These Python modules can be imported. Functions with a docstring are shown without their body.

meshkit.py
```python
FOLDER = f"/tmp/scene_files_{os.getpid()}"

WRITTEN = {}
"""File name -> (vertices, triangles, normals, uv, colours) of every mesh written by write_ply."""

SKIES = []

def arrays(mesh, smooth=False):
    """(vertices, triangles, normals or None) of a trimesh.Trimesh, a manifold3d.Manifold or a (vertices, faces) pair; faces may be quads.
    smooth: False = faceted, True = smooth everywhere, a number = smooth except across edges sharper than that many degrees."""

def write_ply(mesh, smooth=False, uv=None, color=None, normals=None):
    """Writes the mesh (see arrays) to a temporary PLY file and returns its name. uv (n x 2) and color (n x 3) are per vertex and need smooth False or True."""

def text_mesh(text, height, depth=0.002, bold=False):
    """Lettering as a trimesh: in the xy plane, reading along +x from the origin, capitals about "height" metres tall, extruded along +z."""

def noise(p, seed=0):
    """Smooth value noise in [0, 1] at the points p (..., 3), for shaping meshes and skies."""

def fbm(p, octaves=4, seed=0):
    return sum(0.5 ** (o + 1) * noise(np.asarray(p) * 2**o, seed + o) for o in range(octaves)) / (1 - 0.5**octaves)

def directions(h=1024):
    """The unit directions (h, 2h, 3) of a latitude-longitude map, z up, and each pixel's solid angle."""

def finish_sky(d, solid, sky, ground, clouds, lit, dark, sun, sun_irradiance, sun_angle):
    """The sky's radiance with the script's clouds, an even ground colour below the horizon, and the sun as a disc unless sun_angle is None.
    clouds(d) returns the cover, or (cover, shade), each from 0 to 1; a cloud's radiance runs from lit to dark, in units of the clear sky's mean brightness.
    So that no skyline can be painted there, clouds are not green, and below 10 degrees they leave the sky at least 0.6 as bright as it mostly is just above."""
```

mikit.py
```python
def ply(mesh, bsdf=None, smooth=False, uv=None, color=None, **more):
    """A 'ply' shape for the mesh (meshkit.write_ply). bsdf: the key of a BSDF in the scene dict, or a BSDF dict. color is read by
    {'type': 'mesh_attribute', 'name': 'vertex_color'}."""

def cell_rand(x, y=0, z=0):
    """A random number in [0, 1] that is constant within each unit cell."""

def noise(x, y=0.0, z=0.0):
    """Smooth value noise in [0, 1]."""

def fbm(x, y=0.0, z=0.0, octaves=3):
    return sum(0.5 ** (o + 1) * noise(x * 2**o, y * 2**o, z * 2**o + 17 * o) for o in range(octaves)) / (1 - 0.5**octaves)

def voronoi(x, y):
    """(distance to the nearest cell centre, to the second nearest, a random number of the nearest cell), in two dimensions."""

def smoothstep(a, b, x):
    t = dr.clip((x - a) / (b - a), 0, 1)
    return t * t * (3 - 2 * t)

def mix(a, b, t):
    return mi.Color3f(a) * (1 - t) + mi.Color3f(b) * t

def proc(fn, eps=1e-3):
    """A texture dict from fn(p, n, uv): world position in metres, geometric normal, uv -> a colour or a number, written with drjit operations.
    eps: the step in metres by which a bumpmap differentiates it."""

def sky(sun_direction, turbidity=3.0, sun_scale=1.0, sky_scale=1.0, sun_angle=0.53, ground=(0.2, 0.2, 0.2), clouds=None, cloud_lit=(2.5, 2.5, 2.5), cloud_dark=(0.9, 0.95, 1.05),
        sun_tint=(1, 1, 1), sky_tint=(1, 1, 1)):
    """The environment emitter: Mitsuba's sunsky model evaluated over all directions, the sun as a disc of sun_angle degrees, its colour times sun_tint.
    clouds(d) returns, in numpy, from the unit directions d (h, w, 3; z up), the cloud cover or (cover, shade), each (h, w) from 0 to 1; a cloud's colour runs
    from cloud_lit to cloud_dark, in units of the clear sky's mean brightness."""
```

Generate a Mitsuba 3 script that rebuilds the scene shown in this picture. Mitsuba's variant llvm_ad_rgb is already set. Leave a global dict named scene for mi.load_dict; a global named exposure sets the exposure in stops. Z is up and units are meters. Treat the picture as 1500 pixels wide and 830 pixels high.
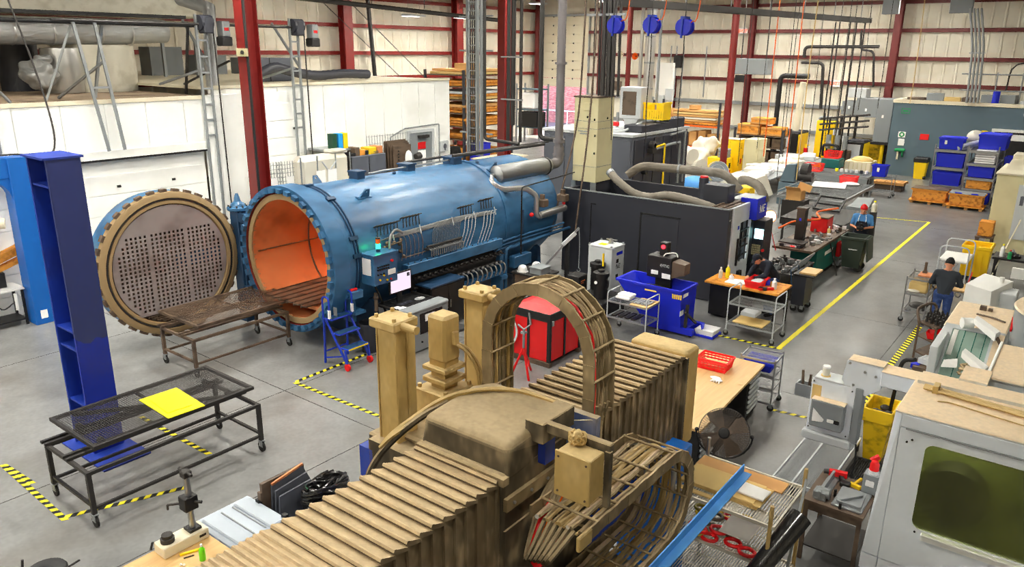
import math, random
import numpy as np, trimesh, manifold3d, shapely
from shapely.geometry import Polygon, Point, box as sbox
import drjit as dr, mitsuba as mi, mikit, meshkit

TF = mi.ScalarTransform4f
scene, labels = {'type': 'scene'}, {}

# ---- camera, lamps, exposure -------------------------------------------------
exposure = 1.0
scene['camera'] = {'type': 'perspective', 'fov_axis': 'x', 'fov': 67.59, 'near_clip': 0.05, 'far_clip': 300.0,
    'to_world': TF().look_at(origin=[0, 0, 6.3], target=[-0.582, 0.759, 6.007], up=[-0.186, 0.226, 0.956])}
scene['sky'] = mikit.sky([0.25, 0.55, 0.8], turbidity=4.0, sun_scale=7.0, sky_scale=14.0)
LAMP = 62.0            # radiance of the fluorescent tubes of the hanging lamps
LAMP_X = [-32.5, -27, -18.2, -15.4, -12.2, -8.6, -2]
LAMP_Y = [-3, 4, 11, 18, 25, 32, 39, 45]
LAMP_Z = 9.25

# ---- helpers -----------------------------------------------------------------
def lin(c):
    c = np.asarray(c, float) / 255.0
    return [float(x) for x in np.where(c <= 0.04045, c / 12.92, ((c + 0.055) / 1.055) ** 2.4)]

def mat(name, rgb, rough=0.5, metal=0.0, spec=0.5, coat=0.0, tex=None, bump=None, bump_scale=0.01, eps=1e-3):
    b = {'type': 'principled', 'base_color': mikit.proc(tex) if tex else {'type': 'rgb', 'value': lin(rgb)}, 'roughness': rough, 'metallic': metal, 'specular': spec}
    if coat:
        b['clearcoat'] = coat; b['clearcoat_gloss'] = 0.85
    if bump:
        b = {'type': 'bumpmap', 'scale': bump_scale, 'arbitrary': mikit.proc(bump, eps), 'bsdf': b}
    scene[name] = {'type': 'twosided', 'bsdf': b}
    return name

def emat(rgb, power):
    return {'type': 'area', 'radiance': {'type': 'rgb', 'value': [power * x for x in lin(rgb)]}}

def cat(ms):
    ms = [m for m in ms if m is not None]
    return ms[0] if len(ms) == 1 else trimesh.util.concatenate(ms)

_F = np.array([[0, 1, 3], [0, 3, 2], [4, 6, 7], [4, 7, 5], [0, 4, 5], [0, 5, 1], [2, 3, 7], [2, 7, 6], [0, 2, 6], [0, 6, 4], [1, 5, 7], [1, 7, 3]])
def box(x0, x1, y0, y1, z0, z1, b=0.0):
    x0, x1, y0, y1, z0, z1 = min(x0, x1), max(x0, x1), min(y0, y1), max(y0, y1), min(z0, z1), max(z0, z1)
    if b <= 0:
        v = np.array([[x, y, z] for x in (x0, x1) for y in (y0, y1) for z in (z0, z1)], float)
        return trimesh.Trimesh(v, _F, process=False)
    b = min(b, .49 * (x1 - x0), .49 * (y1 - y0), .49 * (z1 - z0))
    v = []
    for sx in (0, 1):
        for sy in (0, 1):
            for sz in (0, 1):
                for k in range(3):
                    i = [b if j != k else 0 for j in range(3)]
                    v.append([x0 + i[0] if not sx else x1 - i[0], y0 + i[1] if not sy else y1 - i[1], z0 + i[2] if not sz else z1 - i[2]])
    return trimesh.convex.convex_hull(np.array(v))

def rbox(x0, x1, y0, y1, z0, z1, r, n=16):
    'box with rounded edges'
    s = manifold3d.Manifold.sphere(r, n)
    return mf(manifold3d.Manifold.batch_hull([s.translate([x, y, z]) for x in (x0 + r, x1 - r) for y in (y0 + r, y1 - r) for z in (z0 + r, z1 - r)]))

def mf(m):
    q = m.to_mesh()
    return trimesh.Trimesh(q.vert_properties[:, :3], q.tri_verts, process=False)

def cb(cx, cy, cz, sx, sy, sz, b=0.0):
    return box(cx - sx / 2, cx + sx / 2, cy - sy / 2, cy + sy / 2, cz - sz / 2, cz + sz / 2, b)

def frame(d):
    d = np.asarray(d, float); d = d / np.linalg.norm(d)
    a = np.array([0, 0, 1.0]) if abs(d[2]) < .95 else np.array([1.0, 0, 0])
    u = np.cross(a, d); u /= np.linalg.norm(u)
    return u, np.cross(d, u), d

def cyl(p0, p1, r, r2=None, n=14):
    p0, p1 = np.asarray(p0, float), np.asarray(p1, float); r2 = r if r2 is None else r2
    u, v, d = frame(p1 - p0); t = np.arange(n) * 2 * np.pi / n
    c = np.cos(t)[:, None] * u + np.sin(t)[:, None] * v
    V = np.vstack([p0 + c * r, p1 + c * r2, [p0], [p1]]); i = np.arange(n); j = (i + 1) % n
    f = np.vstack([np.c_[i, j, j + n], np.c_[i, j + n, i + n], np.c_[j, i, i * 0 + 2 * n], np.c_[i + n, j + n, i * 0 + 2 * n + 1]])
    return trimesh.Trimesh(V, f, process=False)

def bar(p0, p1, w, h=None, up=None):
    'a rectangular bar from p0 to p1'
    p0, p1 = np.asarray(p0, float), np.asarray(p1, float); h = w if h is None else h
    u, v, d = frame(p1 - p0)
    if up is not None:
        u = np.cross(up, d); u /= np.linalg.norm(u); v = np.cross(d, u)
    V = np.array([p + a * u * w / 2 + c * v * h / 2 for p in (p0, p1) for a in (-1, 1) for c in (-1, 1)])
    return trimesh.Trimesh(V, _F, process=False)

def smooth_path(pts, k=6):
    P = np.asarray(pts, float); P = np.vstack([2 * P[0] - P[1], P, 2 * P[-1] - P[-2]]); out = []
    for i in range(1, len(P) - 2):
        for t in np.arange(k) / k:
            a, b, c, d = P[i - 1:i + 3]
            out.append(.5 * (2 * b + (c - a) * t + (2 * a - 5 * b + 4 * c - d) * t * t + (3 * b - a - 3 * c + d) * t ** 3))
    return np.array(out + [P[-2]])

def tube(pts, r, n=8, k=0, closed=False):
    P = smooth_path(pts, k) if k else np.asarray(pts, float)
    m = len(P); R = np.broadcast_to(r, m)
    tg = np.roll(P, -1, 0) - np.roll(P, 1, 0) if closed else np.gradient(P, axis=0)
    tg /= np.maximum(np.linalg.norm(tg, axis=1, keepdims=True), 1e-9)
    u, v, _ = frame(tg[0]); V = []; t = np.arange(n) * 2 * np.pi / n
    for i in range(m):
        u = u - tg[i] * (u @ tg[i]); u /= np.linalg.norm(u); v = np.cross(tg[i], u)
        V.append(P[i] + R[i] * (np.cos(t)[:, None] * u + np.sin(t)[:, None] * v))
    V = np.vstack(V); i = np.arange(n); j = (i + 1) % n; F = []
    for a in range(m if closed else m - 1):
        b = (a + 1) % m
        F += [np.c_[a * n + i, a * n + j, b * n + j], np.c_[a * n + i, b * n + j, b * n + i]]
    if not closed:
        F += [np.c_[j[1:-1] * 0, j[1:-1], i[1:-1]], np.c_[i[1:-1] + (m - 1) * n, j[1:-1] + (m - 1) * n, i[1:-1] * 0 + (m - 1) * n]]
    return trimesh.Trimesh(V, np.vstack(F), process=False)

def bent(pts, r, n=8, bend=.06):
    'a pipe with rounded corners'
    P = [np.asarray(p, float) for p in pts]; out = [P[0]]
    for i in range(1, len(P) - 1):
        a, b = P[i - 1] - P[i], P[i + 1] - P[i]; la, lb = np.linalg.norm(a), np.linalg.norm(b)
        d = min(bend, .45 * la, .45 * lb); a, b = P[i] + a / la * d, P[i] + b / lb * d
        for t in (0, .25, .5, .75, 1): out.append((1 - t) ** 2 * a + 2 * t * (1 - t) * P[i] + t * t * b)
    return tube(out + [P[-1]], r, n)

def lathe(prof, n=32, o=(0, 0, 0), d=(0, 0, 1)):
    u, v, d = frame(d); t = np.arange(n) * 2 * np.pi / n; o = np.asarray(o, float)
    c = np.cos(t)[:, None] * u + np.sin(t)[:, None] * v
    V = np.vstack([o + c * r + d * z for r, z in prof]); i = np.arange(n); j = (i + 1) % n
    F = [np.vstack([np.c_[a * n + i, a * n + j, a * n + n + j], np.c_[a * n + i, a * n + n + j, a * n + n + i]]) for a in range(len(prof) - 1)]
    return trimesh.Trimesh(V, np.vstack(F), process=False)

def ext(poly, h, o=(0, 0, 0), u=(1, 0, 0), v=(0, 1, 0)):
    'a shapely polygon (or a list of points) given thickness h along u x v'
    if not hasattr(poly, 'exterior') and not hasattr(poly, 'geoms'): poly = Polygon(poly)
    gs = [g for g in (poly.geoms if hasattr(poly, 'geoms') else [poly]) if g.area > 1e-9]
    m = cat([trimesh.creation.extrude_polygon(g, h) for g in gs])
    u, v = np.asarray(u, float), np.asarray(v, float); w = np.cross(u, v)
    m.vertices = np.asarray(o, float) + m.vertices[:, :1] * u + m.vertices[:, 1:2] * v + m.vertices[:, 2:] * w
    return m

def text(s, h, o, u=(1, 0, 0), v=(0, 0, 1), depth=.004, bold=False, center=True):
    m = meshkit.text_mesh(s, h, depth, bold); p = np.array(m.vertices)
    if center: p[:, 0] -= (p[:, 0].max() + p[:, 0].min()) / 2
    u, v = np.asarray(u, float), np.asarray(v, float); w = np.cross(u, v)
    return trimesh.Trimesh(np.asarray(o, float) + p[:, :1] * u + p[:, 1:2] * v + p[:, 2:] * w, m.faces, process=False)

def ball(c, r, n=2):
    m = trimesh.creation.icosphere(n, 1.0); m.vertices = np.asarray(c) + m.vertices * np.asarray(r); return m

def crumple(m, a, f, seed=0):
    'a bumpy, crumpled version of a mesh'
    n = trimesh.Trimesh(m.vertices, m.faces, process=False); nv = n.vertex_normals
    d = meshkit.noise(np.asarray(m.vertices) * f + seed)
    return trimesh.Trimesh(m.vertices + nv * (d.reshape(-1, 1) - .5) * a * 2, m.faces, process=False)

def spin(m, deg, o=(0, 0, 0), ax=(0, 0, 1)):
    m = m.copy(); m.apply_transform(trimesh.transformations.rotation_matrix(math.radians(deg), ax, o)); return m

def move(m, x=0, y=0, z=0):
    m = m.copy(); m.vertices = m.vertices + np.array([x, y, z], float); return m

def grid(x0, x1, y0, y1, z, nx, ny, r, rim=None, cross=None):
    'wire shelf: many wires along y, a few cross wires along x, and a rim'
    ms = [box(x - r, x + r, y0, y1, z - r, z + r) for x in np.linspace(x0, x1, nx)]
    ms += [box(x0, x1, y - r, y + r, z - 3 * r, z - r) for y in np.linspace(y0, y1, ny)]
    if rim:
        ms += [box(x0, x1, y - rim, y + rim, z - 2.5 * rim, z + rim) for y in (y0, y1)] + [box(x - rim, x + rim, y0, y1, z - 2.5 * rim, z + rim) for x in (x0, x1)]
    return cat(ms)

PLACE = [np.eye(4)]
class at:
    'everything added inside is placed at (x, y, z), turned by deg about z'
    def __init__(self, x=0, y=0, z=0, deg=0, s=1.0):
        self.m = trimesh.transformations.translation_matrix([x, y, z]) @ trimesh.transformations.rotation_matrix(math.radians(deg), [0, 0, 1]) @ np.diag([s, s, s, 1.0])
    def __enter__(self): PLACE.append(PLACE[-1] @ self.m)
    def __exit__(self, *a): PLACE.pop()

_USED = {}
def numbered(name):
    k = _USED.get(name, 0); _USED[name] = k + 1
    return name if k == 0 else f'{name}_{k:03d}'

def put(key, mesh, m, smooth=False, emit=None):
    if isinstance(mesh, (list, tuple)): mesh = cat(mesh)
    mesh = trimesh.Trimesh(mesh.vertices, mesh.faces, process=False)
    if len(PLACE) > 1: mesh.apply_transform(PLACE[-1])
    more = {'emitter': emit} if emit else {}
    scene[key] = mikit.ply(mesh, m, smooth, **more)

def tag(key, label=None, category=None, group=None, kind=None):
    d = {k: v for k, v in (('label', label), ('category', category), ('group', group), ('kind', kind)) if v}
    if d: labels[key] = d
    return key

def thing(name, label, category, group=None, kind=None):
    return tag(numbered(name), label, category, group, kind)

def part(parent, name, mesh, m, smooth=False, label=None, kind=None, emit=None):
    key = numbered(parent + '__' + name); put(key, mesh, m, smooth, emit)
    return tag(key, label, None, None, kind)

def each(parent, name, meshes, m, smooth=False, label=None):
    return [part(parent, name, q, m, smooth, label) for q in meshes]

def solo(name, mesh, m, label, category, group=None, smooth=False, kind=None, emit=None):
    key = thing(name, label, category, group, kind); put(key, mesh, m, smooth, emit); return key

def struct(name, mesh, m, label=None, smooth=False):
    key = numbered(name); put(key, mesh, m, smooth); return tag(key, label, None, None, 'structure')

# ---- materials ---------------------------------------------------------------
def _floor(p, n, uv):
    a = mikit.fbm(p.x * .35, p.y * .35, 0, 4); b = mikit.fbm(p.x * 2.3 + 9, p.y * 2.3, 0, 4); c = mikit.noise(p.x * 25, p.y * 25)
    s = mikit.smoothstep(.52, .75, mikit.fbm(p.x * .8 + 31, p.y * .5 + 4, 0, 4))
    v = .185 + .10 * (a - .5) + .06 * (b - .5) + .02 * (c - .5)
    dulled = mikit.smoothstep(-11, -7, p.x + 5 * (mikit.fbm(p.x * .3, p.y * .3, 5, 2) - .5))      # floor colour lowered on the aisle side, raised to the left
    v = v * (1.12 - .38 * dulled)
    col = mi.Color3f(v * .98, v * 1.0, v * 1.01)
    return col * (1 - .22 * s) + mi.Color3f(.012, .006, .0) * s
def _floor_r(p, n, uv):
    return .2 + .22 * mikit.fbm(p.x * 1.1 + 3, p.y * 1.1, 0, 3)
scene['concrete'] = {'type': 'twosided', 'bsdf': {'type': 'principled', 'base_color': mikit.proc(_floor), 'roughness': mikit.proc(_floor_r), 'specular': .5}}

def _dust(base, dust):
    base, dust = lin(base), lin(dust)
    def f(p, n, uv):
        k = mikit.fbm(p.x * 6, p.y * 6, p.z * 3, 3); k2 = mikit.fbm(p.x * 30, p.y * 30, p.z * 12, 2)
        t = mikit.smoothstep(-.15, .7, n.z + .35 * (k - .5)) * (.88 + .14 * k2)
        t = dr.clip(t + .3 * mikit.smoothstep(.5, .8, k), 0, 1)
        return mikit.mix(base, dust, t) * (.92 + .16 * k2)
    return f
mat('dusty_dark', 0, .75, tex=_dust((50, 43, 31), (156, 138, 106)))
mat('dusty_pleat', 0, .75, tex=_dust((86, 73, 52), (192, 170, 134)))
mat('dusty_tan', 0, .75, tex=_dust((166, 138, 80), (196, 172, 122)))
mat('dusty_plate', 0, .75, tex=_dust((104, 88, 60), (178, 158, 122)))
mat('dusty_gray', 0, .7, tex=_dust((190, 190, 184), (226, 204, 172)))

def _mottle(rgb, amt=.25, sc=3.0, rgb2=None):
    a = lin(rgb); b = lin(rgb2) if rgb2 else [x * .45 for x in a]
    def f(p, n, uv):
        return mikit.mix(a, b, amt * 2 * mikit.smoothstep(.45, .75, mikit.fbm(p.x * sc, p.y * sc, p.z * sc, 4)))
    return f
mat('wall_panel', 0, .55, tex=_mottle((226, 221, 206), .16, .9, (190, 178, 150)))
mat('white_wall', 0, .5, tex=_mottle((246, 247, 244), .1, 1.2, (214, 214, 204)))
mat('white_paint', (232, 233, 230), .45)
mat('maroon', (88, 20, 20), .5)
mat('red_steel', (112, 22, 19), .5)
mat('deck_dust', 0, .8, tex=_mottle((150, 132, 112), .4, 1.5, (92, 78, 64)))
mat('roof_metal', (150, 146, 136), .6)
def _vessel(p, n, uv):
    k = mikit.fbm(p.x * 2.2, p.y * 1.1, p.z * 2.2, 4)
    return mikit.mix(lin((54, 102, 142)), lin((40, 80, 116)), mikit.smoothstep(.35, .7, k))
mat('vessel_blue', 0, .33, tex=_vessel, coat=.25)
mat('blue_dark', (26, 56, 86), .45)
mat('gantry_blue', 0, .5, tex=_mottle((22, 52, 150), .3, 1.3, (40, 48, 110)))
def _post(p, n, uv):
    e = mikit.smoothstep(-.02, .02, p.z - 1.95 - .5 * (mikit.fbm(p.y * 5, p.x * 5, p.z * 2, 3) - .5))
    return mikit.mix(lin((14, 38, 148)), lin((40, 50, 104)), e)
mat('post_blue', 0, .5, tex=_post)
mat('gantry_blue_bright', (14, 92, 176), .45)
mat('tote_blue', (18, 34, 190), .45)
mat('ladder_blue', (22, 52, 170), .4)
mat('sky_blue', (70, 150, 225), .5)
mat('steel', (160, 162, 164), .35, .85)
mat('galv', (150, 155, 158), .45, .6)
mat('dark_steel', (52, 50, 49), .5, .4)
mat('brown_steel', 0, .55, tex=_mottle((92, 76, 62), .4, 4, (52, 40, 32)))
mat('black', (17, 17, 19), .5)
mat('black_soft', (16, 16, 17), .8)
mat('rubber', (30, 30, 30), .8)
mat('charcoal', (43, 45, 54), .45)
mat('hose_gray', 0, .7, tex=_mottle((118, 112, 102), .3, 5, (84, 76, 66)))
mat('pipe_gray', (112, 108, 110), .5, .3)
mat('blue_gray', 0, .6, tex=_dust((70, 88, 130), (170, 156, 130)))
mat('coolant_paint', 0, .4, tex=_mottle((136, 140, 100), .4, 1.5, (84, 88, 52)))
mat('slate', (84, 88, 98), .5)
mat('cnc_gray', 0, .45, tex=_mottle((216, 222, 230), .08, 2.0, (190, 192, 192)))
mat('light_gray', (190, 195, 198), .5)
mat('mid_gray', (128, 134, 138), .5)
mat('lid_gray', (166, 176, 188), .55)
mat('beige', 0, .5, tex=_mottle((206, 198, 158), .1, 2.0, (170, 158, 118)))
mat('cream', (222, 214, 190), .55)
mat('yellow', (250, 208, 8), .5)
mat('yellow_dirty', 0, .55, tex=_mottle((232, 192, 20), .35, 6, (110, 84, 16)))
mat('acid_yellow', (252, 240, 20), .6)
mat('tape_yellow', (236, 218, 40), .6)
mat('red', (212, 20, 24), .45)
mat('red_bright', (238, 28, 30), .4)
mat('yellow_pad', (255, 232, 4), .5)
mat('green_dark', (18, 66, 46), .5)
mat('cyan', (30, 150, 220), .5)
mat('lime', (110, 220, 20), .2)
mat('black_shiny', (20, 20, 22), .18, coat=.8)
mat('wire_bright', (206, 200, 186), .35, .5)
mat('olive', (150, 140, 50), .6)
mat('orange', (230, 96, 16), .5)
mat('white', (240, 240, 240), .5)
mat('paper', (245, 245, 245), .8)
mat('green', (20, 140, 80), .5)
mat('teal', (14, 100, 98), .5)
mat('teal_dark', (16, 92, 84), .45)
mat('bin_green', (44, 56, 48), .55)
mat('copper', 0, .5, tex=_mottle((206, 132, 84), .3, 1.2, (140, 74, 44)))
mat('ring_tan', (150, 126, 90), .6)
mat('plate_steel', 0, .42, .25, tex=_mottle((150, 142, 142), .3, 1.6, (112, 98, 96)))
mat('gasket_red', (120, 46, 38), .6)
mat('foil', (200, 200, 198), .28, .9)
def _crinkle(p, n, uv):
    return mikit.fbm(p.x * 9, p.y * 9, p.z * 14, 3)
mat('duct_foil', (176, 178, 178), .34, .6, bump=_crinkle, bump_scale=.05, eps=.004)
mat('duct_wrap', 0, .45, .5, tex=_mottle((196, 192, 178), .2, 3, (150, 142, 120)))
def _wood(rgb, rgb2, axis='y'):
    a, b = lin(rgb), lin(rgb2)
    def f(p, n, uv):
        q = (p.x * 22, p.y * 1.6) if axis == 'y' else (p.y * 22, p.x * 1.6)
        return mikit.mix(a, b, mikit.fbm(q[0], q[1], p.z * 15, 4))
    return f
mat('wood', 0, .5, tex=_wood((212, 178, 122), (184, 144, 90)))
mat('osb', 0, .7, tex=_mottle((214, 142, 52), .4, 9, (150, 88, 24)))
mat('cardboard', 0, .8, tex=_mottle((204, 156, 96), .3, 1.5, (168, 116, 62)))
mat('kraft', (214, 184, 120), .8)
mat('pallet_wood', (188, 138, 80), .8)
mat('plastic_film', (214, 210, 196), .25, coat=.4)
mat('jean', 0, .9, tex=_mottle((36, 58, 110), .3, 14, (70, 92, 140)))
mat('shirt_dark', (44, 50, 58), .9)
mat('shirt_navy', (22, 28, 42), .9)
mat('shirt_blue', (74, 132, 190), .9)
mat('skin', (206, 140, 108), .6)
mat('hair', (40, 30, 24), .8)
def _brick(p, n, uv):
    r = dr.floor(p.z / .075); u = p.x / .23 + .5 * (r - 2 * dr.floor(r / 2)); k = mikit.cell_rand(dr.floor(u), r)
    return mikit.mix(lin((196, 104, 96)), lin((222, 150, 138)), k)
mat('brick_far', 0, .8, tex=_brick)
mat('bluewall', 0, .6, tex=_mottle((84, 104, 116), .12, .6, (96, 114, 124)))
scene['clear_pane'] = {'type': 'thindielectric', 'int_ior': 1.5}
scene['grimy_glass'] = {'type': 'blendbsdf', 'weight': mikit.proc(lambda p, n, uv: .1 + .28 * mikit.fbm(p.x * 3, p.y * 3, p.z * 1.2, 3)),
    'a': {'type': 'thindielectric', 'int_ior': 1.5, 'specular_transmittance': {'type': 'rgb', 'value': [.7, .72, .45]}}, 'b': {'type': 'twosided', 'bsdf': {'type': 'diffuse', 'reflectance': {'type': 'rgb', 'value': lin((104, 108, 62))}}}}
mat('green_window', 0, .12, spec=.6, tex=_mottle((58, 62, 30), .5, 1.6, (20, 26, 26)), coat=.6)
mat('teal_window', 0, .15, spec=.6, coat=.5, tex=_mottle((146, 172, 162), .45, 2.5, (70, 96, 90)))
mat('screen_dark', (12, 14, 18), .2)

# ---- the building ------------------------------------------------------------
WX, EX, SY, NY, CZ = -35.5, 9.0, -7.0, 49.0, 10.6
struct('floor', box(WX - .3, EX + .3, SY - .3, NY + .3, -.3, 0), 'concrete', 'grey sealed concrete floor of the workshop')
f = 'floor'
# saw-cut joints, recessed lines: thin dark strips a hair above the slab
for x in (-29, -23, -17, -11.6, -8.9, -3, 3):
    part(f, 'joint', box(x - .008, x + .008, SY, NY, 0, .0015), 'dark_steel')
for y in (2.2, 8, 14, 19.5, 26, 32, 38, 44):
    part(f, 'joint', box(WX, EX, y - .008, y + .008, 0, .0015), 'dark_steel')
def hazard(x0, y0, x1, y1, w=.075, black='black', step=.085):
    'striped floor tape'
    k = thing('floor_tape', None, None); L = math.hypot(x1 - x0, y1 - y0); d = np.array([x1 - x0, y1 - y0]) / L; q = np.array([-d[1], d[0]])
    P = lambda a, b: np.array([*(np.array([x0, y0]) + d * a + q * b), 0.0])
    def strip(parts, z):
        return cat([ext([P(a, -w / 2)[:2], P(b, -w / 2)[:2], P(b + w * .5, w / 2)[:2], P(a + w * .5, w / 2)[:2]], .002, (0, 0, z)) for a, b in parts])
    part(k, 'backing', strip([(0, L)], .002), black)
    part(k, 'yellow_stripes', strip([(a, a + step) for a in np.arange(0, L, 2 * step)], .004), 'tape_yellow', kind='stuff')
    return k
def tape(x0, y0, x1, y1, w, label, stripes=True):
    if stripes: k = hazard(x0, y0, x1, y1, w)
    else:
        k = numbered('floor_tape'); L = math.hypot(x1 - x0, y1 - y0)
        put(k, ext([(0, -w / 2), (L, -w / 2), (L, w / 2), (0, w / 2)], .004, (x0, y0, .002), ((x1 - x0) / L, (y1 - y0) / L, 0), (-(y1 - y0) / L, (x1 - x0) / L, 0)), 'tape_yellow')
    tag(k, label, 'floor tape', 'marking tape on the floor')
tape(-12.772, 3.579, -10.551, 3.524, .085, 'yellow and black floor tape running past the near left caster of the front mesh table')
tape(-12.772, 3.579, -11.9, 3.629, .085, 'yellow and black tape running from the outer floor corner to under the blue post')
tape(-10.551, 3.524, -9.93, 5.0, .085, 'yellow and black tape running from the floor corner under the front mesh table')
tape(-12.687, 5.74, -10.622, 5.762, .085, 'short yellow and black tape seen through and beside the front mesh table')
tape(-11.766, 8.355, -9.346, 8.392, .085, 'yellow and black tape between the blue step ladder and the tan post')
tape(-11.766, 8.355, -11.766, 10.2, .085, 'yellow and black tape leading under the blue step ladder')
tape(-4.929, 16.172, -4.92, 33.127, .11, 'long yellow aisle line from the wire cart towards the blue tote rack', False)
tape(-2.75, 14.347, -2.755, 19.688, .13, 'yellow and black aisle line between the pendant arm and the man in dark shirt')
tape(-6.666, 16.08, -4.929, 16.172, .085, 'yellow and black tape beside the wheels of the wire utility cart')
tape(-4.001, 13.076, -3.381, 13.154, .085, 'short yellow and black tape by the foot of the chrome shelf cart')
tape(-7.079, 32.621, -4.92, 33.127, .07, 'worn thin tape meeting the far end of the aisle line', False)

# outer walls of ribbed sheet panels
def rib_panel(L):
    p = [(0, 0), (.06, 0), (.09, .035), (.14, .035), (.17, 0), (L - .005, 0), (L - .005, -.04), (0, -.04)]
    return Polygon(p)
DOOR = (-35.1, -30.9, 4.6)   # opening in the back wall: x0, x1, height
wb = struct('wall_back', [box(WX - .3, DOOR[0], NY + .06, NY + .2, 0, CZ), box(DOOR[1], EX + .3, NY + .06, NY + .2, 0, CZ), box(DOOR[0], DOOR[1], NY + .06, NY + .2, DOOR[2], CZ)], 'wall_panel', 'cream ribbed metal back wall of the workshop')
x = DOOR[1]
while x < -8:
    part(wb, 'panel', move(ext(rib_panel(.62), CZ), 0, 0, 0).apply_transform(np.array([[1, 0, 0, x], [0, -1, 0, NY], [0, 0, -1, CZ], [0, 0, 0, 1.0]])), 'wall_panel')
    x += .62
while x < EX:
    part(wb, 'panel', move(ext(rib_panel(.62), CZ), 0, 0, 0).apply_transform(np.array([[1, 0, 0, x], [0, -1, 0, NY], [0, 0, -1, CZ], [0, 0, 0, 1.0]])), 'wall_panel')
    x += .62
wl = struct('wall_left', box(WX - .2, WX - .06, SY, NY, 0, CZ), 'wall_panel', 'cream ribbed metal side wall with red girts above the white rooms')
y = 14.0
while y < NY - .1:
    part(wl, 'panel', ext(rib_panel(.7), CZ).apply_transform(np.array([[0, 1, 0, WX], [-1, 0, 0, y + .7], [0, 0, 1, 0], [0, 0, 0, 1.0]])), 'wall_panel')
    y += .7
struct('wall_right', box(EX, EX + .2, SY, NY, 0, CZ), 'wall_panel')
struct('wall_front', box(WX, EX, SY - .2, SY, 0, CZ), 'wall_panel')
struct('ceiling', box(WX - .3, EX + .3, SY - .3, NY + .3, CZ, CZ + .15), 'roof_metal')
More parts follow.
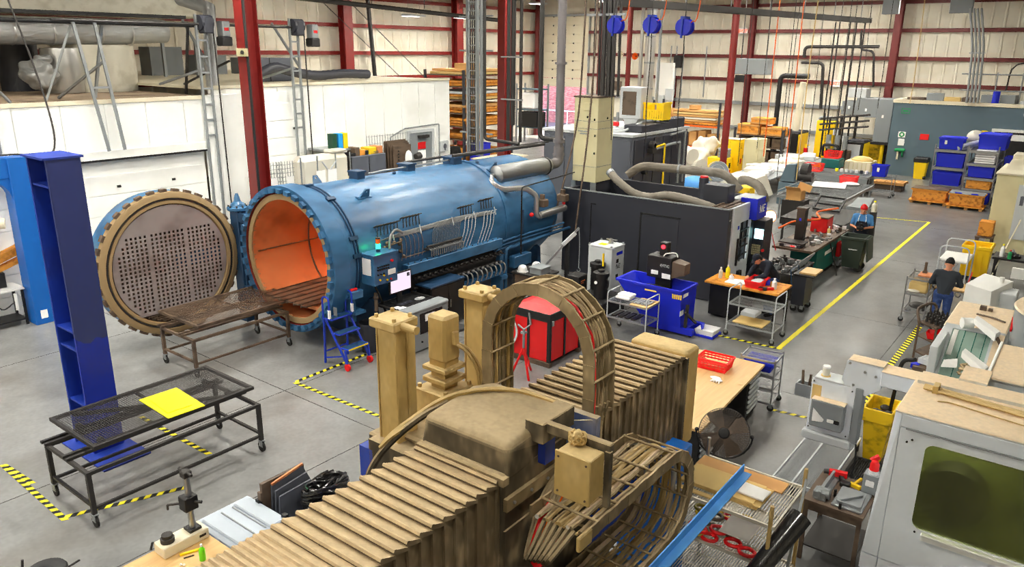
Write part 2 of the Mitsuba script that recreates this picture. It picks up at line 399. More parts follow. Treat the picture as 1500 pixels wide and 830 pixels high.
# girts: horizontal C-sections on the walls
for z, m in ((1.6, 'galv'), (3.15, 'galv'), (4.58, 'maroon'), (6.0, 'maroon'), (7.5, 'maroon'), (9.0, 'maroon')):
    for a, b in ((DOOR[1] + .15, EX),):
        part(wb, 'girt', [box(a, b, NY - .22, NY - .035, z - .1, z - .085), box(a, b, NY - .22, NY - .2, z - .1, z + .1), box(a, b, NY - .22, NY - .035, z + .085, z + .1)], m)
    if z > 4: part(wl, 'girt', [box(WX + .035, WX + .2, 10, NY, z - .1, z - .085), box(WX + .18, WX + .2, 10, NY, z - .1, z + .1), box(WX + .035, WX + .2, 10, NY, z + .085, z + .1)], 'red_steel')
def hbeam(x, y, z0, z1, w=.3, d=.3, t=.025, rot=0):
    ms = [box(-w / 2, w / 2, -d / 2, -d / 2 + t, z0, z1), box(-w / 2, w / 2, d / 2 - t, d / 2, z0, z1), box(-t / 2, t / 2, -d / 2, d / 2, z0, z1)]
    m = cat(ms); m = spin(m, rot); return move(m, x, y, 0)
def column(x, y, w, d, rot, m, label, z1=CZ - .2, z0=0):
    k = thing('steel_column', label, 'column', 'red steel building columns', 'structure')
    part(k, 'post', hbeam(x, y, z0, z1, w, d, rot=rot), m)
    part(k, 'base_plate', box(x - w * .8, x + w * .8, y - d * .8, y + d * .8, z0, z0 + .025), m)
    return k
column(-18.0, 12.2, .36, .44, 0, 'red_steel', 'red steel column in front of the white wall, behind the round vessel door')
column(-19.5, 24.8, .36, .44, 0, 'red_steel', 'red steel column between the silver cable ladder and the dark vertical pipes')
column(-34.9, 30.0, .6, .5, 90, 'red_steel', 'broad red wall column rising behind the black flexible hose')
column(-34.9, 39.4, .6, .5, 90, 'red_steel', 'red wall column behind the stacked pallets and cardboard')
column(-35.0, 48.6, .3, .5, 0, 'maroon', 'dark red column in the corner left of the roll-up door')
column(-18.649, 48.5, .3, .4, 0, 'maroon', 'narrow dark red wall column right of the round red post')
column(-10.359, 48.4, .36, .5, 0, 'maroon', 'dark red wall column at the corner of the blue-grey room')
column(-29.676, 48.75, .25, .3, 0, 'maroon', 'dark red jamb post right of the roll-up door')
column(-23.828, 48.75, .25, .3, 0, 'maroon', 'short dark red post over the cardboard racks', 4.6)
solo('pipe_column', [cyl((-25.838, 46, 0), (-25.838, 46, CZ - .2), .16)], 'red_steel', 'slim round red post behind the grey filter housing', 'column', smooth=40, kind='structure')
solo('pipe_column', [cyl((-14.684, 36, 0), (-14.684, 36, CZ - .2), .17)], 'red_steel', 'round red post standing behind the tall yellow cabinet', 'column', smooth=40, kind='structure')
for y in (12.2, 24.8, 37.2):
    k = thing('roof_beam', 'red steel roof beam crossing under the ceiling', 'beam', 'roof beams', 'structure')
    part(k, 'web', box(WX, EX, y - .01, y + .01, 9.5, 10.5), 'red_steel'); part(k, 'flange', [box(WX, EX, y - .14, y + .14, 9.48, 9.5), box(WX, EX, y - .14, y + .14, 10.5, 10.52)], 'red_steel')

# inner block of white rooms on the left: plane x = -20
wr = struct('wall_room', [box(-20.3, -20, 4, 14, 3.58, 4.95), box(-20.25, -20.05, 12.3, 22.1, 0, 5.2), box(-35.2, -20.05, 21.9, 22.1, 0, 5.2)], 'white_wall', 'white panelled front of the enclosed rooms')
struct('wall_room', box(-35.2, -20.0, 4, 12.3, 4.85, 4.95), 'deck_dust', 'dusty flat deck on top of the left room')
struct('wall_room', box(-35.2, -20.05, 12.3, 22.1, 5.12, 5.2), 'cream', 'dusty flat roof of the white room behind the vessel')
for k in range(9):
    y0 = 4 + k * 1.05
    if y0 < 12: part(wr, 'panel', box(-20, -19.96, y0 + .006, min(y0 + 1.044, 12.6), 3.6, 4.9, .008), 'white_wall')
for k in range(11):
    y0 = 12.7 + k * .86
    if y0 < 22: part(wr, 'panel', box(-20.05, -20.015, y0 + .006, min(y0 + .854, 22.1), 0, 5.15, .008), 'white_wall')
part(wr, 'cap', [box(-20.05, -19.93, 4, 12.3, 4.9, 5.0), box(-20.1, -19.98, 12.3, 22.1, 5.16, 5.24)], 'cream')

# ---- hanging fluorescent lamps ----------------------------------------------
TUBE = emat((255, 250, 236), LAMP)
def lamp(x, y, z, label, group='fluorescent lamps hung from the roof'):
    k = thing('hanging_lamp', label, 'lamp', group)
    part(k, 'housing', [box(x - .3, x + .3, y - .62, y + .62, z + .05, z + .1), box(x - .34, x - .3, y - .62, y + .62, z - .02, z + .1), box(x + .3, x + .34, y - .62, y + .62, z - .02, z + .1)], 'light_gray')
    part(k, 'tube_panel', trimesh.Trimesh([[x - .29, y - .6, z], [x + .29, y - .6, z], [x + .29, y + .6, z], [x - .29, y + .6, z]], [[0, 2, 1], [0, 3, 2]], process=False), 'white', emit=TUBE)
    part(k, 'wire', [cyl((x, y + s * .5, z + .1), (x, y + s * .25, CZ), .006, n=5) for s in (-1, 1)], 'dark_steel')
lamp(-32.049, 32.51, 8.0, 'bright hanging lamp above the white room, left of the red wall column')
lamp(-31.234, 35.931, 8.0, 'bright hanging lamp in front of the far red wall column')
for x in LAMP_X:
    for y in LAMP_Y:
        if x < -20 and y < 20: continue      # none over the enclosed rooms
        if x > -4 and y > 14 and LAMP_Y.index(y) % 2: continue
        lamp(x, y, LAMP_Z, 'hanging fluorescent lamp under the roof, above the view')

# ---- the autoclave -----------------------------------------------------------
VX, VZ, VY = -13.49, 1.92, 9.62
def vpt(y, deg, r): return np.array([VX + r * math.cos(math.radians(deg)), y, VZ + r * math.sin(math.radians(deg))])
def sector_ring(r0, r1, a0, a1, h, o, u, v, n=4):
    t = np.radians(np.linspace(a0, a1, n + 1))
    return ext([*zip(r1 * np.cos(t), r1 * np.sin(t)), *zip(r0 * np.cos(t[::-1]), r0 * np.sin(t[::-1]))], h, o, u, v)
V = thing('autoclave', 'huge light blue cylindrical autoclave with an open round mouth glowing orange inside', 'autoclave')
AX = dict(o=(VX, 0, VZ), d=(0, 1, 0))
sh = part(V, 'shell', [lathe([(1.45, 9.62), (1.6, 9.62), (1.6, 10.02), (1.56, 10.06), (1.56, 10.1), (1.53, 10.12), (1.53, 10.17), (1.5, 10.2), (1.5, 15.36)], 96, **AX)], 'vessel_blue', 25)
part(V, 'rear_shell', lathe([(1.5, 15.36), (1.53, 15.36), (1.53, 15.5), (1.47, 15.5), (1.47, 17.6), (1.36, 17.95), (1.1, 18.25), (.7, 18.42), (.001, 18.5)], 96, **AX), 'vessel_blue', 35)
part(V, 'weld_band', [lathe([(1.5, y), (1.535, y + .01), (1.535, y + .03), (1.5, y + .04)], 96, **AX) for y in (10.26, 10.34)], 'blue_dark', 25)
each(V, 'band_clamp', [sector_ring(1.5, 1.56, a - 1.6, a + 1.6, .22, (VX, 10.18, VZ), (1, 0, 0), (0, 0, -1)) for a in (-88, -60, -22, -8)], 'blue_dark')
lg = part(V, 'mouth_ring', lathe([(1.37, 9.72), (1.45, 9.7), (1.45, 9.62)], 96, **AX), 'gasket_red', 25)
for k in range(36):
    part(V, 'locking_lug', sector_ring(1.455, 1.545, k * 10 - 2.6, k * 10 + 2.6, .09, (VX, 9.53 + .09, VZ), (1, 0, 0), (0, 0, 1), 2), 'vessel_blue')
part(V, 'seal_face', lathe([(1.30, 9.66), (1.42, 9.66), (1.42, 9.75), (1.30, 9.75), (1.30, 9.66)], 96, **AX), 'ring_tan', 25)
part(V, 'liner', lathe([(1.30, 9.7), (1.29, 12.2), (1.28, 12.22), (1.29, 12.25), (1.29, 16.6), (.02, 16.7)], 72, **AX), 'copper', 30)
part(V, 'liner_seam', [lathe([(1.288, y), (1.27, y + .01), (1.27, y + .03), (1.288, y + .04)], 72, **AX) for y in (11.2, 13.6)] + [tube([vpt(y, 182, 1.275) for y in (9.8, 16.4)], .012)], 'brown_steel', 25)
for k in range(6):
    x = VX - .62 + k * .25
    part(V, 'load_rail', [box(x - .09, x + .09, 9.5, 16.4, 1.02, 1.05), box(x - .1, x - .08, 9.5, 16.4, .98, 1.07)], 'brown_steel')
part(V, 'rail_bed', box(VX - .9, VX + .9, 9.75, 16.4, .9, .98), 'copper')
lamp_k = part(V, 'heat_lamp', [cyl((VX - .5, 13.2, VZ + 1.1), (VX + .5, 13.2, VZ + 1.1), .05, n=10)], 'white', emit=emat((255, 168, 104), 70))
for y in (11.0, 14.4, 17.2):
    part(V, 'saddle_support', ext(Polygon([(-1.35, 0), (1.35, 0), (1.3, .95)] + [(1.5 * math.cos(a), VZ + 1.5 * math.sin(a)) for a in np.radians(np.linspace(-38, -142, 18))] + [(-1.3, .95)]), .14, (VX, y, 0), (1, 0, 0), (0, 0, 1)), 'blue_dark')
# lifting lugs, top nozzles
def lug(y, deg):
    m = ext(Polygon([(-.14, 0), (.14, 0), (.07, .2), (.05, .24), (-.05, .24), (-.07, .2)]).difference(Point(0, .17).buffer(.025)), .03, (0, 0, 0), (0, 1, 0), (0, 0, 1))
    m = cat([m, box(0, .06, -.2, .2, -.01, .02), bar((0, -.22, .02), (0, .05, -.02), .03)])
    m.apply_transform(trimesh.transformations.rotation_matrix(math.radians(90 - deg), [0, 1, 0])); return move(m, *vpt(y, deg, 1.5))
for y, d in ((11.15, 57), (11.1, 116), (15.75, 62)):
    part(V, 'lifting_lug', lug(y, d), 'vessel_blue')
for y, d, s in ((11.75, 92, .15), (13.35, 92, .17), (15.0, 91, .2)):
    c = vpt(y, d, 1.5); part(V, 'top_nozzle', [box(c[0] - s, c[0] + s, y - s * .8, y + s * .8, c[2] - .05, c[2] + .17, .012), box(c[0] - s - .02, c[0] + s + .02, y - s * .8 - .02, y + s * .8 + .02, c[2] + .14, c[2] + .18)], 'blue_dark')
part(V, 'top_pipe', [bent([vpt(12.0, 88, 1.58), vpt(12.4, 88, 1.6), vpt(13.2, 88, 1.6), vpt(14.9, 90, 1.6)], .025)], 'steel', 40)
each(V, 'sensor_clip', [ball(vpt(y, d, 1.53), (.04, .05, .04), 1) for y, d in ((12.75, 85), (15.6, 78), (10.15, 100))], 'blue_dark')
# instrument stubs and the tube bundle on the flank
for y0, n, d in ((10.95, 7, 27), (11.75, 6, 29), (13.65, 5, 27), (14.45, 5, 29)):
    part(V, 'stub_row', [cyl(vpt(y0 + k * .1, d, 1.49), vpt(y0 + k * .1, d, 1.62), .018, n=6) for k in range(n)] + [cyl(vpt(y0 + k * .1, d, 1.6), vpt(y0 + k * .1, d - 8, 1.52), .01, n=5) for k in range(n)] + [tube([vpt(y0 - .05, d, 1.6), vpt(y0 + n * .1, d, 1.6)], .012, 5)], 'dark_steel', 40)
for k in range(7):
    part(V, 'bundle_tube', tube([vpt(y, 15.5 + k * .55 + .7 * math.sin(y * 2), 1.53 + .012 * (k % 2)) for y in np.linspace(11.0 + .1 * k, 14.95 - .05 * k, 24)], .011, 6), 'steel', 40)
for y in (11.35, 12.2, 13.3, 14.1, 14.9):
    part(V, 'bundle_clip', tube([vpt(y, a, 1.565) for a in (13, 16, 20.5)], .014, 6), 'light_gray', 40)
for k in range(18):
    y = 12.25 + k * .055
    part(V, 'drop_tube', tube([vpt(y + .5, 16, 1.54), vpt(y + .38, 14, 1.55), vpt(y + .32, 8, 1.54), vpt(y + .3, 1, 1.56)], .007, 5, 3), 'steel', 40)
for k in range(8):
    y = 13.75 + k * .13 + (.2 if k > 3 else 0)
    part(V, 'drop_tube', tube([vpt(y + .12, 17.5, 1.56), vpt(y, 16.5, 1.57), vpt(y - .1, 5, 1.55), vpt(y - .3, -13, 1.54)], .012, 6, 3), 'light_gray', 40)
for k in range(6):
    y = 11.45 + k * .13
    part(V, 'drop_tube', tube([vpt(y, 16, 1.54), vpt(y + .1, 13, 1.56), vpt(y + .15, 4, 1.52), vpt(y + .12, -6, 1.52)], .009, 5, 3), 'steel', 40)
mfd = part(V, 'sampling_manifold', [tube([vpt(12.3, 1, 1.6), vpt(13.5, 1, 1.6)], .03, 8), box(VX + 1.49, VX + 1.62, 12.3, 13.5, 1.86, 1.9)], 'dark_steel')
for k in range(16):
    y = 12.36 + k * .073
    part(mfd, 'valve', [cyl((VX + 1.58, y, 1.9), (VX + 1.7, y, 1.86), .02, n=6), cyl((VX + 1.68, y, 1.86), (VX + 1.68, y, 1.72), .014, n=6)], 'steel', 40)
part(V, 'fitting_cluster', [ball(vpt(y, d, 1.55), .045, 1) for y, d in ((11.05, 9), (11.15, 12), (11.35, 11), (11.5, 9), (11.5, 3), (11.6, -2), (11.55, 12))] + [tube([vpt(11.05, 10, 1.6), vpt(11.5, 11, 1.62), vpt(11.5, 2, 1.6)], .02, 6)] + [tube([vpt(11.6, -3, 1.58), vpt(12.3, -3, 1.55)], .012, 6)], 'brown_steel', 40)
part(V, 'flex_hose', tube([(-11.75, 11.0, 2.18), (-11.8, 11.1, 2.45), (-11.9, 11.35, 2.52), (-11.95, 11.6, 2.4)], .03, 8, 6), 'steel', 40)
# long blue trough with valve rows under it
tr = part(V, 'cable_trough', [box(-12.05, -11.82, 11.6, 15.0, 1.42, 1.66, .01)], 'vessel_blue')
part(tr, 'bolt', [cyl((-11.9, y, 1.66), (-11.9, y, 1.68), .015, n=6) for y in np.arange(11.7, 15, .2)], 'dark_steel')
each(V, 'trough_bracket', [box(-12.6, -12.0, y - .03, y + .03, 1.3, 1.42) for y in (11.8, 13.4, 14.9)], 'blue_dark')
vm = part(V, 'valve_manifold', [cyl((-11.95, 11.9, 1.27), (-11.95, 15.1, 1.27), .035, n=10), cyl((-11.95, 11.9, 1.02), (-11.95, 15.1, 1.02), .035, n=10), box(-12.1, -12.04, 11.9, 15.1, .95, 1.35)], 'dark_steel', 40)
part(vm, 'rail', box(-12.0, -11.86, 13.1, 15.1, .68, .78), 'vessel_blue')
for k in range(17):
    y = 12.0 + k * .185
    part(vm, 'ball_valve', [ball((-11.9, y, 1.28), .05, 1), cyl((-11.9, y, 1.28), (-11.8, y, 1.28), .03, n=8), bar((-11.8, y, 1.28), (-11.78, y + .11, 1.24), .02)], 'dark_steel', 40)
    if k > 5:
        part(vm, 'hose_coupling', [tube([(-11.9, y + .05, 1.02), (-11.78, y + .06, 1.0), (-11.74, y + .07, .88), (-11.8, y + .08, .74)], .02, 6, 4), ball((-11.88, y + .05, 1.02), .045, 1)], 'steel', 40)
# rear pipework
part(V, 'side_pipe', [tube([vpt(15.0, -16 + k * -4, 1.56), vpt(15.6, -14 + k * -4, 1.58), vpt(18.0, -14 - k * 4, 1.58)], .03, 8) for k in range(3)], 'vessel_blue', 40)
part(V, 'side_pipe', bent([(-11.95, 15.3, .1), (-11.95, 15.3, 1.3), (-11.95, 18.3, 1.35)], .045, 8, .15), 'vessel_blue', 40)
part(V, 'junction_box', [box(-12.0, -11.8, 15.5, 16.25, .75, 1.05, .01)], 'vessel_blue')
part(V, 'stand_pipe', [cyl((-12.0, 16.1, 0), (-12.0, 16.1, 2.2), .03, n=8)], 'blue_dark')
part(V, 'leg', [box(-12.2, -11.9, 15.0, 15.14, 0, 1.2), box(-12.3, -11.8, 14.95, 15.2, .55, .65)], 'vessel_blue')
mu = part(V, 'exhaust_muffler', [lathe([(.001, 15.6), (.18, 15.62), (.25, 15.68), (.25, 17.95), (.2, 18.05), (.14, 18.1)], 32, (-12.6, 0, 3.12), (0, 1, 0)), cyl((-12.6, 15.45, 3.12), (-12.6, 15.62, 3.12), .06)], 'steel', 35)
part(mu, 'strap', [lathe([(.252, y), (.265, y), (.265, y + .05), (.252, y + .05)], 32, (-12.6, 0, 3.12), (0, 1, 0)) for y in (17.85,)], 'dark_steel', 30)
each(mu, 'bracket', [box(-12.75, -12.5, y, y + .06, 2.6, 2.9) for y in (16.1, 17.4)], 'blue_dark')
part(V, 'foil_pipe', [bent([(-12.6, 15.48, 3.1), (-12.45, 15.3, 2.98), (-12.25, 15.5, 2.8), (-12.0, 16.2, 2.78), (-11.85, 16.5, 2.55), (-11.85, 16.5, 1.98), (-11.85, 17.9, 2.02)], .075, 10, .14)], 'foil', 45)
part(V, 'air_filter', [cyl((-11.85, 16.62, 1.98), (-11.85, 17.85, 2.02), .1, n=14)], 'foil', 45)
each(V, 'actuator', [cat([box(-11.98, -11.7, y - .12, y + .12, 2.22, 2.42, .02), cyl((-11.84, y, 2.4), (-11.84, y, 2.55), .07)]) for y in (16.75, 17.75)], 'brown_steel')
each(V, 'red_knob', [ball((-11.8, 16.22, 2.08), .06, 2), ball((-11.8, 17.75, 2.17), .05, 1)], 'red', True, 'round red knob')
part(V, 'gas_line', [bent([(-11.9, 15.9, 0), (-11.9, 15.9, 2.85), (-11.9, 18.4, 2.95)], .018, 6, .08)], 'black', 40)
# cabinet with the tower light
cb_ = part(V, 'control_cabinet', [box(-12.02, -11.6, 10.4, 11.07, 1.5, 2.15, .012), box(-12.04, -11.58, 10.38, 11.09, 2.13, 2.17)], 'vessel_blue')
part(cb_, 'instruction_sheet', box(-11.95, -11.68, 10.388, 10.392, 1.72, 2.08), 'paper', label='white instruction sheet on the cabinet side')
part(cb_, 'label_plate', box(-11.59, -11.585, 10.78, 11.0, 1.68, 1.8), 'paper')
part(cb_, 'push_button', [cyl((-11.6, y, z), (-11.57, y, z), .018, n=8) for y in (10.5, 10.56, 10.62, 10.68, 10.74, 10.8) for z in (1.84, 1.9)] + [cyl((-11.6, y, 1.74), (-11.57, y, 1.74), .018, n=8) for y in (10.5, 10.58, 10.66)], 'black')
part(cb_, 'red_button', [cyl((-11.6, 10.9, 1.98), (-11.56, 10.9, 1.98), .03, n=10), cyl((-11.6, 10.86, 1.58), (-11.57, 10.86, 1.58), .02, n=10)], 'red')
part(cb_, 'yellow_button', [cyl((-11.6, y, z), (-11.57, y, z), .02, n=10) for y, z in ((10.75, 1.58), (10.55, 1.62), (10.66, 1.7))], 'yellow')
part(cb_, 'stay', [box(-12.3, -12.0, 10.5, 10.56, 1.6, 1.7), box(-12.3, -12.0, 10.9, 10.96, 1.6, 1.7)], 'blue_dark')
tl = part(V, 'tower_light', cyl((-11.8, 10.72, 2.15), (-11.8, 10.72, 2.24), .045), 'blue_dark')
part(tl, 'green_lens', cyl((-11.8, 10.72, 2.24), (-11.8, 10.72, 2.34), .05), 'green', emit=emat((20, 255, 120), 9))
part(tl, 'orange_lens', cyl((-11.8, 10.72, 2.35), (-11.8, 10.72, 2.45), .05), 'orange')
part(tl, 'cap', cyl((-11.8, 10.72, 2.45), (-11.8, 10.72, 2.48), .05), 'dark_steel')
pd = part(V, 'door_drive', [box(-12.2, -11.85, 10.0, 10.3, 1.25, 1.42, .01), cyl((-12.0, 9.95, 1.34), (-12.0, 10.35, 1.34), .06), box(-12.3, -12.0, 10.1, 10.2, .7, 1.3), box(-12.25, -11.85, 10.05, 10.35, .9, .96)], 'vessel_blue')
part(pd, 'red_cylinder', cyl((-11.95, 10.02, 1.44), (-11.95, 10.2, 1.44), .035), 'red')
part(V, 'regulator', [cyl((-11.75, 10.55, .9), (-11.75, 10.55, 1.3), .04), ball((-11.75, 10.55, 1.2), .06, 1)], 'brown_steel')
part(V, 'name_plate', box(-12.0, -11.9, 9.60, 9.615, 1.0, 1.18), 'galv')
part(V, 'hanging_hose', [tube([(-11.9, 11.2, 1.5), (-11.85, 11.3, 1.0), (-11.95, 11.5, .6), (-12.2, 11.7, .4)], .03, 8, 5), tube([(-12.0, 10.7, 1.5), (-11.9, 10.9, .9), (-12.1, 11.2, .3)], .025, 8, 5)], 'black', 40)
part(V, 'stack_pipe', [cyl((-12.6, 18.6, 3.5), (-12.6, 18.6, CZ), .12, n=20), lathe([(.13, 0), (.17, 0), (.17, .1), (.13, .1)], 20, (-12.6, 18.6, 3.72)), lathe([(.13, 0), (.17, 0), (.17, .06), (.13, .06)], 20, (-12.6, 18.6, 5.9)), lathe([(.13, 0), (.17, 0), (.17, .06), (.13, .06)], 20, (-12.6, 18.6, 3.35)), bent([(-12.6, 18.05, 3.12), (-12.6, 18.6, 3.14), (-12.6, 18.6, 3.6)], .15, 16, .3)], 'pipe_gray', 40)
part(V, 'overhead_pipe', [bent([(-13.4, 14.9, 3.62), (-13.2, 18.7, 3.62)], .05, 8), bent([(-13.9, 13.6, 3.55), (-13.6, 19.5, 3.6)], .035, 8), bent([(-13.5, 18.9, 8.0), (-13.5, 18.9, 3.75), (-12.7, 18.9, 3.75)], .07, 10, .2), bent([(-14.9, 18.0, 8), (-14.9, 18, 3.7), (-13.6, 18, 3.65)], .05, 10, .15)], 'dark_steel', 40)

# the door, swung fully open
D = thing('vessel_door', 'round domed autoclave door swung open, showing its perforated inner plate', 'door')
DX, DY, DZ = -15.32, 8.09, 1.84
DA = dict(o=(DX, DY, DZ), d=(1, 0, 0))
part(D, 'dome', lathe([(1.54, -.08), (1.54, -.45), (1.5, -.62), (1.36, -.85), (1.1, -1.05), (.7, -1.18), (.001, -1.25)], 72, **DA), 'vessel_blue', 40)
part(D, 'ring', lathe([(1.5, -.16), (1.545, -.16), (1.545, -.02), (1.5, 0), (1.42, .01), (1.42, -.03), (1.36, -.03), (1.36, .0), (1.3, .0), (1.28, -.06)], 96, **DA), 'ring_tan', 20)
part(D, 'gasket', lathe([(1.375, -.025), (1.405, -.025), (1.405, -.005), (1.375, -.005)], 96, **DA), 'dark_steel', 20)
for k in range(36):
    part(D, 'locking_lug', sector_ring(1.545, 1.6, k * 10 - 2.5, k * 10 + 2.5, .11, (DX - .15, DY, DZ), (0, 1, 0), (0, 0, 1), 2), 'brown_steel')
disc = Point(0, 0).buffer(1.27, 48)
plate = disc.intersection(sbox(-2, -.98, 2, 2))
holes = []
for i in range(-11, 12):
    for j in range(-10, 9):
        u, v = i * .096 + (.05 if i > 3 else 0) - (.05 if i < -4 else 0), j * .088 - .02
        if math.hypot(u, v) < 1.17 and v < .75: holes.append(sbox(u - .024, v - .026, u + .024, v + .026))
plate = plate.difference(shapely.union_all(holes))
part(D, 'perforated_plate', ext(plate, .012, (DX - .045, DY, DZ), (0, 1, 0), (0, 0, 1)), 'plate_steel')
part(D, 'stiffener', [box(DX - .045, DX - .01, DY - 1.1, DY + .85, DZ - 1.0, DZ - .95)], 'plate_steel')
part(D, 'lower_grating', [bar((DX - .05, DY + u, DZ - math.sqrt(1.26 ** 2 - u * u)), (DX - .05, DY + u, DZ - 1.0), .012) for u in np.arange(-.72, .73, .06)] + [box(DX - .06, DX - .05, DY - math.sqrt(1.25 ** 2 - v * v), DY + math.sqrt(1.25 ** 2 - v * v), DZ - v - .012, DZ - v + .012) for v in (1.05, 1.1, 1.15, 1.2)], 'brown_steel', kind='stuff')
part(D, 'back_plate', lathe([(.001, -.14), (1.3, -.14)], 48, **DA), 'brown_steel')
hp = part(D, 'hinge_post', [box(-15.52, -15.22, 9.64, 9.92, .1, 2.78, .02), box(-15.5, -14.95, 9.66, 9.9, .8, 1.0), box(-15.5, -14.95, 9.66, 9.9, 2.5, 2.7), cyl((-15.2, 9.72, .4), (-15.2, 9.72, 2.8), .03)], 'blue_dark')
part(hp, 'bearing_cap', [lathe([(.22, 0), (.24, .02), (.24, .07), (.17, .09), (.15, .15), (.08, .2), (.05, .32), (.03, .38), (.001, .38)], 20, (-15.38, 9.78, 2.74))], 'vessel_blue', 35)
part(hp, 'cap_bolt', [cyl((-15.38 + .2 * math.cos(a), 9.78 + .2 * math.sin(a), 2.8), (-15.38 + .2 * math.cos(a), 9.78 + .2 * math.sin(a), 2.86), .02, n=6) for a in np.arange(0, 6.2, .8)], 'dark_steel')
part(D, 'swing_arm', [box(-15.75, -15.45, 8.2, 9.75, DZ - .15, DZ + .15, .02)], 'blue_dark')

# ---- the dusty gantry machine in front ----------------------------------------
G = thing('gantry_machine', 'dust-covered gantry milling machine with pleated way covers along a raised beam', 'milling machine')
GX0, GX1, GZ = -4.52, -3.55, 2.8
def bellows(name, y0, y1, pitch, m, z0=1.62):
    k = part(G, name, box(GX0 + .05, GX1 - .05, y0, y1, z0, GZ - .07), 'dusty_dark')
    y = y0
    while y < y1 - .02:
        p = pitch(y) if callable(pitch) else pitch
        top = ext([(-.014, -.012), (-.004, .008), (.012, .008), (.02, 0), (p + .01, -.34 * p), (p + .01, -.34 * p - .03), (0, -.04), (-.01, -.03)], GX1 - GX0, (GX0, y, GZ), (0, 1, 0), (0, 0, 1))
        def wall(x, s):
            v = np.array([[x, y, z0], [x - s * .028, y + p, z0], [x - s * .05, y + p, z0], [x - s * .03, y, z0]] + [[x, y, GZ - .004], [x - s * .028, y + p, GZ - .34 * p], [x - s * .05, y + p, GZ - .34 * p - .03], [x - s * .03, y, GZ - .03]])
            return trimesh.convex.convex_hull(v)
        part(k, 'pleat', [top, wall(GX1, 1), wall(GX0, -1)], m)
        y += p
    return k
bellows('front_way_cover', 1.6, 4.5, lambda y: .06 if y < 2.75 else .1 if y < 3.0 else .132, 'dusty_pleat')
bellows('rear_way_cover', 5.5, 8.12, .145, 'dusty_pleat')
eb = part(G, 'end_box', [rbox(GX0 + .2, GX1 + .02, 8.1, 8.46, 1.5, GZ + .02, .05)], 'dusty_tan', 40)
part(G, 'end_box_edge', box(GX0 + .1, GX1 + .03, 8.08, 8.13, 1.5, GZ - .05), 'dusty_dark')
part(G, 'beam', [box(GX0 + .1, GX1 - .06, 1.0, 8.4, .95, 1.62, .02)], 'gantry_blue')
part(G, 'leg', [box(-3.98, -3.3, 7.42, 7.94, 0, 1.75, .01), box(-3.62, -3.34, 7.6, 7.9, 1.2, 1.62, .01)], 'gantry_blue_bright')
part(G, 'leg', [box(-4.1, -3.62, 8.2, 8.5, 0, 1.5, .01)], 'gantry_blue_bright')
part(G, 'leg', [box(-4.5, -3.7, 1.2, 1.9, 0, 1.0, .01)], 'gantry_blue_bright')
# saddle
sd = part(G, 'saddle', [box(GX0 + .02, GX1 + .03, 4.5, 5.9, 1.35, 2.84, .02)], 'dusty_dark')
def cover():
    s = manifold3d.Manifold.sphere(.075, 20)
    pts = [(-4.43, 4.62), (-4.50, 5.30), (-4.40, 5.46), (-3.63, 5.46), (-3.58, 4.62)]
    low = [(-4.5, 4.56), (-4.56, 5.4), (-4.45, 5.55), (-3.56, 5.55), (-3.53, 4.56)]
    return mf(manifold3d.Manifold.batch_hull([s.translate([x, y, 3.03]) for x, y in pts] + [manifold3d.Manifold.sphere(.02, 8).translate([x, y, 2.8]) for x, y in low]))
part(sd, 'dust_cover', cover(), 'dusty_dark', 50)
part(sd, 'flange_strip', [box(GX0, GX1 + .06, 4.46, 4.54, 2.76, 2.83), box(GX1 + .03, GX1 + .07, 4.5, 5.6, 2.5, 2.62)], 'dusty_plate')
each(sd, 'bolt', [cyl((GX1 + .07, y, 2.56), (GX1 + .085, y, 2.56), .015, n=6) for y in (4.6, 4.85, 5.1, 5.35)], 'steel')
part(sd, 'side_plate', [box(GX1 + .03, GX1 + .05, 4.5, 5.9, 1.35, 2.3)], 'dusty_dark')
# tower with two guide posts and a servo motor
tw = part(G, 'tower_base', [box(-5.62, -4.55, 4.85, 6.5, 2.1, 2.42, .02), box(-5.5, -4.6, 4.75, 4.9, 1.4, 2.42)], 'dusty_dark')
part(tw, 'dirt_bed', [box(-5.4, -4.58, 4.95, 6.2, 2.42, 2.5, .03)], 'dusty_plate')
def post(x, y, zb, zt):
    k = part(G, 'guide_post', [box(x - .13, x + .13, y - .13, y + .02, zb, zt - .09, .01), box(x - .09, x + .15, y + .02, y + .13, zb, zt - .09, .01), box(x - .14, x - .125, y - .14, y + .12, zb, zt - .1)], 'dusty_tan')
    part(k, 'cap', [box(x - .2, x + .17, y - .18, y + .16, zt - .1, zt, .015)], 'dusty_tan')
    each(k, 'cap_bolt', [cyl((x + a, y + c, zt), (x + a, y + c, zt + .035), .022, n=6) for a, c in ((-.14, -.12), (.11, -.12), (.11, .1), (-.14, .1))], 'dusty_tan')
    part(k, 'pin', cyl((x + .1, y - .06, zt - .05), (x + .36, y - .06, zt - .05), .042), 'dusty_tan', 40)
post(-5.3, 5.0, 1.5, 3.74); post(-5.35, 6.4, 2.0, 3.68)
mo = part(G, 'servo_motor', [box(-5.36, -5.1, 5.5, 5.76, 3.1, 3.62, .03), box(-5.34, -5.12, 5.52, 5.74, 3.05, 3.12)], 'dusty_tan')
part(mo, 'motor_flange', [box(-5.4, -5.06, 5.46, 5.8, 3.0, 3.05, .01), box(-5.4, -5.06, 5.46, 5.8, 2.86, 2.92, .01), box(-5.33, -5.13, 5.53, 5.73, 2.92, 3.0), box(-5.33, -5.13, 5.53, 5.73, 2.78, 2.86)], 'dusty_tan')
part(mo, 'gearbox', [box(-5.46, -5.0, 5.4, 5.86, 2.4, 2.79, .015)], 'dusty_tan')
part(mo, 'connector', [box(-5.1, -5.05, 5.6, 5.68, 3.3, 3.45, .01)], 'dusty_tan')
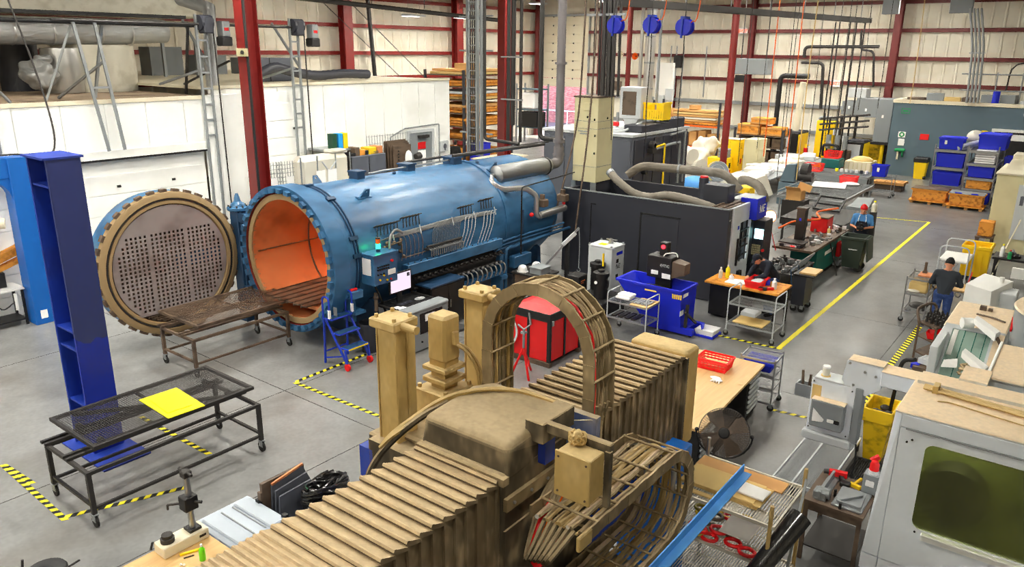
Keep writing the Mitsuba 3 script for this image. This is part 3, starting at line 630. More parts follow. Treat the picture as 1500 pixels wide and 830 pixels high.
each(mo, 'corner_bolt', [cyl((-5.23 + a, 5.63 + c, 2.79), (-5.23 + a, 5.63 + c, 2.83), .025, n=6) for a in (-.19, .19) for c in (-.19, .19)], 'dusty_tan')
for k in range(2):
    part(mo, 'motor_cable', tube([(-5.06, 5.64 + k * .04, 3.3), (-4.96, 5.7 + k * .05, 3.22), (-4.86, 5.75 + k * .05, 3.0), (-4.88, 5.75 + k * .05, 2.75), (-4.95, 5.7 + k * .05, 2.6)], .018, 6, 5), 'dusty_tan', 40)
hyd = part(G, 'valve_block', [box(-5.75, -5.45, 5.4, 5.75, 2.2, 2.5, .02)], 'dark_steel')
part(hyd, 'coil', [cyl((-5.7 + k * .09, 5.5, 2.5), (-5.7 + k * .09, 5.5, 2.62), .045, n=10) for k in range(3)] + [cyl((-5.7 + k * .09, 5.42, 2.3), (-5.7 + k * .09, 5.36, 2.1), .03, n=8) for k in range(3)], 'brown_steel', 40)
part(G, 'air_valve', [cyl((-5.62, 4.9, 2.2), (-5.4, 4.92, 2.22), .035), cyl((-5.6, 4.9, 2.0), (-5.6, 4.9, 2.3), .05), ball((-5.64, 4.9, 2.2), .07, 1)], 'dusty_tan', 40)
part(G, 'side_bracket', [box(-5.65, -5.45, 4.75, 5.0, 1.2, 2.3)], 'gantry_blue')
for k in range(3):
    part(G, 'loose_cable', tube([(-5.1, 4.55, 2.55), (-4.95 + .02 * k, 4.62, 2.75), (-4.6 + .03 * k, 4.9 + .05 * k, 3.08), (-4.4 + .03 * k, 5.2 + .04 * k, 3.13), (-4.1, 5.45, 3.12), (-3.8 + .05 * k, 5.5, 3.1), (-3.62, 5.55, 3.0)], .022, 6, 6), 'dusty_tan', 40)
part(G, 'loose_hose', tube([(-5.4, 4.55, 1.9), (-5.22, 4.55, 2.3), (-5.0, 4.6, 2.62), (-4.75, 4.75, 2.9), (-4.55, 4.95, 3.06)], .038, 8, 6), 'dusty_dark', 40)
part(G, 'bracket_arm', [box(-3.62, -3.30, 5.62, 5.7, 2.72, 3.0), box(-3.62, -3.58, 5.3, 5.7, 2.72, 3.0), bar((-3.6, 5.4, 2.86), (-3.3, 5.66, 2.86), .02, .24)], 'blue_gray')

def chain(root, path, to3, w0, w1, h, ncab, seed, colours, rung_every=2, plate='dusty_plate'):
    'an energy chain: link plates on both sides, cross bars and the cables inside; path: 2D points of the middle line; to3(a, b, w) -> xyz'
    rnd = random.Random(seed); P = np.asarray(path, float); T = np.gradient(P, axis=0); T /= np.linalg.norm(T, axis=1, keepdims=True); N = np.c_[-T[:, 1], T[:, 0]]
    def solid(poly, a, b):
        v = np.array([to3(p[0], p[1], w) for w in (a, b) for p in poly]); return trimesh.convex.convex_hull(v)
    for w, t in ((w0, .02), (w1, -.02)):
        for i in range(len(P) - 1):
            o = .006 * (i % 2) * (1 if t > 0 else -1)
            a0, a1 = P[i] + N[i] * h / 2, P[i] - N[i] * h / 2; b0, b1 = P[i + 1] + N[i + 1] * h / 2, P[i + 1] - N[i + 1] * h / 2
            e = (P[i + 1] - P[i]) * .12
            part(root, 'link_plate', solid([a0, a1, b1 + e, b0 + e], w + o, w + o + t), plate)
    for i in range(1, len(P) - 1, rung_every):
        for s in (1, -1):
            c = P[i] + N[i] * s * h * .44
            part(root, 'cross_bar', cyl(to3(c[0], c[1], w0), to3(c[0], c[1], w1), .013, n=6), plate, 40)
    for k in range(ncab):
        w = w0 + (w1 - w0) * (.09 + .82 * (k + .5) / ncab); off = rnd.uniform(-.22, .2) * h; r = rnd.choice((.014, .018, .02, .024))
        pts = [to3(*(P[i] + N[i] * (off + rnd.uniform(-.1, .1) * h)), w + rnd.uniform(-.012, .012)) for i in range(len(P))]
        part(root, 'cable', tube(pts, r, 6, 2), rnd.choice(colours), 40)
C1 = thing('cable_chain', 'tall arched energy chain full of dusty cables standing over the way cover', 'cable chain')
arc = [(-4.15 - .63, 2.25), (-4.15 - .63, 2.45), (-4.15 - .63, 2.65), (-4.15 - .63, 2.85), (-4.15 - .63, 3.05), (-4.15 - .63, 3.24)] + [(-4.15 + .63 * math.cos(a), 3.42 + .63 * math.sin(a)) for a in np.radians(np.linspace(180, 0, 15))] + [(-4.15 + .635, 3.25), (-4.15 + .64, 3.07), (-4.15 + .64, 2.88)]
chain(C1, arc, lambda a, b, w: (a, w, b), 5.8, 6.2, .125, 11, 3, ['dusty_tan', 'dusty_tan', 'dusty_plate', 'dusty_plate', 'dusty_tan', 'dusty_plate', 'dusty_tan', 'dusty_tan', 'red'])
for k in range(5):
    part(C1, 'cable_tail', tube([(-3.5 + .01 * k, 5.88 + .06 * k, 2.95), (-3.5, 5.86 + .05 * k, 2.75), (-3.42, 5.7 + .05 * k, 2.55), (-3.36, 5.5 + .03 * k, 2.4)], .02, 6, 4), 'dusty_plate', 40)
C2 = thing('cable_chain', 'long dusty energy chain beside the beam, curling under at its far end', 'cable chain')
run = [(y, 2.44) for y in np.arange(4.72, 6.25, .17)] + [(6.3 + .5 * math.sin(a), 1.94 + .5 * math.cos(a)) for a in np.radians(np.linspace(5, 175, 11))] + [(y, 1.44) for y in np.arange(6.2, 2.6, -.17)]
chain(C2, run, lambda a, b, w: (w, a, b), -3.4, -2.8, .12, 12, 8, ['dusty_tan', 'dusty_plate', 'dusty_tan', 'dusty_gray', 'dusty_plate', 'dusty_plate', 'dusty_tan', 'dusty_gray', 'dusty_dark', 'black', 'dusty_dark', 'orange'])
part(C2, 'end_lug', [box(-2.83, -2.79, 4.58, 4.78, 2.36, 2.5, .01)], 'dusty_tan')
part(C2, 'tray', [box(-3.5, -2.75, 2.2, 6.0, 1.3, 1.34)], 'galv')
part(C2, 'spread_cable', [tube([(-3.4 + .02 * k, 5.35, 2.7 - .02 * k), (-3.45 + .03 * k, 5.0, 2.45), (-3.42 + .04 * k, 4.75, 2.12 - .02 * k), (-3.3 + .05 * k, 4.55, 2.1 + .02 * k), (-3.25 + .06 * k, 4.75, 2.42)], .022, 6, 5) for k in range(6)], 'dusty_dark', 40)
part(C2, 'red_cable', tube([(-3.36, 5.2, 2.6), (-3.36, 4.85, 2.3), (-3.32, 4.66, 2.08), (-3.2, 4.6, 2.06), (-3.1, 4.7, 2.3)], .03, 8, 5), 'red', 40)
part(C2, 'orange_cable', tube([(-3.3, 5.1, 2.5), (-3.28, 4.75, 2.2), (-3.15, 4.6, 2.12), (-2.98, 4.7, 2.35)], .022, 8, 5), 'orange', 40)
J = thing('junction_box', 'dusty tan electrical junction box held on a bracket beside the saddle', 'junction box')
part(J, 'body', [box(-3.13, -2.8, 4.72, 4.93, 2.74, 3.14, .008)], 'dusty_tan')
part(J, 'lid', [box(-3.14, -2.79, 4.695, 4.72, 2.73, 3.15, .008)], 'dusty_tan')
each(J, 'screw', [cyl((x, 4.695, z), (x, 4.688, z), .01, n=6) for x in (-3.1, -2.83) for z in (2.78, 3.1)], 'brown_steel')
part(J, 'bracket', [box(-3.45, -2.76, 4.95, 5.02, 3.1, 3.2, .01), box(-2.8, -2.75, 4.93, 4.98, 2.62, 3.14), box(-3.6, -3.4, 4.9, 5.4, 3.0, 3.2, .01)], 'dusty_dark')
part(J, 'blue_bracket', box(-3.56, -3.44, 5.0, 5.15, 2.75, 3.12), 'gantry_blue')
part(J, 'wire_knot', [tube([(-3.05 + .07 * math.cos(t + k), 4.9 + .06 * math.sin(t + k), 3.2 + .04 * math.sin(3 * t + k)) for t in np.linspace(0, 6.28, 14)], .014, 6, closed=True) for k in range(4)] + [ball((-3.05, 4.9, 3.2), (.05, .05, .07), 1)], 'dusty_tan', 40)

# ---- builders for things that come up more than once --------------------------
def caster(k, x, y, r=.06, m='rubber', top=None):
    t = top or 2.4 * r
    c = part(k, 'caster', [box(x - r * .55, x + r * .55, y - r * .3, y - r * .2, r, t), box(x - r * .55, x + r * .55, y + r * .2, y + r * .3, r, t), box(x - r * .7, x + r * .7, y - r * .5, y + r * .5, t - .008, t)], 'galv')
    part(c, 'wheel', cyl((x, y - r * .18, r), (x, y + r * .18, r), r, n=16), m, 40)
def shell(x0, x1, y0, y1, z0, z1, t=.012, taper=.04, bottom=True):
    'an open tapered box'
    def ring(x0, x1, y0, y1, z): return [[x0, y0, z], [x1, y0, z], [x1, y1, z], [x0, y1, z]]
    V = np.array(ring(x0 + taper, x1 - taper, y0 + taper, y1 - taper, z0) + ring(x0, x1, y0, y1, z1) + ring(x0 + t, x1 - t, y0 + t, y1 - t, z1) + ring(x0 + taper + t, x1 - taper - t, y0 + taper + t, y1 - taper - t, z0 + t))
    F = []
    for a, b in ((0, 4), (4, 8), (8, 12)):
        for i in range(4):
            j = (i + 1) % 4; F += [[a + i, a + j, b + j], [a + i, b + j, b + i]]
    F += [[0, 2, 1], [0, 3, 2], [12, 13, 14], [12, 14, 15]]
    return trimesh.Trimesh(V, F, process=False)
def tote(x0, x1, y0, y1, z0, z1, label, m='tote_blue', lid=False, group='blue storage totes', card=None, name='storage_tote', cat_='tote'):
    k = thing(name, label, cat_, group)
    part(k, 'body', shell(x0 + .02, x1 - .02, y0 + .02, y1 - .02, z0, z1), m)
    part(k, 'rim', [box(x0, x1, y0, y0 + .025, z1 - .05, z1 + .004), box(x0, x1, y1 - .025, y1, z1 - .05, z1 + .004), box(x0, x0 + .025, y0, y1, z1 - .05, z1 + .004), box(x1 - .025, x1, y0, y1, z1 - .05, z1 + .004)], m)
    if lid: part(k, 'lid', [box(x0 - .01, x1 + .01, y0 - .01, y1 + .01, z1, z1 + .03, .01), box(x0 + .06, x1 - .06, y0 + .06, y1 - .06, z1 + .03, z1 + .05, .01)], m)
    if card: part(k, 'card', box(card - .05, card + .05, y0 + .012, y0 + .018, z0 + .45 * (z1 - z0), z0 + .8 * (z1 - z0)), 'paper', label='white card')
    return k
def basket(x0, x1, y0, y1, z0, z1, label, m='red_bright', fill=None, group='red plastic baskets'):
    k = thing('plastic_basket', label, 'basket', group); t = .03; n = 5
    part(k, 'base', box(x0 + t, x1 - t, y0 + t, y1 - t, z0, z0 + .01), m)
    ms = []
    for j in range(n):
        f = j / (n - 1); q = t * (1 - f); z = z0 + f * (z1 - z0)
        a, b, c, d = x0 + q, x1 - q, y0 + q, y1 - q; h = .012 if j < n - 1 else .02
        ms += [box(a, b, c, c + .008, z - h, z + h), box(a, b, d - .008, d, z - h, z + h), box(a, a + .008, c, d, z - h, z + h), box(b - .008, b, c, d, z - h, z + h)]
    for u in np.linspace(0, 1, 9):
        for c, d in ((y0, t), (y1, -t)):
            ms.append(bar((x0 + t + u * (x1 - x0 - 2 * t), c + d, z0), (x0 + u * (x1 - x0), c, z1), .014))
    for u in np.linspace(0, 1, 7):
        for c, d in ((x0, t), (x1, -t)):
            ms.append(bar((c + d, y0 + t + u * (y1 - y0 - 2 * t), z0), (c, y0 + u * (y1 - y0), z1), .014))
    part(k, 'wall', ms, m)
    part(k, 'rim', [box(x0 - .015, x1 + .015, y0 - .015, y0 + .01, z1 - .02, z1 + .012), box(x0 - .015, x1 + .015, y1 - .01, y1 + .015, z1 - .02, z1 + .012), box(x0 - .015, x0 + .01, y0, y1, z1 - .02, z1 + .012), box(x1 - .01, x1 + .015, y0, y1, z1 - .02, z1 + .012)], m)
    return k
def wire_cart(x0, x1, y0, y1, shelves, label, hz=None, m='galv', name='wire_cart', handle=True, group=None, wheel=.06, nw=26):
    'a cart of wire shelves; push handles at both x ends'
    k = thing(name, label, 'cart', group); z1 = hz or shelves[0] + .2
    for x in (x0, x1):
        if handle:
            part(k, 'handle', bent([(x, y0, .12), (x, y0, z1), (x, y1, z1), (x, y1, .12)], .014, 8, .08), 'light_gray', 40)
        else:
            for y in (y0, y1): part(k, 'post', cyl((x, y, .12), (x, y, z1), .014, n=8), m, 40)
    for z in shelves: part(k, 'shelf', grid(x0, x1, y0, y1, z, nw, 4, .004, .01), m)
    for x in (x0, x1):
        for y in (y0, y1): caster(k, x, y, wheel)
    return k
def bottle(x, y, z, h, r, m, label, cap='white', group=None, cat_='bottle', name='bottle', liquid=None):
    k = thing(name, label, cat_, group)
    part(k, 'body', lathe([(.001, 0), (r, .002), (r, h * .62), (r * .9, h * .7), (r * .35, h * .82), (r * .35, h * .88)], 14, (x, y, z)), m, 40)
    part(k, 'cap', cyl((x, y, z + h * .87), (x, y, z + h), r * .42, n=10), cap, 40)
    return k
def carton(x0, x1, y0, y1, z0, z1, label, m='cardboard', group='cardboard boxes', tape_=True):
    k = thing('cardboard_box', label, 'box', group); part(k, 'body', box(x0, x1, y0, y1, z0, z1, .008), m)
    if tape_: part(k, 'tape', box(x0 - .001, x1 + .001, (y0 + y1) / 2 - .025, (y0 + y1) / 2 + .025, z1 - .06, z1 + .002), 'kraft')
    return k
def pallet(x0, x1, y0, y1, z0, label, group='wooden pallets'):
    k = thing('pallet', label, 'pallet', group)
    n = max(4, int((x1 - x0) / .17))
    for i in range(n):
        a = x0 + (x1 - x0) * i / n; part(k, 'slat', box(a, a + (x1 - x0) / n - .03, y0, y1, z0 + .1, z0 + .12), 'pallet_wood')
    for y in np.linspace(y0, y1 - .05, 3): part(k, 'runner', box(x0, x1, y, y + .05, z0, z0 + .1), 'pallet_wood')
    return k

# ---- around the vessel: ladder, computer cart, cabinets -----------------------
k = thing('step_ladder', 'small blue rolling step ladder with three treads and red wheels', 'ladder')
for x, z, w in ((-11.47, .45, .0), (-11.7, .72, .0), (-11.93, .99, .0)):
    t = part(k, 'tread', box(x - .12, x + .1, 9.40, 9.96, z - .03, z, .006), 'ladder_blue'); part(t, 'grip', box(x - .1, x + .08, 9.43, 9.93, z, z + .003), 'blue_dark')
part(k, 'warning_strip', box(-11.372, -11.366, 9.42, 9.94, .42, .45), 'yellow')
for y in (9.38, 9.98):
    part(k, 'front_rail', bar((-11.38, y, .12), (-12.0, y, 1.0), .035), 'ladder_blue')
    part(k, 'rear_leg', bar((-12.08, y, 0), (-12.04, y, 1.0), .035), 'ladder_blue')
    part(k, 'handrail', bent([(-12.06, y, .9), (-12.06, y, 1.46), (-11.86, y, 1.46), (-11.86, y, 1.0)], .02, 8, .09), 'ladder_blue', 40)
    part(k, 'sticker', box(-11.885, -11.835, y - .022, y + .022, 1.02, 1.2), 'paper')
    part(k, 'wheel', cyl((-11.38, y - .025, .075), (-11.38, y + .025, .075), .075, n=18), 'red', 40, 'red wheel')
    part(k, 'front_post', bar((-11.38, y, .1), (-11.43, y, .42), .035), 'ladder_blue')
part(k, 'stretcher', bar((-12.06, 9.38, .12), (-11.45, 9.38, .3), .025), 'ladder_blue'); part(k, 'stretcher', bar((-12.08, 9.38, .25), (-12.08, 9.98, .25), .025), 'ladder_blue')
k = thing('waste_bin', 'round black waste bin under the computer cart', 'bin')
part(k, 'body', lathe([(.001, 0), (.17, 0), (.215, .64), (.2, .64), (.16, .02), (.001, .02)], 28, (-11.85, 10.42, 0)), 'charcoal', 30); part(k, 'rim', lathe([(.21, .62), (.225, .62), (.225, .66), (.21, .66)], 28, (-11.85, 10.42, 0)), 'charcoal')

k = thing('computer_cart', 'steel tube computer cart with a black top beside the blue control cabinet', 'table')
part(k, 'top', box(-11.98, -11.28, 10.72, 11.86, .92, .95, .005), 'black')
for x in (-11.96, -11.3):
    for y in (10.74, 11.84): part(k, 'leg', box(x - .018, x + .018, y - .018, y + .018, 0, .98), 'dark_steel')
part(k, 'rail', [box(-11.98, -11.28, y - .015, y + .015, .95, .98) for y in (10.73, 11.85)], 'dark_steel'); part(k, 'lower_shelf', box(-11.96, -11.3, 10.74, 11.84, .12, .14), 'dark_steel')
k = thing('computer_monitor', 'flat monitor with a lit white screen on the computer cart', 'monitor')
part(k, 'case', box(-11.66, -11.62, 10.84, 11.5, 1.2, 1.66, .008), 'black'); part(k, 'screen', trimesh.Trimesh([[-11.618, 10.87, 1.23], [-11.618, 11.47, 1.23], [-11.618, 11.47, 1.63], [-11.618, 10.87, 1.63]], [[0, 1, 2], [0, 2, 3]], process=False), 'screen_dark', emit=emat((246, 226, 244), .55))
part(k, 'window', box(-11.617, -11.615, 11.36, 11.44, 1.52, 1.6), 'slate'); part(k, 'stand', [box(-11.7, -11.66, 11.1, 11.24, .95, 1.3), box(-11.8, -11.6, 11.0, 11.34, .95, .965)], 'black')
k = thing('keyboard', 'black keyboard in front of the lit monitor', 'keyboard'); part(k, 'body', box(-11.58, -11.42, 10.95, 11.4, .952, .97, .004), 'black'); part(k, 'keys', [box(-11.57 + .034 * j, -11.543 + .034 * j, 10.97 + .041 * i, 11.003 + .041 * i, .97, .978) for i in range(10) for j in range(4)], 'charcoal', kind='stuff')
solo('mouse_cloth', [ball((-11.5, 11.62, .965), (.09, .14, .02), 2), ball((-11.48, 11.58, .985), (.05, .07, .02), 2)], 'light_gray', 'grey mouse and crumpled white cloth right of the keyboard', 'cloth', smooth=True)
solo('paper_sheet', [box(-11.52, -11.3, 10.76, 11.02, .952, .956)], 'paper', 'white paper with a pen on the near corner of the computer cart', 'paper')
k = thing('temperature_unit', 'light grey floor cabinet with a dark front opening, in front of the computer cart', 'machine')
part(k, 'body', box(-11.24, -10.95, 10.72, 11.95, .03, .9, .012), 'mid_gray'); part(k, 'top', box(-11.26, -10.93, 10.7, 11.97, .9, .99, .03), 'mid_gray')
part(k, 'front_panel', box(-10.95, -10.94, 11.05, 11.75, .4, .86), 'black'); part(k, 'notice', box(-10.938, -10.935, 11.2, 11.5, .66, .82), 'paper', label='pale notice sheet'); part(k, 'knob', cyl((-10.95, 11.1, .22), (-10.93, 11.1, .22), .02), 'black')
k = thing('computer_tower', 'grey computer tower standing on the floor beside the black waste bin', 'computer')
part(k, 'case', box(-11.8, -11.4, 10.75, 10.93, 0.15, .6, .01), 'mid_gray'); part(k, 'front', box(-11.41, -11.39, 10.76, 10.92, .17, .58), 'light_gray'); part(k, 'light', box(-11.388, -11.386, 10.8, 10.88, .3, .36), 'tote_blue')
k = thing('swivel_stool', 'low swivel stool with a black seat and chrome star base behind the motor', 'stool')
part(k, 'seat', lathe([(.001, .5), (.2, .5), (.22, .53), (.2, .56), (.001, .565)], 24, (-10.4, 11.6, 0)), 'black', 40); part(k, 'stem', cyl((-10.4, 11.6, .1), (-10.4, 11.6, .5), .02), 'steel')
for a in range(5):
    c, s = math.cos(a * 1.257), math.sin(a * 1.257); part(k, 'base_arm', bar((-10.4, 11.6, .12), (-10.4 + .3 * c, 11.6 + .3 * s, .08), .025), 'steel'); part(k, 'caster', cyl((-10.4 + .3 * c - .015, 11.6 + .3 * s, .035), (-10.4 + .3 * c + .015, 11.6 + .3 * s, .035), .035), 'rubber')
part(k, 'foot_ring', lathe([(.17, .25), (.18, .26), (.17, .27), (.16, .26), (.17, .25)], 24, (-10.4, 11.6, 0)), 'steel', 40)
k = thing('storage_cabinet', 'low black two-door cabinet with a dark blue top, right of the computer cart', 'cabinet')
part(k, 'body', box(-11.98, -11.52, 12.0, 13.15, .06, 1.08, .006), 'black'); part(k, 'top', box(-12.0, -11.5, 11.98, 13.17, 1.08, 1.12, .006), 'blue_dark')
for a in (12.02, 12.585):
    d = part(k, 'door', box(-11.52, -11.505, a, a + .55, .1, 1.05), 'black'); part(d, 'handle', box(-11.505, -11.485, 12.5 if a < 12.3 else 12.62, 12.53 if a < 12.3 else 12.65, .5, .68), 'steel')
carton(-11.1, -10.75, 12.95, 13.3, 0, .42, 'cardboard box on the floor behind the second tan post, lower one'); carton(-11.08, -10.78, 12.97, 13.28, .42, .8, 'cardboard box behind the second tan post, upper one of two')
k = thing('work_table', 'low dark work table with white helmets on it, behind the cable arch', 'table')
part(k, 'top', box(-11.5, -10.55, 14.95, 15.75, .8, .85, .005), 'dark_steel'); part(k, 'skirt', [box(-11.45, -10.6, 15.0, 15.02, .45, .8), box(-10.62, -10.6, 15.0, 15.7, .45, .8)], 'brown_steel')
for x in (-11.44, -10.62):
    for y in (15.02, 15.68): part(k, 'leg', box(x - .03, x + .03, y - .03, y + .03, 0, .8), 'dark_steel')
def hat(x, y, z, lab):
    k = thing('hard_hat', lab, 'helmet', 'white hard hats on the low table'); part(k, 'dome', lathe([(.125, 0), (.122, .06), (.1, .12), (.06, .15), (.001, .16)], 20, (x, y, z + .012)), 'white', True); part(k, 'brim', lathe([(.001, 0), (.15, 0), (.15, .012), (.001, .014)], 20, (x + .01, y - .01, z)), 'white')
hat(-11.28, 15.15, .85, 'white hard hat left of the grey box, nearer of two'); hat(-11.18, 15.62, .85, 'white hard hat behind the grey box')
k = thing('metal_box', 'square grey lidded metal box beside the white hard hats', 'box'); part(k, 'body', box(-11.02, -10.66, 15.1, 15.5, .85, 1.0, .006), 'mid_gray'); part(k, 'lid', box(-11.04, -10.64, 15.08, 15.52, 1.0, 1.03, .006), 'mid_gray')
k = thing('guard_rail', 'dark steel jib post with a sloping arm and a hanging chain', 'post')
part(k, 'post', bar((-10.55, 16.1, 0), (-10.55, 16.1, 1.6), .09), 'black'); part(k, 'arm', bar((-10.95, 15.7, .95), (-10.28, 16.2, 1.95), .05), 'galv'); part(k, 'arm_sleeve', bar((-10.6, 15.95, 1.5), (-10.35, 16.15, 1.82), .09), 'light_gray'); part(k, 'chain', tube([(-10.28, 16.2, 1.95), (-10.25, 16.2, 1.5), (-10.26, 16.22, 1.1), (-10.24, 16.18, .9)], .012, 5, 4), 'galv')
part(k, 'hook', tube([(-10.24 + .05 * math.sin(t), 16.18, .85 + .05 * math.cos(t)) for t in np.linspace(0, 4.5, 9)], .01, 5), 'galv')
# pump skid
k = thing('pump_skid', 'black pump skid with two tall filter housings and small amber lights', 'pump')
part(k, 'base', box(-9.75, -8.85, 15.1, 16.2, .05, .48, .02), 'black')
for x, y, h in ((-9.18, 15.55, 1.12), (-9.62, 16.1, 1.16)):
    c = part(k, 'filter_housing', lathe([(.001, .48), (.17, .48), (.17, h - .1), (.2, h - .1), (.2, h), (.08, h + .02), (.08, h + .07), (.001, h + .07)], 20, (x, y, 0)), 'black', 30); part(c, 'handle', tube([(x + .17, y - .05, .75), (x + .24, y - .06, .8), (x + .24, y - .06, .95), (x + .17, y - .05, 1.0)], .014, 6, 4), 'black', 40)
pb = part(k, 'control_box', box(-9.95, -9.6, 15.2, 15.6, .48, 1.0, .02), 'black'); each(pb, 'amber_light', [cyl((-9.6, 15.32 + .07 * i, .86 - .05 * j), (-9.59, 15.32 + .07 * i, .86 - .05 * j), .014, n=8) for i in range(3) for j in range(2) if i + j < 3], 'orange')
part(k, 'gauge', cyl((-9.2, 15.35, .9), (-9.2, 15.33, .9), .04), 'white')
solo('yellow_rod', bar((-9.32, 15.85, 1.18), (-9.32, 15.85, 1.5), .035), 'yellow', 'short yellow upright rod behind the black filter housings', 'rod')
k = thing('chiller_cabinet', 'tall light grey chiller cabinet with black lettering in front of the dark machine', 'cabinet')
part(k, 'body', box(-10.05, -9.35, 16.32, 16.95, .05, 1.5, .012), 'light_gray'); part(k, 'lid', box(-10.06, -9.34, 16.31, 16.96, 1.5, 1.54, .01), 'light_gray')
each(k, 'hinge', [box(x - .02, x + .02, y - .02, y + .02, 1.5, 1.58) for x in (-10.03, -9.38) for y in (16.34, 16.92)], 'galv'); part(k, 'yellow_sticker', box(-9.85, -9.65, 16.45, 16.65, 1.541, 1.545), 'yellow', label='yellow warning sticker')
part(k, 'valve', [cyl((-9.65, 16.75, 1.54), (-9.65, 16.75, 1.62), .06), bar((-9.78, 16.75, 1.64), (-9.48, 16.78, 1.64), .03), ball((-9.65, 16.75, 1.63), .05, 1)], 'steel', 40)
part(k, 'blue_badge', box(-9.349, -9.345, 16.55, 16.85, 1.3, 1.38), 'tote_blue'); part(k, 'lettering', text('NZ', .12, (-9.348, 16.66, .95), (0, 1, 0), (0, 0, 1)), 'black'); each(k, 'gauge_window', [box(-9.349, -9.345, 16.55, 16.66, z, z + .1) for z in (.7, 1.1)] , 'black')
part(k, 'green_light', box(-9.82, -9.78, 16.315, 16.318, .5, .9), 'green')
# red chest
k = thing('red_chest', 'big red steel chest with black edges seen through the cable arch', 'chest')
part(k, 'body', box(-9.36, -8.3, 12.1, 13.25, .1, 1.0, .006), 'red'); part(k, 'lid', trimesh.convex.convex_hull(np.array([[x, y, 1.14] for x in (-9.34, -8.32) for y in (12.12, 13.23)] + [[x, y, 1.2] for x in (-9.1, -8.5) for y in (12.4, 13.0)])), 'red')
part(k, 'rim_band', [box(-9.38, -8.28, 12.08, 12.1, .98, 1.15), box(-8.3, -8.28, 12.08, 13.27, .98, 1.15), box(-9.38, -8.28, 13.25, 13.27, .98, 1.15), box(-9.38, -9.36, 12.08, 13.27, .98, 1.15)], 'black')
each(k, 'corner_post', [box(x - .035, x + .035, y - .035, y + .035, .05, 1.0) for x, y in ((-8.31, 12.11), (-8.31, 13.24), (-9.35, 12.11))] + [box(-8.295, -8.28, 12.62, 12.68, .1, 1.0), box(-8.86, -8.8, 12.085, 12.1, .1, 1.0)], 'black')
each(k, 'skid', [box(-9.4, -8.26, 12.06, 12.16, 0, .1), box(-9.4, -8.26, 13.19, 13.29, 0, .1)], 'brown_steel'); each(k, 'latch', [box(-8.28, -8.25, 12.14, 12.2, .9, 1.0), bar((-8.8, 12.07, 1.1), (-8.74, 12.05, .85), .03)], 'galv')
k = thing('pipe_stand', 'red tripod pipe stand with a steel vee head in front of the red chest', 'stand')
for x, y in ((-8.62, 11.2), (-8.22, 11.3), (-8.5, 11.75)): part(k, 'leg', bar((x, y, 0), (-8.45, 11.42, .62), .035), 'red')
part(k, 'brace', bar((-8.3, 11.35, .25), (-8.48, 11.66, .25), .02), 'red'); part(k, 'stem', cyl((-8.45, 11.42, .55), (-8.45, 11.42, 1.0), .025), 'galv'); part(k, 'vee_head', [bar((-8.45, 11.42, 1.0), (-8.55, 11.36, 1.1), .06, .015), bar((-8.45, 11.42, 1.0), (-8.35, 11.48, 1.1), .06, .015), box(-8.5, -8.4, 11.37, 11.47, .92, .96)], 'galv')
solo('hose_coil', [tube([(-9.27 + (.16 + .003 * t) * math.cos(t), 12.04 - .002 * t, .62 + (.24 + .003 * t) * math.sin(t)) for t in np.linspace(0, 24, 80)], .014, 6), box(-9.29, -9.25, 12.0, 12.1, .82, .86)], 'light_gray', 'coil of pale hose hung on the left end of the red chest', 'hose', smooth=40)
# blue hopper and what feeds it
k = thing('self_dumping_hopper', 'big blue tapered chip hopper under the dark chute', 'hopper')
def frus(b, t, z0, z1): return np.array([[b[0], b[2], z0], [b[1], b[2], z0], [b[1], b[3], z0], [b[0], b[3], z0], [t[0], t[2], z1], [t[1], t[2], z1], [t[1], t[3], z1], [t[0], t[3], z1]])
o = frus((-7.95, -7.0, 15.5, 16.2), (-8.65, -6.98, 15.38, 16.22), .2, 1.1); i_ = frus((-7.9, -7.03, 15.53, 16.17), (-8.6, -7.01, 15.41, 16.19), .24, 1.11)
q = [[0, 1, 5, 4], [1, 2, 6, 5], [2, 3, 7, 6], [3, 0, 4, 7]]
fs = [[0, 2, 1], [0, 3, 2]] + [[a, b, c] for a, b, c, d in q] + [[a, c, d] for a, b, c, d in q] + [[8 + c, 8 + b, 8 + a] for a, b, c, d in q] + [[8 + d, 8 + c, 8 + a] for a, b, c, d in q] + [[8, 9, 10], [8, 10, 11]] + [[4, 5, 13], [4, 13, 12], [5, 6, 14], [5, 14, 13], [6, 7, 15], [6, 15, 14], [7, 4, 12], [7, 12, 15]]
part(k, 'bucket', trimesh.Trimesh(np.vstack([o, i_]), fs, process=False), 'tote_blue')
part(k, 'rim', [bar((-8.65, 15.38, 1.09), (-6.98, 15.38, 1.09), .05), bar((-8.65, 16.22, 1.09), (-6.98, 16.22, 1.09), .05), bar((-8.65, 15.38, 1.09), (-8.65, 16.22, 1.09), .05), bar((-6.98, 15.38, 1.09), (-6.98, 16.22, 1.09), .05)], 'tote_blue')
part(k, 'base', [box(-8.0, -6.7, 15.5, 15.64, .06, .2), box(-8.0, -6.7, 16.06, 16.2, .06, .2), box(-7.0, -6.85, 15.5, 16.2, .08, .2)], 'tote_blue')
part(k, 'release_lever', [bar((-6.92, 15.6, .2), (-6.9, 15.6, .75), .06), bar((-6.9, 15.5, .6), (-6.8, 15.9, .25), .05)], 'dark_steel'); part(k, 'chips', [ball((-7.9, 15.8, .82), (.5, .34, .16), 2), ball((-7.35, 15.85, .8), (.3, .3, .12), 2)], 'dark_steel', True, kind='stuff')
part(k, 'label_plate', box(-7.9, -7.6, 15.385, 15.39, .96, 1.0), 'kraft'); part(k, 'hazard_label', [box(-7.2 + .05 * j, -7.17 + .05 * j, 15.392, 15.397, .9, 1.02) for j in range(5)], 'yellow'); each(k, 'white_label', [box(-6.979, -6.972, 15.5, 15.75, .92, 1.0), box(-6.995, -6.985, 15.42, 15.6, .5, .62)], 'paper')
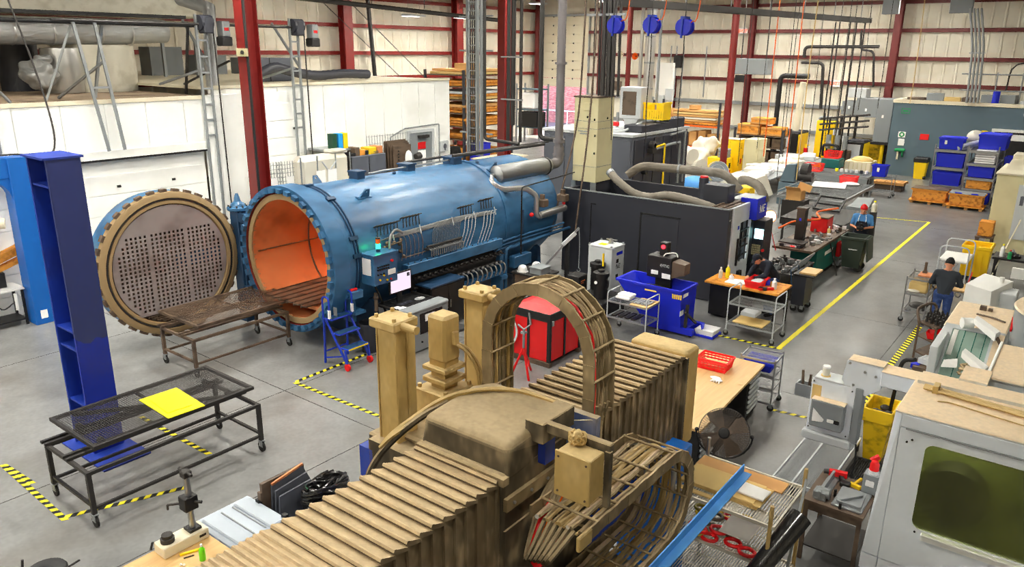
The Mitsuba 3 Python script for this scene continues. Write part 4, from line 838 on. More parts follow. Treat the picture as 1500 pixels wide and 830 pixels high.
for y in (15.57, 16.13): caster(k, -6.78, y, .05); caster(k, -7.9, y, .05)
k = thing('chip_chute', 'dark box-shaped chip conveyor head with a red lamp, above the blue hopper', 'conveyor')
part(k, 'body', box(-8.12, -7.5, 15.86, 16.3, 1.16, 1.68, .01), 'black'); part(k, 'neck', box(-8.0, -7.6, 16.1, 16.34, .7, 1.2), 'black'); part(k, 'hood', trimesh.convex.convex_hull(np.array([[-7.5, 15.9, 1.6], [-7.5, 15.9, 1.2], [-7.5, 16.28, 1.6], [-7.5, 16.28, 1.2], [-7.2, 15.95, 1.55], [-7.2, 15.95, 1.3], [-7.2, 16.25, 1.55], [-7.2, 16.25, 1.3]])), 'brown_steel')
b_ = part(k, 'lamp_box', box(-7.92, -7.72, 16.05, 16.25, 1.68, 1.98, .01), 'black'); part(b_, 'red_lamp', cyl((-7.82, 16.05, 1.88), (-7.82, 16.03, 1.88), .05), 'red', emit=emat((255, 30, 40), 4)); part(k, 'handle', tube([(-7.75, 15.95, 1.68), (-7.7, 15.97, 1.75), (-7.5, 16.05, 1.78), (-7.45, 16.08, 1.68)], .015, 6, 4), 'white', 40)
part(k, 'badge', text('emc', .09, (-7.66, 15.856, 1.45), (1, 0, 0), (0, 0, 1)), 'light_gray'); each(k, 'label', [box(-8.0, -7.82, 15.85, 15.858, 1.24, 1.34), box(-7.72, -7.5, 15.85, 15.858, 1.18, 1.3)], 'paper')
k = wire_cart(-8.42, -7.42, 14.6, 15.2, (.8, .42), 'chrome utility cart with folded white towels on top, in front of the blue hopper', 1.02)
part(k, 'top_board', box(-7.85, -7.4, 14.6, 15.2, .81, .83), 'wood')
solo('towel_stack', [rbox(-8.32, -7.95, 14.75, 15.05, .83, .9, .03, 8), rbox(-8.3, -7.93, 14.8, 15.08, .89, .95, .03, 8)], 'white', 'folded white towels on the left end of the chrome utility cart', 'towels', smooth=50)
for j in range(5): solo('steel_part', [box(-7.9 + .09 * j, -7.83 + .09 * j, 14.7, 15.1, .835, .85), cyl((-7.86 + .09 * j, 14.75, .85), (-7.86 + .09 * j, 14.75, .87), .025)], 'galv', 'flat steel part lying in a row on the chrome utility cart', 'metal part', 'steel parts on the utility cart')
for j in range(4): solo('steel_plate', box(-8.35 + .17 * j, -8.24 + .17 * j, 14.68, 15.1, .43, .46), 'dark_steel', 'dark steel plate on the lower shelf of the utility cart', 'metal part', 'plates on the lower cart shelf')
k = thing('plastic_tray', 'white plastic tray on the floor beside the blue hopper', 'tray'); part(k, 'body', shell(-6.75, -6.3, 15.75, 16.2, .05, .17, .01, .03), 'white'); part(k, 'dolly', box(-6.8, -6.3, 15.75, 16.25, .0, .05), 'tote_blue')

# ---- the dark machining centre
M = thing('machining_centre', 'large charcoal machining centre with a grey sliding door, open at the top', 'machine')
X0, X1, Y0, Y1, ZT = -12.19, -7.18, 18.3, 20.9, 2.475
part(M, 'front_panel', box(X0, X1, Y0, Y0 + 0.12, 0.03, ZT, 0.01), 'charcoal')
part(M, 'side_panel', box(X1 - 0.12, X1, Y0, 18.904, 0.03, ZT, 0.01), 'charcoal')
part(M, 'side_panel', box(X1 - 0.12, X1, 19.821, Y1, 0.03, ZT, 0.01), 'charcoal')
part(M, 'rear_panel', box(X0, X1, Y1 - 0.12, Y1, 0.03, ZT, 0.01), 'charcoal')
part(M, 'left_panel', box(X0, X0 + 0.12, Y0, Y1, 0.03, ZT, 0.01), 'charcoal')
part(M, 'side_base', box(X1 - 0.12, X1, 18.904, 19.821, 0.03, 0.26), 'charcoal')
part(M, 'deck', box(X0 + 0.1, X1 - 0.1, Y0 + 0.1, Y1 - 0.1, 1.378, 1.49), 'black')
part(M, 'top_rim', [box(X0, X1, Y0 - 0.01, Y0 + 0.05, ZT, ZT + 0.03), box(X1 - 0.04, X1 + 0.01, Y0, Y1, ZT, ZT + 0.03)], 'galv')
pd_ = part(M, 'access_panel', [box(-9.62, -8.524, Y0 - 0.015, Y0, 0.03, 2.049, 0.005)], 'charcoal')
part(pd_, 'hinge_line', [box(-9.665, -9.62, Y0 - 0.02, Y0, 0.03, 2.105), box(-9.665, -8.479, Y0 - 0.02, Y0, 2.072, 2.105)], 'black')
part(M, 'panel_seam', [box(-11.242, -11.219, Y0 - 0.012, Y0, 0.03, 2.161), box(-11.242, -11.074, Y0 - 0.012, Y0, 2.128, 2.161)], 'black')
dr_ = part(M, 'sliding_door', [box(X1 - 0.02, X1 + 0.05, 18.513, 19.016, 0.204, ZT + 0.04, 0.01), box(X1 - 0.02, X1 + 0.05, 19.016, 19.754, 0.204, 0.987, 0.01), box(X1 - 0.02, X1 + 0.05, 19.016, 19.754, 2.049, ZT + 0.04, 0.01), box(X1 - 0.02, X1 + 0.05, 19.642, 19.754, 0.931, 2.105)], 'cnc_gray')
w_ = part(dr_, 'window', trimesh.Trimesh([[X1 + 0.02, 19.016, 0.987], [X1 + 0.02, 19.642, 0.987], [X1 + 0.02, 19.642, 2.049], [X1 + 0.02, 19.016, 2.049]], [[0, 1, 2], [0, 2, 3]], process=False), 'clear_pane')
part(dr_, 'window_bar', [box(X1 + 0.02, X1 + 0.06, 19.016, 19.642, z - 0.012, z + 0.012) for z in (1.15, 1.38, 1.6, 1.83)] + [box(X1 + 0.02, X1 + 0.06, y - 0.01, y + 0.01, 0.987, 2.049) for y in (19.17, 19.49)], 'black')
part(dr_, 'handle', box(X1 + 0.05, X1 + 0.09, 18.859, 18.926, 0.931, 1.658), 'black')
part(dr_, 'latch', box(X1 + 0.05, X1 + 0.14, 19.016, 19.195, 0.427, 0.763, 0.01), 'black')
part(dr_, 'blue_tag', box(X1 + 0.05, X1 + 0.055, 18.837, 18.949, 1.893, 1.993), 'tote_blue')
part(M, 'inside_lamp', box(-8.054, -7.83, 19.016, 19.687, 0.819, 2.161), 'white', emit=emat((235, 255, 250), 5))
part(M, 'script_badge', box(X1, X1 + 0.004, 18.345, 18.479, 2.184, 2.228), 'galv')
cp = part(M, 'control_panel', box(-7.327, -6.879, 20.134, 20.75, 0.427, 1.938, 0.01), 'charcoal')
part(cp, 'screen', box(-7.137, -6.89, 20.118, 20.134, 1.434, 1.714), 'teal_window', emit=emat((170, 240, 240), 1.6))
part(cp, 'keypad', [box(-7.181 + 0.05 * i, -7.142 + 0.05 * i, 20.118, 20.134, 0.987 + 0.06 * j, 1.031 + 0.06 * j) for i in range(5) for j in range(5)], 'beige', kind='stuff')
each(cp, 'green_button', [cyl((-7.215 + 0.1 * i, 20.134, z), (-7.215 + 0.1 * i, 20.101, z), 0.025) for i, z in ((0, .875), (0, .775), (1, .82), (2, .84), (2, .74))], 'green')
each(cp, 'red_button', [cyl((-6.846, 20.079, 1.155), (-6.846, 20.023, 1.155), 0.04), cyl((-7.271, 20.123, 0.595), (-7.271, 20.079, 0.595), 0.04)], 'red')
bs = part(M, 'blue_sign', box(-7.405, -6.935, 19.575, 20.302, 2.049, 2.609, 0.01), 'tote_blue', label='bright blue sign box')
part(bs, 'lettering', text('ME', 0.2, (-6.932, 19.956, 2.217), (0, 1, 0), (0, 0, 1), 0.006), 'white')
part(bs, 'top', box(-7.383, -6.958, 19.598, 20.28, 2.609, 2.62), 'light_gray')
part(M, 'spindle_box', box(-8.222, -7.55, 19.016, 19.519, 1.49, 2.944, 0.015), 'charcoal')
part(M, 'coolant_can', [cyl((-8.669, 20.023, 1.49), (-8.669, 20.023, 2.944), 0.13, n=18)], 'charcoal', 40)
part(M, 'red_cap', cyl((-8.669, 20.023, 2.944), (-8.669, 20.023, 2.989), 0.11), 'red')
part(M, 'slide_cover', [box(-11.186, -9.172, 19.687, 20.806, 1.938, 2.049), box(-11.074, -9.284, 19.575, 20.917, 1.602, 1.938)], 'brown_steel')
part(M, 'slat_cover', [box(-11.186 + 0.16 * i, -11.074 + 0.16 * i, 19.351, 19.642, 1.714, 2.072) for i in range(11)], 'brown_steel', kind='stuff')
part(M, 'roof_track', [box(-7.718, -7.271, Y0 + 0.15, 20.806, ZT - 0.1, ZT + 0.02), box(-7.662, -7.606, Y0 + 0.15, 20.806, ZT + 0.02, ZT + 0.05), box(-7.439, -7.383, Y0 + 0.15, 20.806, ZT + 0.02, ZT + 0.05)], 'brown_steel')
part(M, 'roof_plate', box(-7.718, -7.047, 19.687, 20.694, ZT + 0.02, ZT + 0.06), 'light_gray')
part(M, 'valve_rack', [box(-8.669, -8.222, 19.24, 19.575, 1.49, 2.273), box(-8.613, -8.389, 19.128, 19.24, 2.049, 2.329)], 'cream')
for i in range(9):
    a0, a1 = (170 - 17 * i, 170 - 17 * (i + 1))
    t0, t1 = (math.radians(a0), math.radians(a1))
    part(M, 'chain_link', [bar((-9.116 + 0.45 * math.cos(t0), y, 1.882 + 0.5 * math.sin(t0)), (-9.116 + 0.45 * math.cos(t1), y, 1.882 + 0.5 * math.sin(t1)), 0.02, 0.06) for y in (19.128, 19.631)] + [cyl((-9.116 + 0.45 * math.cos(t0), 19.128, 1.882 + 0.5 * math.sin(t0)), (-9.116 + 0.45 * math.cos(t0), 19.631, 1.882 + 0.5 * math.sin(t0)), 0.015, n=6)], 'brown_steel')
part(M, 'cable_knot', [tube([(-8.613 + 0.25 * math.cos(t + k), 19.24 + 0.1 * k, 1.993 + 0.18 * math.sin(1.7 * t + k)) for t in np.linspace(0, 6, 16)], 0.03, 6) for k in range(4)], 'brown_steel', 40)
DH = thing('dust_hose', 'ribbed dust hose snaking from the beige cabinet along the dark machine front edge', 'hose', 'dust hoses on the dark machine')
part(DH, 'hose', tube([(-10.906, 18.736, 3.0), (-10.571, 18.568, 2.832), (-10.067, 18.568, 2.553), (-9.564, 18.591, 2.497), (-9.061, 18.568, 2.609), (-8.501, 18.568, 2.575), (-7.83, 18.591, 2.452), (-7.606, 18.68, 2.329)], [0.105 + 0.008 * (i % 2) for i in range(57)], 12, 8), 'hose_gray', 60)
part(DH, 'clamp', [cyl((-10.94, 18.747, 3.023), (-10.85, 18.703, 2.967), 0.12)], 'galv')
DH = thing('dust_hose', 'pale metal duct running behind the dark machine towards its top', 'hose', 'dust hoses on the dark machine')
part(DH, 'hose', bent([(-11.521, 20.806, 2.609), (-11.186, 21.029, 2.922), (-8.501, 21.141, 2.944), (-8.054, 21.141, 2.497)], 0.13, 12, 0.3), 'hose_gray', 50)
each(DH, 'joint', [cyl((-9.955, 21.085, 2.933), (-9.888, 21.085, 2.933), 0.145)], 'galv')
DH = thing('dust_hose', 'dark bent hose dropping behind the blue sign box', 'hose', 'dust hoses on the dark machine')
part(DH, 'hose', tube([(-7.83, 20.582, 2.888), (-7.606, 20.47, 2.922), (-7.271, 20.358, 2.832), (-7.047, 20.246, 2.609), (-6.991, 20.246, 2.441)], 0.12, 12, 8), 'hose_gray', 50)
B = thing('beige_cabinet', 'tall beige sheet-metal cabinet raised on a dark stand left of the dark machine', 'cabinet')
part(B, 'body', box(-12.36, -11.56, 19.0, 19.88, 2.6, 5.0, .012), 'beige'); part(B, 'top_lip', box(-12.38, -11.54, 18.98, 19.9, 5.0, 5.04), 'brown_steel')
part(B, 'seam', [box(-12.365, -11.553, 18.992, 19.885, z, z + .01) for z in (3.05, 4.13, 4.34)], 'mid_gray')
each(B, 'latch', [box(x - .02, x + .02, 18.98, 19.0, z - .03, z + .03) for x, z in ((-11.63, 3.45), (-11.63, 3.95), (-11.66, 4.4), (-11.9, 4.46))] + [box(-11.56, -11.54, 19.5, 19.54, 4.39, 4.45)], 'black')
part(B, 'vent_cover', [box(-12.02, -11.8, 18.96, 19.0, 4.64, 4.86, .01), box(-11.98, -11.82, 18.945, 18.965, 4.66, 4.77)], 'beige'); part(B, 'plate', [box(-12.2, -11.86, 18.99, 19.0, 4.04, 4.07), box(-12.14, -11.86, 18.99, 19.0, 3.97, 4.0)], 'mid_gray')
part(B, 'stand', [box(-12.34, -11.6, 19.02, 19.86, 2.34, 2.6), box(-12.5, -12.2, 19.05, 19.8, .03, 2.34)], 'charcoal'); each(B, 'bracket', [box(-11.72, -11.54, 18.98, 19.02, 2.34, 2.6), box(-12.38, -12.24, 18.98, 19.02, 2.34, 2.6)], 'galv')

# ---- benches and carts along the aisle ------------------------------------------
k = thing('work_bench', 'maple-topped work bench with a black drawer stack, below the blue-capped bottles and red basket', 'bench')
part(k, 'top', box(-7.2, -5.38, 17.15, 18.15, .87, .92, .006), 'osb'); part(k, 'drawer_unit', box(-7.1, -6.3, 17.3, 18.1, .05, .87), 'black'); each(k, 'leg', [box(x - .03, x + .03, y - .03, y + .03, 0, .87) for x, y in ((-5.45, 17.22), (-5.45, 18.08))], 'black'); part(k, 'back_panel', box(-6.3, -5.45, 18.05, 18.08, .3, .87), 'black')
bottle(-6.98, 17.6, .92, .28, .05, 'plastic_film', 'clear squeeze bottle at the left end of the maple bench', 'white'); bottle(-6.86, 17.75, .92, .33, .055, 'acid_yellow', 'tall pale yellow spray bottle on the maple bench', 'white'); bottle(-6.68, 17.55, .92, .16, .06, 'white', 'short white tub on the maple bench', 'white')
bottle(-5.62, 17.55, .92, .26, .06, 'white', 'white squeeze bottle at the right end of the maple bench', 'white'); bottle(-5.85, 17.75, .92, .16, .06, 'tote_blue', 'small blue cup behind the red basket on the maple bench', 'tote_blue')
basket(-6.22, -5.85, 17.22, 17.85, .92, 1.08, 'red plastic basket of small parts on the maple bench beside the bending worker')
solo('parts_heap', [ball((-6.03, 17.55, 1.02), (.15, .26, .05), 2)], 'light_gray', 'pale parts filling the red basket on the maple bench', 'parts', smooth=True, kind='stuff')
solo('drawing_sheets', [box(-6.75, -6.3, 17.3, 17.65, .92, .94), spin(box(-6.7, -6.25, 17.35, 17.68, .94, .955), 8, (-6.5, 17.5, 0))], 'paper', 'white sheets under the hands of the bending worker', 'paper')
k = thing('hand_tool', 'red and black hand tool lying at the front edge of the maple bench', 'tool'); part(k, 'body', bar((-5.85, 17.2, .95), (-5.6, 17.45, .95), .06), 'red'); part(k, 'grip', bar((-5.88, 17.25, .96), (-5.7, 17.28, .96), .07), 'black')
k = wire_cart(-6.2, -5.12, 16.25, 16.95, (.78, .3), 'chrome wire utility cart in front of the maple bench', 1.12)
part(k, 'tray', [box(-5.95, -5.6, 16.4, 16.8, .5, .6, .01)], 'light_gray'); solo('flat_panel', box(-6.1, -5.4, 16.35, 16.9, .31, .34), 'kraft', 'flat tan board on the bottom shelf of the wire cart before the maple bench', 'board')
k = thing('tool_cart', 'black rolling tool cart with a wooden top board, right of the maple bench', 'cart')
part(k, 'cabinet', box(-5.62, -5.3, 18.95, 19.55, .18, .98, .01), 'charcoal'); part(k, 'front_tray', box(-5.62, -5.12, 18.9, 19.6, .95, .99), 'black'); part(k, 'top_board', box(-5.5, -5.1, 19.0, 19.6, .99, 1.04, .006), 'wood'); part(k, 'handle', tube([(-5.62, 18.95, .6), (-5.7, 18.95, 1.05), (-5.7, 19.55, 1.05), (-5.62, 19.55, .6)], .015, 6), 'blue_dark')
for x, y in ((-5.55, 19.0), (-5.35, 19.0), (-5.55, 19.5), (-5.35, 19.5)): caster(k, x, y, .08)
k = thing('parts_table', 'dark steel table heaped with shiny machined parts behind the bending worker', 'table')
part(k, 'top', box(-6.85, -5.85, 19.75, 21.5, .66, .7), 'dark_steel'); part(k, 'shelf', box(-6.8, -5.9, 19.8, 21.45, .25, .28), 'dark_steel'); each(k, 'leg', [box(x - .03, x + .03, y - .03, y + .03, 0, .66) for x in (-6.8, -5.9) for y in (19.8, 21.45)], 'dark_steel')
rn = random.Random(5)
for i in range(46):
    x, y = rn.uniform(-6.78, -5.95), rn.uniform(19.85, 21.2); h = rn.uniform(.06, .17); r = rn.uniform(.03, .06)
    solo('machined_part', [cyl((x, y, .7), (x, y, .7 + h), r, r * rn.uniform(.5, 1), 10), cyl((x, y, .7 + h * .3), (x, y, .7 + h * .5), r * 1.3, n=10)], rn.choice(['steel', 'steel', 'galv', 'dark_steel']), 'shiny turned metal part in the heap on the dark parts table', 'metal part', 'machined parts on the dark table', smooth=40)
k = thing('angle_block_row', 'row of leaning white and black ribbed blocks at the dark parts table end', 'fixture')
each(k, 'rib', [bar((-5.98 + .0 * i, 20.0 + .13 * i, .72), (-5.78, 20.12 + .13 * i, 1.05), .05, .03) for i in range(9)], 'galv'); part(k, 'backing', bar((-5.98, 19.95, .72), (-5.98, 21.2, .72), .06), 'black')
k = thing('digital_scale', 'black bench scale with a red digital display, beside the tall black column', 'scale')
part(k, 'base', box(-6.95, -6.35, 21.7, 22.2, .95, 1.05, .01), 'charcoal'); part(k, 'display', box(-6.8, -6.45, 21.69, 21.7, .97, 1.03), 'light_gray'); part(k, 'digits', box(-6.62, -6.5, 21.683, 21.69, .985, 1.015), 'red', emit=emat((255, 30, 30), 2)); part(k, 'platform', box(-7.0, -6.3, 21.75, 22.25, 1.05, 1.08), 'dark_steel')
k = thing('height_column', 'tall black square column standing behind the digital scale', 'column'); part(k, 'column', box(-6.75, -6.5, 22.35, 22.6, .95, 1.95, .01), 'black'); part(k, 'cap', box(-6.77, -6.48, 22.33, 22.62, 1.95, 2.0), 'dark_steel'); part(k, 'blue_tag', box(-6.66, -6.6, 22.345, 22.35, 1.62, 1.7), 'tote_blue')
k = thing('teal_bench', 'long teal-sided bench with a worn brown top before the man in the red cap', 'bench')
part(k, 'top', box(-7.12, -5.95, 21.62, 25.3, .88, .95, .008), 'brown_steel'); part(k, 'end_panel', box(-6.75, -6.0, 22.2, 22.24, .1, .88), 'teal_dark'); part(k, 'side_panel', box(-6.02, -6.0, 22.2, 25.2, .1, .88), 'teal_dark'); part(k, 'placard', box(-6.0, -5.995, 23.0, 23.8, .55, .66), 'paper', label='white lettered plate'); part(k, 'foot', [box(-6.75, -6.65, 22.3, 25.1, 0, .1), box(-6.1, -6.02, 22.3, 25.1, 0, .1)], 'black')
k = thing('red_crate', 'red steel crate with a dark lid on the teal bench', 'crate'); part(k, 'body', box(-6.85, -6.35, 24.2, 24.8, .95, 1.4, .02), 'red'); part(k, 'lid', box(-6.87, -6.33, 24.18, 24.82, 1.4, 1.44, .01), 'brown_steel')
bottle(-6.25, 24.1, .95, .25, .05, 'kraft', 'amber glue bottle beside the red crate on the teal bench', 'white')
for i in range(30):
    x, y = rn.uniform(-6.75, -6.05), rn.uniform(22.4, 25.1); a, b, h = rn.uniform(.05, .16), rn.uniform(.05, .2), rn.uniform(.03, .14)
    solo('bench_part', spin(box(x - a / 2, x + a / 2, y - b / 2, y + b / 2, .95, .95 + h, .01), rn.uniform(0, 90), (x, y, 0)), rn.choice(['galv', 'light_gray', 'dark_steel', 'steel', 'brown_steel', 'white', 'black']), 'small tool or part strewn on the teal bench', 'part', 'clutter on the teal bench')
k = thing('welding_screen_lamp', 'glowing work lamp on a thin red stand beside the blue sign box', 'lamp')
part(k, 'stand', [cyl((-7.15, 21.3, 0), (-7.15, 21.3, 1.7), .02), tube([(-7.4, 21.3, .9), (-7.15, 21.3, 1.65), (-6.9, 21.3, .9)], .015, 6)], 'red', 40); part(k, 'bulb', ball((-7.15, 21.3, 1.85), .15, 2), 'white', True, emit=emat((255, 206, 160), 16)); part(k, 'guard', tube([(-7.15 + .17 * math.cos(t), 21.3, 1.85 + .17 * math.sin(t)) for t in np.linspace(0, 6.28, 16)], .01, 5), 'orange', 40)
solo('orange_hose', tube([(-7.1, 22.0, 1.4), (-6.9, 22.8, 1.5), (-6.5, 23.8, 1.45), (-6.8, 24.6, 1.5), (-6.4, 25.4, 1.55)], .03, 6, 6), 'orange', 'orange air hose lying over the clutter behind the digital scale', 'hose', smooth=40)
k = thing('black_table', 'wide black-topped table behind the red crate, with a black frame fixture on it', 'table'); part(k, 'top', box(-8.4, -6.3, 26.0, 28.9, .86, .9), 'black'); each(k, 'leg', [box(x - .03, x + .03, y - .03, y + .03, 0, .86) for x in (-8.3, -6.4) for y in (26.1, 28.8)], 'dark_steel')
k = thing('frame_fixture', 'black rectangular frame fixture standing on the black-topped table', 'fixture')
part(k, 'frame', [bar((-7.9, 28.0, .95), (-7.0, 27.9, .95), .06), bar((-7.9, 28.7, 1.3), (-7.0, 28.6, 1.3), .06), bar((-7.9, 28.0, .95), (-7.9, 28.7, 1.3), .06), bar((-7.0, 27.9, .95), (-7.0, 28.6, 1.3), .06), bar((-7.9, 28.3, 1.1), (-7.0, 28.25, 1.1), .05)], 'black')
k = thing('green_wheelie_bin', 'dark green wheeled refuse bin in front of the man in the red cap', 'bin')
part(k, 'body', shell(-5.78, -5.12, 23.75, 24.4, .1, 1.02, .02, .09), 'bin_green'); part(k, 'rim', [box(-5.81, -5.09, 23.72, 23.77, .97, 1.05, .01), box(-5.81, -5.09, 24.38, 24.43, .97, 1.05, .01), box(-5.81, -5.76, 23.72, 24.43, .97, 1.05, .01), box(-5.14, -5.09, 23.72, 24.43, .97, 1.05, .01)], 'bin_green'); part(k, 'lid', spin(box(-5.08, -5.03, 23.75, 24.4, .35, 1.05, .02), -6, (-5.05, 24, 1.0), (0, 1, 0)), 'bin_green'); part(k, 'label', box(-5.55, -5.3, 23.762, 23.768, .66, .69), 'light_gray')
each(k, 'wheel', [cyl((-5.25, y, .11), (-5.25, y + .06, .11), .11, n=18) for y in (23.85, 24.25)], 'rubber', 40); part(k, 'hose_clutter', [tube([(-6.0, 23.4, .9), (-5.9, 23.5, .5), (-5.7, 23.3, .1), (-5.6, 23.0, .02)], .02, 6, 4)], 'dark_steel', 40)
k = thing('red_jack', 'red floor jack stand beside the green refuse bin', 'jack'); part(k, 'body', box(-5.98, -5.85, 24.1, 24.4, .3, .75, .02), 'red'); part(k, 'base', box(-6.0, -5.82, 24.0, 24.5, 0.05, .12), 'galv'); part(k, 'post', cyl((-5.92, 24.25, .1), (-5.92, 24.25, .35), .03), 'galv')

# desk with drawers, fan and the chrome shelf cart beyond the way cover
with at(-4.14, 12.84, 0, 3.0):
    k = thing('drawer_bench', 'wood-topped workbench with a black drawer unit, red basket and white gloves on it', 'bench')
    part(k, 'top', box(-1.4, 0, -3.0, .1, .86, .905, .006), 'wood'); u = part(k, 'drawer_unit', box(-1.3, -.06, -.62, .02, .08, .86, .005), 'black')
    for j in range(7): part(u, 'drawer', box(-.06, -.02, -.58, -.02, .17 + .095 * j, .235 + .095 * j, .02), 'light_gray')
    u = part(k, 'drawer_unit', box(-1.3, -.06, -2.9, -2.25, .08, .86, .005), 'black')
    for j in range(7): part(u, 'drawer', box(-.06, -.02, -2.86, -2.29, .17 + .095 * j, .235 + .095 * j, .02), 'light_gray')
    part(k, 'back_leg', [box(-1.3, -1.2, -2.9, .02, 0, .08), box(-.2, -.1, -2.9, .02, 0, .08)], 'black'); part(k, 'grommet', lathe([(.001, 0), (.05, 0), (.05, .006), (.001, .006)], 16, (-.08, -1.0, .905)), 'wood')
    basket(-.98, -.42, -.78, -.36, .906, 1.09, 'red plastic basket on the wood-topped drawer bench'); solo('basket_fill', [rbox(-.9, -.5, -.7, -.45, .92, 1.02, .04, 8)], 'wood', 'tan parts in the red basket on the drawer bench', 'parts', smooth=50, kind='stuff')
    solo('work_gloves', [ball((-.5, -1.05, .925), (.1, .06, .022), 2), ball((-.42, -1.12, .925), (.07, .045, .018), 2)] + [bar((-.5 + .03 * i, -1.1, .925), (-.53 + .05 * i, -1.2 - .01 * i, .92), .02) for i in range(4)], 'white', 'white work gloves dropped near the red basket on the drawer bench', 'gloves', smooth=60)
    solo('red_folder', box(-.85, -.6, -1.95, -1.7, .906, .925), 'red_bright', 'flat red folder at the near end of the drawer bench', 'folder')
k = thing('floor_fan', 'round floor fan with a dusty brown wire cage beside the drawer bench', 'fan')
FO, FD = np.array([-3.62, 9.82, 1.0]), np.array([.30, -.86, .42]); FU, FV, FD = frame(FD)
each(k, 'cage_ring', [lathe([(r, z - .004), (r + .004, z), (r, z + .004), (r - .004, z), (r, z - .004)], 48, FO, FD) for r, z in [(.36, 0), (.36, .05)]] + [lathe([(r, .05 + .035 * (1 - (r / .36) ** 2) - .002), (r + .0025, .05 + .035 * (1 - (r / .36) ** 2)), (r, .052 + .035 * (1 - (r / .36) ** 2)), (r, .05 + .035 * (1 - (r / .36) ** 2) - .002)], 40, FO, FD) for r in np.linspace(.1, .352, 22)], 'dark_steel')
for i in range(64):
    a = i * math.pi / 32; u = FU * math.cos(a) + FV * math.sin(a); part(k, 'cage_wire', tube([FO + u * r + FD * (.05 + .035 * (1 - (r / .36) ** 2)) for r in (.08, .2, .3, .36)] + [FO + u * .36 - FD * .04, FO + u * .2 - FD * .07], .0028, 4), 'brown_steel')
for i in range(4):
    a = i * math.pi / 2 + .4; u = FU * math.cos(a) + FV * math.sin(a); w = np.cross(FD, u)
    part(k, 'blade', trimesh.convex.convex_hull(np.array([FO + u * .06 + w * .03, FO + u * .06 - w * .03 + FD * .02, FO + u * .33 + w * .16 - FD * .02, FO + u * .34 - w * .08 + FD * .035, FO + u * .2 + w * .14 - FD * .015])), 'brown_steel')
part(k, 'hub', lathe([(.001, .105), (.06, .1), (.085, .07), (.085, -.1), (.001, -.12)], 24, FO, FD), 'black', 35); part(k, 'yoke', tube([FO + FU * .4 * math.cos(a) + np.array([0, 0, 1]) * -.4 * math.sin(a) for a in np.linspace(0, math.pi, 14)], .014, 8), 'black', 40)
each(k, 'knob', [ball(FO + FU * s * .39, .03, 1) for s in (-1, 1)], 'black'); part(k, 'stem', cyl(FO - np.array([0, 0, .4]), (FO[0], FO[1], .03), .022), 'black'); part(k, 'base', lathe([(.001, 0), (.24, 0), (.22, .03), (.001, .04)], 28, (FO[0], FO[1], 0)), 'black', 40)
with at(-4.0, 13.22, 0, 4):
    k = wire_cart(-.62, 0, -.22, .32, (.95, .68, .42, .14), 'tall chrome wire shelf cart behind the drawer bench', 1.0, 'steel', 'wire_cart', False, nw=22)
    tote(-.58, -.04, -.18, .28, .69, .88, 'shallow blue tote on the chrome shelf cart behind the drawer bench')

# the wire rack in front, with cardboard and painted parts
k = thing('wire_rack', 'chrome wire shelving unit holding cardboard sheets, right of the long cable chain', 'shelving')
for x, y in ((-2.05, 8.3), (-2.09, 7.3), (-3.24, 8.3), (-3.24, 7.3)): part(k, 'post', cyl((x, y, 0), (x, y, 1.7), .022, n=10), 'dusty_tan' if x > -3 else 'steel', 40)
for z in (1.45, .95, .4): part(k, 'shelf', grid(-3.24, -2.05, 7.3, 8.3, z, 40, 5, .0045, .011), 'wire_bright')
solo('cardboard_sheet', box(-3.26, -2.2, 7.98, 8.24, 1.462, 1.475), 'cardboard', 'long cardboard sheet along the back of the chrome wire rack', 'cardboard')
for j, (a, b) in enumerate(((-3.25, -2.3), (-3.2, -2.32), (-3.24, -2.28), (-3.18, -2.36))):
    solo('kraft_board', spin(box(a, b, 7.5, 7.95, 1.462 + .014 * j, 1.473 + .014 * j, .003), -3 + j, (-2.8, 7.7, 0)), 'kraft', ('lowest', 'second', 'third', 'topmost')[j] + ' yellow kraft board of the stack on the chrome wire rack', 'board', 'kraft boards on the wire rack')
solo('white_placard', spin(box(-2.62, -2.28, 7.6, 7.84, 1.521, 1.545, .005), -3, (-2.5, 7.7, 0)), 'paper', 'thick white card lying on the kraft boards of the wire rack', 'card'); solo('wooden_template', box(-3.2, -2.72, 7.36, 7.44, 1.462, 1.48, .008), 'kraft', 'narrow tan template at the front edge of the wire rack', 'board')
solo('white_sheet', box(-2.7, -2.35, 7.45, 7.85, 1.05, 1.055), 'paper', 'white sheet under the wires of the rack shelf', 'paper')
for i in range(16):
    x, y = rn.uniform(-3.1, -2.3), rn.uniform(7.35, 7.95)
    key = solo('bagged_part', tube([(x + .09 * math.cos(t), y + .07 * math.sin(t), .975 + .02 * (i % 3)) for t in np.linspace(0, 6.28, 12)], .022, 6, closed=True), ['red', 'yellow_dirty', 'brown_steel', 'red', 'olive'][i % 5], 'coloured ring-shaped part lying on the second shelf of the chrome wire rack', 'part', 'ring parts on the wire rack', smooth=40)
solo('black_roll', cyl((-2.3, 6.75, .6), (-1.9, 7.75, 1.42), .1, .12, 20), 'black_shiny', 'shiny black rolled sheet leaning at the corner post of the wire rack', 'roll', smooth=40)
k = thing('perforated_post', 'white and blue perforated upright leaning at the right end of the wire rack', 'post'); part(k, 'bar', bar((-1.95, 7.4, 0), (-2.02, 8.25, 1.6), .03, .02), 'galv')
k = thing('blue_guard_rail', 'long light blue angle rail running diagonally in front of the wire rack', 'rail')
part(k, 'flange', [bar((-2.274, 4.267, 2.3), (-2.282, 6.83, 2.3), .012, .09), bar((-2.234, 4.267, 2.26), (-2.242, 6.83, 2.26), .09, .012)], 'sky_blue')
part(k, 'upright', [box(-2.332, -2.282, 4.3, 4.42, 0, 2.3)], 'gantry_blue_bright')

